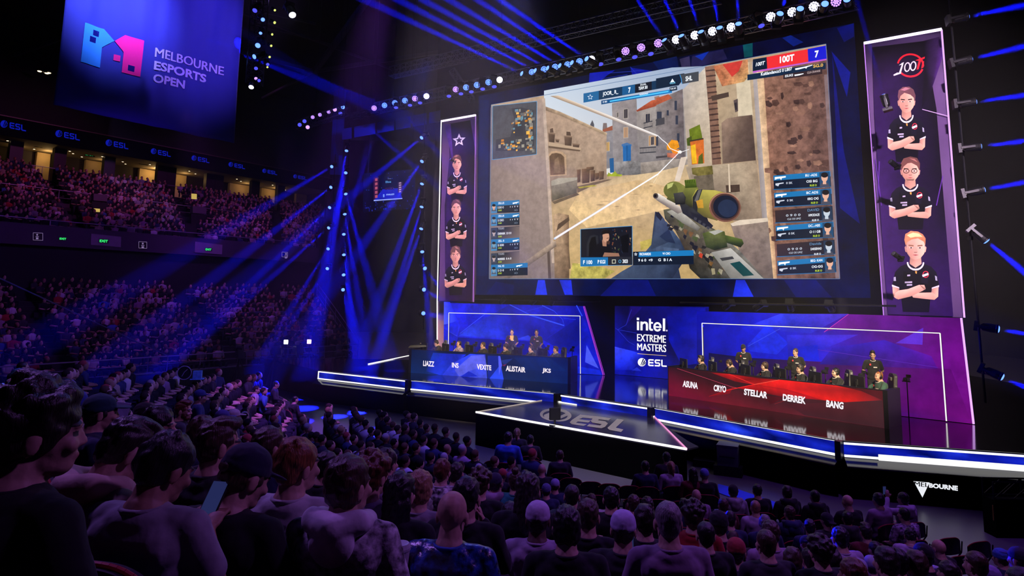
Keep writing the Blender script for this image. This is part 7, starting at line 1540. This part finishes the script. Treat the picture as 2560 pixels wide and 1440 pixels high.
# empty chairs that show
for i, (x, y, yaw) in enumerate(((1474, 1197, 0), (1520, 1202, 0), (1570, 1207, 0), (1425, 1188, 0), (1620, 1212, 0), (1690, 1216, 0), (1400, 1188, 0), (1485, 1230, 0), (1583, 1237, 0), (1640, 1240, 0), (1700, 1244, 0), (1865, 1248, 0), (1238, 1147, 8), (2346, 1333, -12), (2421, 1342, -14), (2372, 1376, -12), (1330, 1145, 2))):
    p = atz(x, y, .86 + 0.0); rz = -math.radians(yaw)
    if zground(p.x, p.y) > 0: zz = zground(p.x, p.y); p = atz(x, y, .86 + zz); p.z = zz
    else: p.z = 0
    if any(math.hypot(p.x - a, p.y - b) < .34 for a, b, _ in placed): continue
    chair('folding', p, rz, 'empty black folding chair, %s from left among the empty ones on the floor' % ORD[i], 'empty folding chairs'); placed.append((p.x, p.y, p.y))

# everyone else on the floor and rake
rnd = random.Random(21); cand = []
for i in range(0, 19):
    r_ = rowr(i); n = int((a1 - a0) * r_ / .51)
    for j in range(n):
        t = a0 + (a1 - a0) * j / n + rnd.uniform(-.05, .05) / r_; x = RC.x + r_ * math.cos(t); y = RC.y + r_ * math.sin(t)
        if y < 4.5: continue
        z = zrow(i); h = 1.29 * rnd.uniform(.95, 1.05); q = proj(V((x, y, z + h))); D = y
        hs = .245 * FL / D
        if q[0] < -40 or q[0] > 2590 or q[1] > 1450 or q[1] < ytop(q[0]): continue
        if any(math.hypot(x - a, y - b) < .46 for a, b, _ in placed): continue
        if any(D < d + .1 and abs(q[0] - u) < .75 * (h2 + hs) / 2 and abs(q[1] + hs / 2 - v) < .8 * (h2 + hs) / 2 for u, v, h2, d in scr): continue
        if rnd.random() < .02: continue
        cand.append((D, i, j, x, y, z, h, q))
byrow = {}
for c_ in cand: byrow.setdefault(c_[1], []).append(c_)
for i in byrow: byrow[i].sort(key=lambda c_: c_[7][0])
cand.sort(key=lambda c_: c_[0])
N_IND = 300 - len(near_list) - 17
SHN = {'black': 'black', 'charcoal': 'charcoal', 'navy': 'navy', 'blue': 'bright blue', 'white': 'white', 'grey': 'grey', 'mauve': 'mauve', 'lilac': 'lilac', 'red': 'red', 'maroon': 'maroon', 'teal': 'teal', 'tan': 'tan', 'beige': 'beige'}
STN = {'short': 'short %s hair', 'crop': 'cropped %s hair', 'messy': 'messy %s hair', 'quiff': 'swept %s hair', 'long': 'long %s hair', 'bob': 'bobbed %s hair', 'curly': 'curly %s hair', 'ponytail': '%s ponytail', 'bun': '%s bun', 'cap': 'a cap', 'capback': 'a backwards cap', 'beanie': 'a beanie', 'bald': 'a bald head'}
rest = cand[N_IND:]
for c_ in cand[:N_IND]:
    D, i, j, x, y, z, h, q = c_; rz = yaw_to((x, y, 0), (6 + rnd.uniform(-1.5, 1.5), 25, 0)) + rnd.uniform(-.15, .15)
    sh = rnd.choices(('black', 'charcoal', 'navy', 'blue', 'white', 'grey', 'mauve', 'lilac', 'red', 'maroon', 'teal', 'beige'), (9, 6, 6, 2, 4, 5, 4, 4, 1, 2, 1, 2))[0]
    stl = rnd.choices(('short', 'crop', 'messy', 'quiff', 'long', 'bob', 'curly', 'ponytail', 'cap', 'capback', 'beanie', 'bald'), (10, 6, 5, 5, 2, 1, 2, 1, 4, 1, 1, 1))[0]
    hc = rnd.choices(('black', 'dark', 'brown', 'auburn', 'blond', 'grey'), (5, 7, 5, 1, 1, 1))[0]
    hn = STN[stl] % {'dark': 'dark brown'}.get(hc, hc) if '%s' in STN[stl] else STN[stl]
    k = [d[2] for d in byrow[i]].index(j)
    where = '%s row from stage, %s from its left' % (ORD[i], ORD[k])
    hd = rnd.random() < .2 and sh not in ('black',)
    person((x, y, z), rz, rnd.choices(('lap', 'crossed', 'chin', 'phone'), (6, 3, 2, 1))[0], rnd.choices(('fwd', 'rt', 'lt', 'down'), (7, 2, 2, 1))[0], stl, sh, hc, rnd.choices(('pale', 'fair', 'tan', 'dark'), (3, 6, 4, 1))[0], rnd.random() < .6, hd, D < 6.5, h / 1.29, '%s %s, %s, %s' % (SHN[sh], 'hoodie' if hd else 'top', hn, where), 'seated audience', None, rnd.choice(((.02, .03, .08), (.3, .3, .4), (.02, .02, .02), (.3, .03, .03))))
    chair('arena' if z > 0 else 'folding', (x, y, z), rz, '%s under the person %s' % ('red-piped arena seat' if z > 0 else 'black folding chair', where.replace('its left', 'the left')), 'occupied seats')

# ------------------------------------------------------------------ the far crowd, past counting
import numpy as np
def crowd_template():
    P = []                                       # verts, faces with class 0 skin 1 shirt 2 hair 3 trousers 4 shade of shirt
    mb = MB()
    mb.ell((0, .02, 1.18), (.077, .095, .12), 8, 6, 0); mb.ell((0, -.012, 1.225), (.084, .10, .095), 8, 5, 2)
    mb.tube((0, 0, 1.0), (0, .01, 1.12), .055, .05, 6, 0, False)
    mb.lathe([(.17, .50), (.18, .62), (.165, .75), (.20, .90), (.19, 1.0), (.10, 1.055), (.05, 1.07)], 10, 1, Matrix.Diagonal((1.05, .66, 1, 1)))
    for s in (-1, 1):
        mb.tube((s * .20, 0, 1.0), (s * .25, .07, .75), .058, .05, 6, 1); mb.tube((s * .25, .07, .75), (s * .08, .27, .72), .045, .033, 6, 0); mb.ell((s * .06, .29, .72), (.04, .04, .03), 6, 4, 0)
        mb.tube((s * .10, .02, .53), (s * .14, .45, .53), .085, .07, 6, 3); mb.tube((s * .14, .45, .53), (s * .14, .43, .03), .065, .05, 6, 3)
    return mb
tp = crowd_template(); TV = np.array([tuple(v) for v in tp.v]); TF = tp.f; TM = np.array(tp.m)
inst = []
def colour_set(r):
    sh = r.choices(((.015, .015, .02), (.04, .04, .05), (.03, .04, .10), (.45, .42, .46), (.22, .2, .25), (.30, .18, .28), (.35, .03, .04), (.05, .12, .35), (.30, .24, .2), (.55, .5, .55)), (22, 9, 4, 2, 3, 3, 2, 1, 1, 2))[0]
    return (r.choice(((.5, .3, .22), (.42, .25, .18), (.30, .17, .11), (.55, .36, .28))), sh, r.choices(((.012, .01, .01), (.03, .02, .015), (.09, .05, .03), (.3, .18, .1), (.3, .05, .05), (.3, .28, .3)), (6, 6, 4, 1, 1, 1))[0], (.02, .02, .03))
rc = random.Random(5)
for D, i, j, x, y, z, h, q in rest: inst.append((x, y, z, yaw_to((x, y, 0), (6, 25, 0)) + rc.uniform(-.3, .3), h / 1.29))
def in_px(q, polys): return any(x0 < q[0] < x1 and y0 < q[1] < y1 for x0, y0, x1, y1 in polys)
def fill(n, o0, do, z0, dz, kend, aisles, gaps, dens, pitch=.45):
    for i in range(n):
        o_ = o0 + i * do + do * .45; z = z0 + i * dz; ke = kend(o_) - .4; k = -14.5
        while k < ke:
            p = stp(k, o_, z); q = proj(V((p.x, p.y, z + 1.29))); k += pitch * rc.uniform(.96, 1.05)
            if q[0] < -30: continue
            if any(abs(k - (a + b * i)) < .55 for a, b in aisles) or in_px(q, gaps) or rc.random() > dens: continue
            inst.append((p.x, p.y, z, yaw_to(p, (4, 26, 0)) + rc.uniform(-.35, .35), rc.uniform(.93, 1.06)))
fill(14, 0, .73, .5, .266, kend_lo, ((-3.2, .05), (4.6, .1), (10.5, .18)), (), .93)
fill(19, 10.3, .716, 7.4, .286, kend_up, ((-8, 0), (0.5, .1), (7.2, .25), (13.5, .45)), ((226, 482, 272, 520), (478, 512, 520, 545)), .93)
N = len(inst); nv = len(TV); A_ = np.array(inst); cs, sn = np.cos(A_[:, 3]), np.sin(A_[:, 3]); s_ = A_[:, 4]
jit = 1 + np.random.RandomState(3).uniform(-.08, .08, (N, 1))
X = (TV[None, :, 0] * cs[:, None] - TV[None, :, 1] * sn[:, None]) * s_[:, None] * jit + A_[:, 0:1]; Y = (TV[None, :, 0] * sn[:, None] + TV[None, :, 1] * cs[:, None]) * s_[:, None] * jit + A_[:, 1:2]; Zc = TV[None, :, 2] * s_[:, None] + A_[:, 2:3]
co = np.stack([X, Y, Zc], -1).reshape(-1, 3)
lens_ = np.array([len(f) for f in TF]); flat = np.concatenate([np.array(f) for f in TF]); L = len(flat); F = len(TF)
me = bpy.data.meshes.new('crowd'); me.vertices.add(N * nv); me.vertices.foreach_set('co', co.ravel().astype(np.float32))
me.loops.add(N * L); me.loops.foreach_set('vertex_index', (flat[None, :] + (np.arange(N) * nv)[:, None]).ravel().astype(np.int32))
me.polygons.add(N * F); st = np.concatenate([[0], np.cumsum(lens_)[:-1]]); me.polygons.foreach_set('loop_start', (st[None, :] + (np.arange(N) * L)[:, None]).ravel().astype(np.int32)); me.polygons.foreach_set('loop_total', np.tile(lens_, N).astype(np.int32))
me.update(calc_edges=True); me.validate()
cl = np.array([colour_set(rc) for _ in range(N)]); lm = np.repeat(TM, lens_); cc = cl[:, lm, :]
at = me.color_attributes.new('Col', 'FLOAT_COLOR', 'CORNER'); full = np.concatenate([cc, np.zeros((N, L, 1)) + .1], -1); at.data.foreach_set('color', full.ravel().astype(np.float32))
me.polygons.foreach_set('use_smooth', [True] * len(me.polygons))
o = link('crowd', me, attr_mat('crowd_clothes', False, rough=.8, scale=3)); tag(o, 'packed seated crowd filling the stands and the back of the floor', 'crowd', kind='stuff')
print('CROWD', N, 'cand', len(cand), 'floor rest', len(rest))
# ================================================================== TEAM DESKS
def v2(p, z): return V((p.x, p.y, z))
NAVYD = mat('desk_black', (.006, .006, .009), .35); MATTE = mat('monitor_black', (.010, .010, .012), .4)
def desk(aL, aR, lab, paint, depth=.95, H=1.02, lw=.12):
    """aL / aR: pixel of the bottom corners of the lit front"""
    A_, B_ = atz(*aL, ZS), atz(*aR, ZS); pl = Plane(A_, B_); d = (B_ - A_).normalized(); bk = -pl.n * depth
    t = root('team_desk', A_, 0, lab, 'desk')
    mb = MB(); mb.prism([A_, B_, v2(B_, ZS + H), v2(A_, ZS + H)], -pl.n * .06); mb.build('front_panel', NAVYD, t, world=True)
    mb = MB(); mb.prism([A_ - d * lw, A_ - d * .003, A_ - d * .003 + bk, A_ - d * lw + bk], (0, 0, H)); mb.prism([B_ + d * .003, B_ + d * .12, B_ + d * .12 + bk, B_ + d * .003 + bk], (0, 0, H)); mb.build('side_panel', NAVYD, t, world=True)
    up = V((0, 0, H - .24)); o6 = -pl.n * .065; mb = MB(); mb.prism([A_ + o6 + up, B_ + o6 + up, B_ + bk + up, A_ + bk + up], (0, 0, .04)); mb.build('desk_top', NAVYD, t, world=True)
    c = Canvas(pl, .012, .0006); paint(c, pl, A_, B_, H); c.build('picture', LED, t); return pl, d
gL = lambda x, y: (780 + x * .29688, 720 + y * .29688)
def paint_left(c, pl, A_, B_, H):
    tl, tr = proj(v2(A_, ZS + H - .03)), proj(v2(B_, ZS + H - .03)); bl, br = proj(A_), proj(B_)
    c.poly([tl, tr, br, bl], None, .25, [S(12, 26, 66), S(10, 26, 84), S(8, 32, 88), S(14, 40, 96)])
    c.poly([gL(1020, 545), gL(1130, 552), gL(1300, 560), gL(1095, 738), gL(960, 700)], None, .4, [S(16, 50, 140), S(20, 40, 200), S(18, 44, 220), S(22, 50, 200), S(12, 36, 120)])
    c.poly([gL(1175, 640), gL(1330, 555), gL(1460, 560), gL(1475, 765), gL(1095, 738)], None, .3, [S(60, 70, 235), S(34, 60, 235), S(24, 44, 200), S(70, 84, 230), S(40, 60, 225)])
    c.poly([gL(1340, 570), gL(1450, 562), gL(1470, 650), gL(1350, 690), gL(1240, 745), gL(1200, 690)], S(86, 92, 225), .3); c.poly([gL(1320, 700), gL(1400, 745), gL(1250, 748)], S(20, 40, 200), .3)
    c.poly([gL(1480, 570), gL(1580, 572), gL(1590, 780), gL(1480, 768)], S(10, 36, 150), .3); c.poly([gL(1590, 640), gL(1615, 775), gL(1490, 768)], S(36, 70, 235), .2); c.poly([gL(1568, 572), gL(1585, 574), gL(1600, 650), gL(1575, 740)], S(80, 90, 240)); c.poly([gL(1590, 610), gL(1690, 595), gL(1620, 650)], S(28, 50, 130), .2); c.poly([gL(1600, 650), gL(1640, 640), gL(1620, 660)], S(110, 30, 80))
    c.poly([gL(1700, 585), gL(2000, 588), gL(2150, 700), gL(1800, 690)], S(8, 34, 92), .3); c.line(gL(1960, 600), gL(2000, 640), .8, S(20, 50, 130))
    w = S(255, 240, 248)
    for s_, q in (('LIAZZ', ((937, 611), (1030, 619), (1028, 663), (935, 656))), ('INS', ((1178, 627), (1235, 632), (1234, 675), (1178, 669))), ('VEXITE', ((1388, 640), (1510, 652), (1510, 694), (1388, 685))), ('ALISTAIR', ((1634, 652), (1798, 668), (1797, 713), (1631, 699))), ('JKS', ((1941, 673), (2012, 681), (2011, 726), (1938, 718)))): c.text(s_, *[gL(*p) for p in q], w, .03)
plL, dL = desk((1027, 932), (1419, 959.5), 'long team desk with blue LED front reading five white names', paint_left)
g7 = lambda x, y: (1660 + x * .23438, 860 + y * .23438)
def paint_right(c, pl, A_, B_, H):
    tl, tr = proj(v2(A_, ZS + H - .03)), proj(v2(B_, ZS + H - .03)); bl, br = proj(A_), proj(B_)
    c.poly([tl, tr, br, bl], None, .2, [S(44, 16, 26), S(80, 24, 30), S(62, 30, 38), S(120, 12, 36)])
    c.poly([g7(52, 540), g7(60, 440), g7(400, 560), g7(500, 640)], S(104, 14, 36), .2)
    c.poly([g7(500, 305), g7(690, 320), g7(1000, 365), g7(1230, 385), g7(960, 432), g7(760, 400)], None, .3, [S(130, 16, 24), S(200, 24, 28), S(150, 14, 22), S(190, 24, 28), S(200, 26, 32), S(120, 14, 24)])
    c.poly([g7(960, 432), g7(1230, 380), g7(1850, 445), g7(2100, 500), g7(2330, 600), g7(1940, 620), g7(1700, 600), g7(1300, 480)], None, .25, [S(230, 30, 28), S(240, 30, 30), S(226, 30, 28), S(140, 26, 30), S(86, 30, 38), S(226, 30, 28), S(200, 24, 26), S(196, 20, 26)])
    c.poly([g7(780, 470), g7(960, 435), g7(1300, 480), g7(1700, 600), g7(1250, 560)], None, .3, [S(160, 16, 26), S(210, 24, 28), S(160, 14, 26), S(150, 16, 28), S(110, 12, 26)])
    c.poly([g7(1000, 540), g7(1290, 570), g7(1150, 640)], S(78, 12, 26), .2); c.poly([g7(470, 560), g7(740, 460), g7(700, 530)], S(120, 14, 26), .2)
    c.poly([g7(1940, 620), g7(2330, 600), g7(2345, 890), g7(1500, 760), g7(1300, 640)], None, .15, [S(80, 32, 40), S(66, 36, 42), S(58, 32, 38), S(60, 26, 36), S(70, 20, 32)])
    c.line(g7(140, 260), g7(730, 460), .9, S(190, 60, 90)); c.line(g7(730, 460), g7(780, 470), .9, S(220, 60, 70)); c.line(g7(620, 505), g7(960, 432), 1.6, S(235, 36, 36)); c.line(g7(690, 320), g7(965, 432), 1.4, S(225, 40, 40)); c.line(g7(960, 432), g7(1230, 382), 1.2, S(255, 90, 70)); c.line(g7(480, 560), g7(660, 500), .8, S(180, 24, 30)); c.line(g7(1180, 640), g7(1330, 590), .8, S(150, 24, 36))
    w = S(248, 242, 250)
    for s_, q in (('ASUNA', ((203, 388), (362, 412), (360, 482), (198, 456))), ('CRYO', ((532, 433), (664, 450), (661, 520), (528, 501))), ('STELLAR', ((855, 474), (1104, 511), (1100, 584), (852, 543))), ('DERREK', ((1268, 532), (1514, 566), (1510, 642), (1266, 602))), ('BANG', ((1732, 596), (1916, 622), (1912, 699), (1729, 672)))): c.text(s_, *[g7(*p) for p in q], w, .04)
plR, dR = desk((1672, 988.5), (2211, 1071), 'long team desk with red LED front reading five white names', paint_right, lw=.03)

# ------------------------------------------------------------------ gaming chairs, screens, players
GREYL = mat('grey_leatherette', (.05, .05, .055), .45); TRIMG = mat('chair_trim', (.07, .07, .065), .5)
def make_gaming_chair():
    t = root('gaming_chair', (0, 0, 0)); s = .0
    mb = MB(); pts = [(-.20, .50), (-.27, .72), (-.29, .98), (-.24, 1.10), (-.19, 1.36), (-.10, 1.42), (.10, 1.42), (.19, 1.36), (.24, 1.10), (.29, .98), (.27, .72), (.20, .50)]
    mb.prism([(x, -.20 - (z - .5) * .14, z) for x, z in pts], (0, -.09, 0)); bk = mb.build('backrest', GREYL, t, bevel=.025)
    mb = MB(); mb.path([V((x, -.19 - (z - .5) * .14, z)) for x, z in pts], .012, 6); mb.build('trim', TRIMG, bk)
    MB().box((-.10, -.30, 1.22), (.10, -.24, 1.32)).build('headrest', TRIMG, bk, bevel=.02); MB().box((-.26, -.24, .46), (.26, .26, .56)).build('seat', GREYL, t, bevel=.03)
    for sd in (-1, 1): MB().box((sd * .33 - .04, -.15, .72), (sd * .33 + .04, .16, .75)).build('armrest', MATTE, t); MB().tube((sd * .33, 0, .5), (sd * .33, 0, .73), .02, n=6).build('armrest_post', MATTE, t)
    MB().tube((0, 0, .08), (0, 0, .46), .03).build('gas_column', MATTE, t); mb = MB()
    for k in range(5): mb.bar((0, 0, .09), (.32 * math.cos(k * 1.257), .32 * math.sin(k * 1.257), .05), .05, .03)
    mb.build('base', MATTE, t); return t
def make_monitor():
    t = root('monitor', (0, 0, 0)); sb = MB().box((-.29, -.02, .12), (.29, .02, .46)).build('screen_back', MATTE, t, bevel=.01); MB().box((-.275, -.026, .135), (.275, -.021, .447)).build('display', glow('monitor_display', S(60, 90, 140), .6), sb)
    MB().box((-.05, .02, .20), (.05, .06, .36)).build('mount', MATTE, t, bevel=.01); MB().tube((0, .05, 0), (0, .05, .3), .02).build('stem', MATTE, t); MB().box((-.12, -.08, 0), (.12, .1, .012)).build('foot', MATTE, t); return t
def make_tripod_camera():
    t = root('broadcast_camera', (0, 0, 0)); MB().box((-.05, -.10, 0), (.05, .12, .10)).build('body', MATTE, t, bevel=.01); MB().tube((0, .12, .05), (0, .20, .05), .035).build('lens', MATTE, t); MB().box((-.10, -.05, .10), (.02, -.01, .18)).build('viewfinder', MATTE, t); MB().tube((0, 0, -1.2), (0, 0, 0), .015, n=6).build('pole', MATTE, t)
    MB().box((-.09, -.02, -.03), (.12, .02, .0)).build('bracket', MATTE, t); return t
pc = {'gc': make_gaming_chair(), 'mo': make_monitor(), 'tc': make_tripod_camera()}; pu = set()
def put(k, loc, rz, lab, cat, group):
    o = pc[k] if k not in pu else copy_tree(pc[k]); pu.add(k); o.location = loc; o.rotation_euler = (0, 0, rz); return tag(o, lab, cat, group)
JER = mat('jersey_marks', (.65, .60, .60), .7); JRED = mat('jersey_red', (.55, .04, .05), .7); JGOLD = mat('jersey_gold', (.6, .4, .08), .6)
def jersey_marks(t, pose='desk', gold=False):
    t = [x for x in t.children if x.name.startswith('shirt')][0]; dz = dz_of(pose); y = .128
    mb = MB(); mb.lathe([(.028, 0), (.020, .004)], 12, 0, Matrix.Translation((.085, y, .93 + dz)) @ Matrix.Rotation(math.radians(-90), 4, 'X')); mb.build('chest_badge', JRED, t)
    MB().box((-.10, y - .006, .85 + dz), (.0, y + .008, .875 + dz)).build('chest_print', JER, t)
    mb = MB(); mb.path([V((.07 * math.cos(a_), .06 + .05 * math.sin(a_), 1.045 + dz - .03 * math.sin(a_))) for a_ in [math.radians(x) for x in range(-10, 191, 25)]], .007, 6); mb.build('collar_trim', JER if not gold else JGOLD, t)
    if gold: MB().prism([(-.06, y + .004, 1.0 + dz), (.06, y + .004, 1.0 + dz), (.03, y + .010, .90 + dz), (-.03, y + .010, .90 + dz)], (0, .004, 0)).build('gold_chest_panel', JGOLD, t)
ZD = ZS + .83
def player(px, py, pl, d, team, idx, kw, headtop_px):
    P0 = pl.hit(px, py + 12, -1.12); n = pl.n; ht = pl.hit(px, headtop_px, -1.10).z; s = 1.13; z0 = ht - 1.295 * s
    face = (n * 1.0 + (-d) * .75 + V((0, 0, 0))).normalized(); rz = math.atan2(-face.x, face.y)
    lab = '%s, %s at the %s desk' % (kw.pop('lab').replace('leaning on the desk, ', ''), kw.pop('where').replace(' of six', ''), team)
    t = person((P0.x, P0.y, z0), rz, 'desk', kw.pop('hv', 'fwd'), shirt=kw.pop('shirt', 'black'), long_=False, scale=s, label=lab, group='players at the desks', extra=('headset',), **kw); jersey_marks(t)
    ch = put('gc', (P0.x, P0.y, z0), rz - .25, 'black gaming chair with grey trim, %s at the %s team desk' % (ORD[idx] + ' from the left', team), 'chair', 'gaming chairs'); ch.scale = (1, 1, 1.0)
    mpos = P0 + n * .52 - d * .42; 
    put('mo', (mpos.x, mpos.y, ZD - .02), math.atan2(-face.x, face.y) + .1, 'black monitor seen from behind, %s from the left on the %s team desk' % (ORD[idx], team), 'monitor', 'monitors on the desks')
    cpos = P0 + n * .05 + d * .55 - n * .5
    put('tc', (cpos.x, cpos.y, ZS + 1.16), rz + .6, 'small black camera on a pole right of the %s player at the %s team desk' % (ORD[idx], team), 'camera', 'player cameras')
LP = [(1095, 846, 848, dict(lab='person in black jersey with headset, looking down', where='leftmost of six', style='short', hair='dark', skin='fair', hv='down')),
      (1149, 852, 852, dict(lab='person in pale mottled jersey with headset', where='second from left', style='crop', hair='brown', skin='fair', shirt='lilac', shm=PATT)),
      (1209, 855, 855, dict(lab='person in black jersey with headset and short hair', where='third from left', style='short', hair='brown', skin='fair')),
      (1266, 860, 860, dict(lab='person in black jersey with curly dark hair', where='fourth from left', style='curly', hair='dark', skin='fair')),
      (1329, 864, 864, dict(lab='person in black jersey with swept dark hair', where='fifth from left', style='quiff', hair='dark', skin='fair')),
      (1391, 866, 866, dict(lab='person in navy jersey with brown swept hair and headset', where='rightmost of six', style='quiff', hair='brown', skin='fair', shirt='navy'))]
for i, (x, y, ht, kw) in enumerate(LP): player(x, y, plL, dL, 'blue', i, kw, ht)
RP = [(1755, 890, 889, dict(lab='person in black jersey with quiffed dark hair', where='leftmost of six', style='quiff', hair='dark', skin='fair')),
      (1829, 898, 897, dict(lab='person in black jersey leaning on the desk, head down', where='second from left', style='short', hair='brown', skin='fair', hv='down')),
      (1914, 905, 905, dict(lab='person in black jersey with parted brown hair', where='third from left', style='bob', hair='brown', skin='pale')),
      (2003, 913, 912, dict(lab='person in black jersey with swept dark hair', where='fourth from left', style='quiff', hair='dark', skin='fair')),
      (2092, 921, 920, dict(lab='person in black jersey with short black hair, upright', where='fifth from left', style='short', hair='black', skin='pale')),
      (2200, 930, 929, dict(lab='person with a red-lit face in dark green jersey', where='rightmost of six', style='crop', hair='ginger', skin='fair', shirt='green'))]
for i, (x, y, ht, kw) in enumerate(RP): player(x, y, plR, dR, 'red', i, kw, ht)
p = plR.hit(2200, 950, -1.1); spot(p + plR.n * 1.6 + V((-.6, 0, .2)), p + V((0, 0, .0)), 40, (1, .05, .03), 22, .5, .1)
def stander(px, top, pl, off, rzadd, lab, **kw):
    P0 = pl.hit(px, top + 30, off); ht = pl.hit(px, top, off).z; s = (ht - ZS) / 1.69; n = pl.n; rz = math.atan2(-n.x, n.y) + rzadd
    t = person((P0.x, P0.y, ZS), rz, 'back', kw.pop('hv', 'fwd'), scale=s, label=lab, group='staff standing behind the desks', long_=False, **kw); t.scale = (s * .86, s * .9, s); jersey_marks(t, 'back'); return t
stander(1279.5, 823, plL, -2.3, .35, 'standing person in black polo with gold chest, left behind the blue team desk', style='short', hair='black', skin='fair', shirt='black')
g_ = [o for o in col.objects if o.name.startswith('person')][-1]; MB().prism([(-.09, .132, 1.44), (.09, .132, 1.44), (.05, .136, 1.26), (-.06, .136, 1.24)], (0, .006, 0)).build('gold_chest_panel', JGOLD, [x for x in g_.children if x.name.startswith('shirt')][0])
stander(1341, 824, plL, -2.2, .3, 'standing person in black polo, right behind the blue team desk', style='short', hair='black', skin='tan', shirt='black')
stander(1859, 861, plR, -1.55, .4, 'standing person in black tee and cap behind the red team desk', style='cap', hair='black', skin='tan', shirt='black', hatc=(.01, .01, .012))
stander(1990, 871, plR, -1.75, .3, 'standing person in black tee with short brown hair, middle behind the red team desk', style='short', hair='brown', skin='fair', shirt='black', hv='rt')
stander(2182, 877, plR, -2.0, .45, 'standing person in black tee with quiff, right behind the red team desk', style='quiff', hair='dark', skin='fair', shirt='black')
# dark-draped tripod behind the red desk
p = plR.hit(2040, 925, -2.6); z1 = plR.hit(2040, 884, -2.6).z
t = root('draped_tripod', (p.x, p.y, ZS), 0, 'dark blue draped tripod camera standing behind the red team desk', 'tripod'); BD = mat('blue_drape', (.015, .015, .12), .7)
MB().lathe([(.34, 0), (.22, .6), (.10, 1.1), (.05, z1 - ZS - .1)], 9, 0).build('drape', BD, t); MB().ell((0, 0, z1 - ZS - .05), (.10, .12, .08)).build('camera_head', MATTE, t)
# small gear on the left end of the blue desk
p = plL.hit(1045, 868, -.5); t = root('audio_console', (p.x, p.y, ZD - .02), 0, 'low black console with a curved hood on the left end of the blue desk', 'console')
MB().box((-.42, -.2, 0), (.42, .25, .08)).build('body', MATTE, t); mb = MB(); mb.prism([(-.40, -.2, .26), (-.3, -.2, .34), (.35, -.2, .36), (.42, -.2, .32), (.42, -.2, .29), (-.38, -.2, .24)], (0, .4, 0)); mb.build('hood', GREYL, t); MB().tube((-.3, 0, .05), (-.3, 0, .3), .015).build('hood_post', MATTE, t); MB().tube((.3, 0, .05), (.3, 0, .3), .015).build('hood_post', MATTE, t); MB().ell((.1, 0, .42), (.06, .05, .05)).build('webcam', MATTE, t)
# camera crews in the dark before the lower tier
def crew(px, py, D, lab):
    p = atd(px, py, D); t = root('studio_camera', (p.x, p.y, 0), .6, lab, 'camera'); h = p.z
    MB().box((-.16, -.35, h - .2), (.16, .35, h + .12)).build('body', MATTE, t, bevel=.02); MB().tube((0, .35, h - .04), (0, .62, h - .04), .09, .11).build('lens', MATTE, t); MB().box((-.2, -.5, h), (.05, -.38, h + .22)).build('viewfinder', MATTE, t)
    for k in range(3): MB().tube((0, 0, h - .2), (.55 * math.cos(k * 2.09), .55 * math.sin(k * 2.09), 0), .03, n=6).build('leg', MATTE, t)
    MB().tube((-.15, -.3, h - .1), (-.3, -.8, h - .3), .015, n=6).build('pan_bar', MATTE, t); return t
crew(600, 885, 31.5, 'black studio camera on a tripod, left of the white flood lamp'); crew(690, 875, 32.5, 'black studio camera on a tripod, just left of the flood lamps'); crew(745, 872, 32, 'black studio camera on a tripod, between the two flood lamps')
t = root('equipment_barrier', stp(4, -1.6, 0), 0, 'low black barrier and equipment cases along the foot of the lower tier', 'barrier'); mb = MB(); mb.prism([stp(-3, -1.6, 0), stp(9, -1.6, 0), stp(9, -1.9, 0), stp(-3, -1.9, 0)], (0, 0, .95)); mb.build('panel', BLACK, t, world=True); railp = [stp(-3, -1.75, 1.0), stp(9, -1.75, 1.0)]; MB().path(railp, .025, 6).build('top_rail', RAILM, t, world=True)
# banana-shaped and square props raised in the crowd at left
p = atd(461, 932, 19); t = root('hand_fan', p, .2, 'round dark fan with a pale swirl held up over the left rows', 'sign'); MB().lathe([(.20, -.006), (.20, .006)], 20, 0, Matrix.Rotation(math.radians(90), 4, 'X')).build('disc', BLACK, t)
mb = MB(); mb.path([V((.19 * math.cos(a_), -.012, .19 * math.sin(a_))) for a_ in [i * math.pi / 10 for i in range(21)]], .012, 5); mb.path([V((-.06, -.012, -.1)), V((.0, -.012, .02)), V((.08, -.012, .1))], .01, 5); mb.build('swirl', mat('fan_pale', (.5, .45, .6), .6), t); MB().tube((0, 0, -.2), (0, 0, -.4), .012).build('stick', BLACK, t)
p = atd(494, 938, 18.5); t = root('paper_hat', p, .3, 'light blue paper top hat in the left rows', 'hat'); PH = mat('paper_blue', (.15, .4, .8), .7, noise_amt=.6, noise_scale=14); MB().box((-.11, -.1, -.1), (.11, .1, .12)).build('crown', PH, t); MB().box((-.17, -.15, -.11), (.17, .15, -.09)).build('brim', PH, t)
p = atd(296, 1026, 7.5); t = root('clear_bag', p, .4, 'translucent plastic sheet raised behind the beige hoodie', 'bag'); MB().prism([(-.10, 0, -.07), (.09, 0, -.09), (.12, .02, .07), (-.02, .03, .09), (-.11, .02, .05)], (0, .015, 0)).build('sheet', mat('cloudy_plastic', (.35, .38, .6), .25), t)
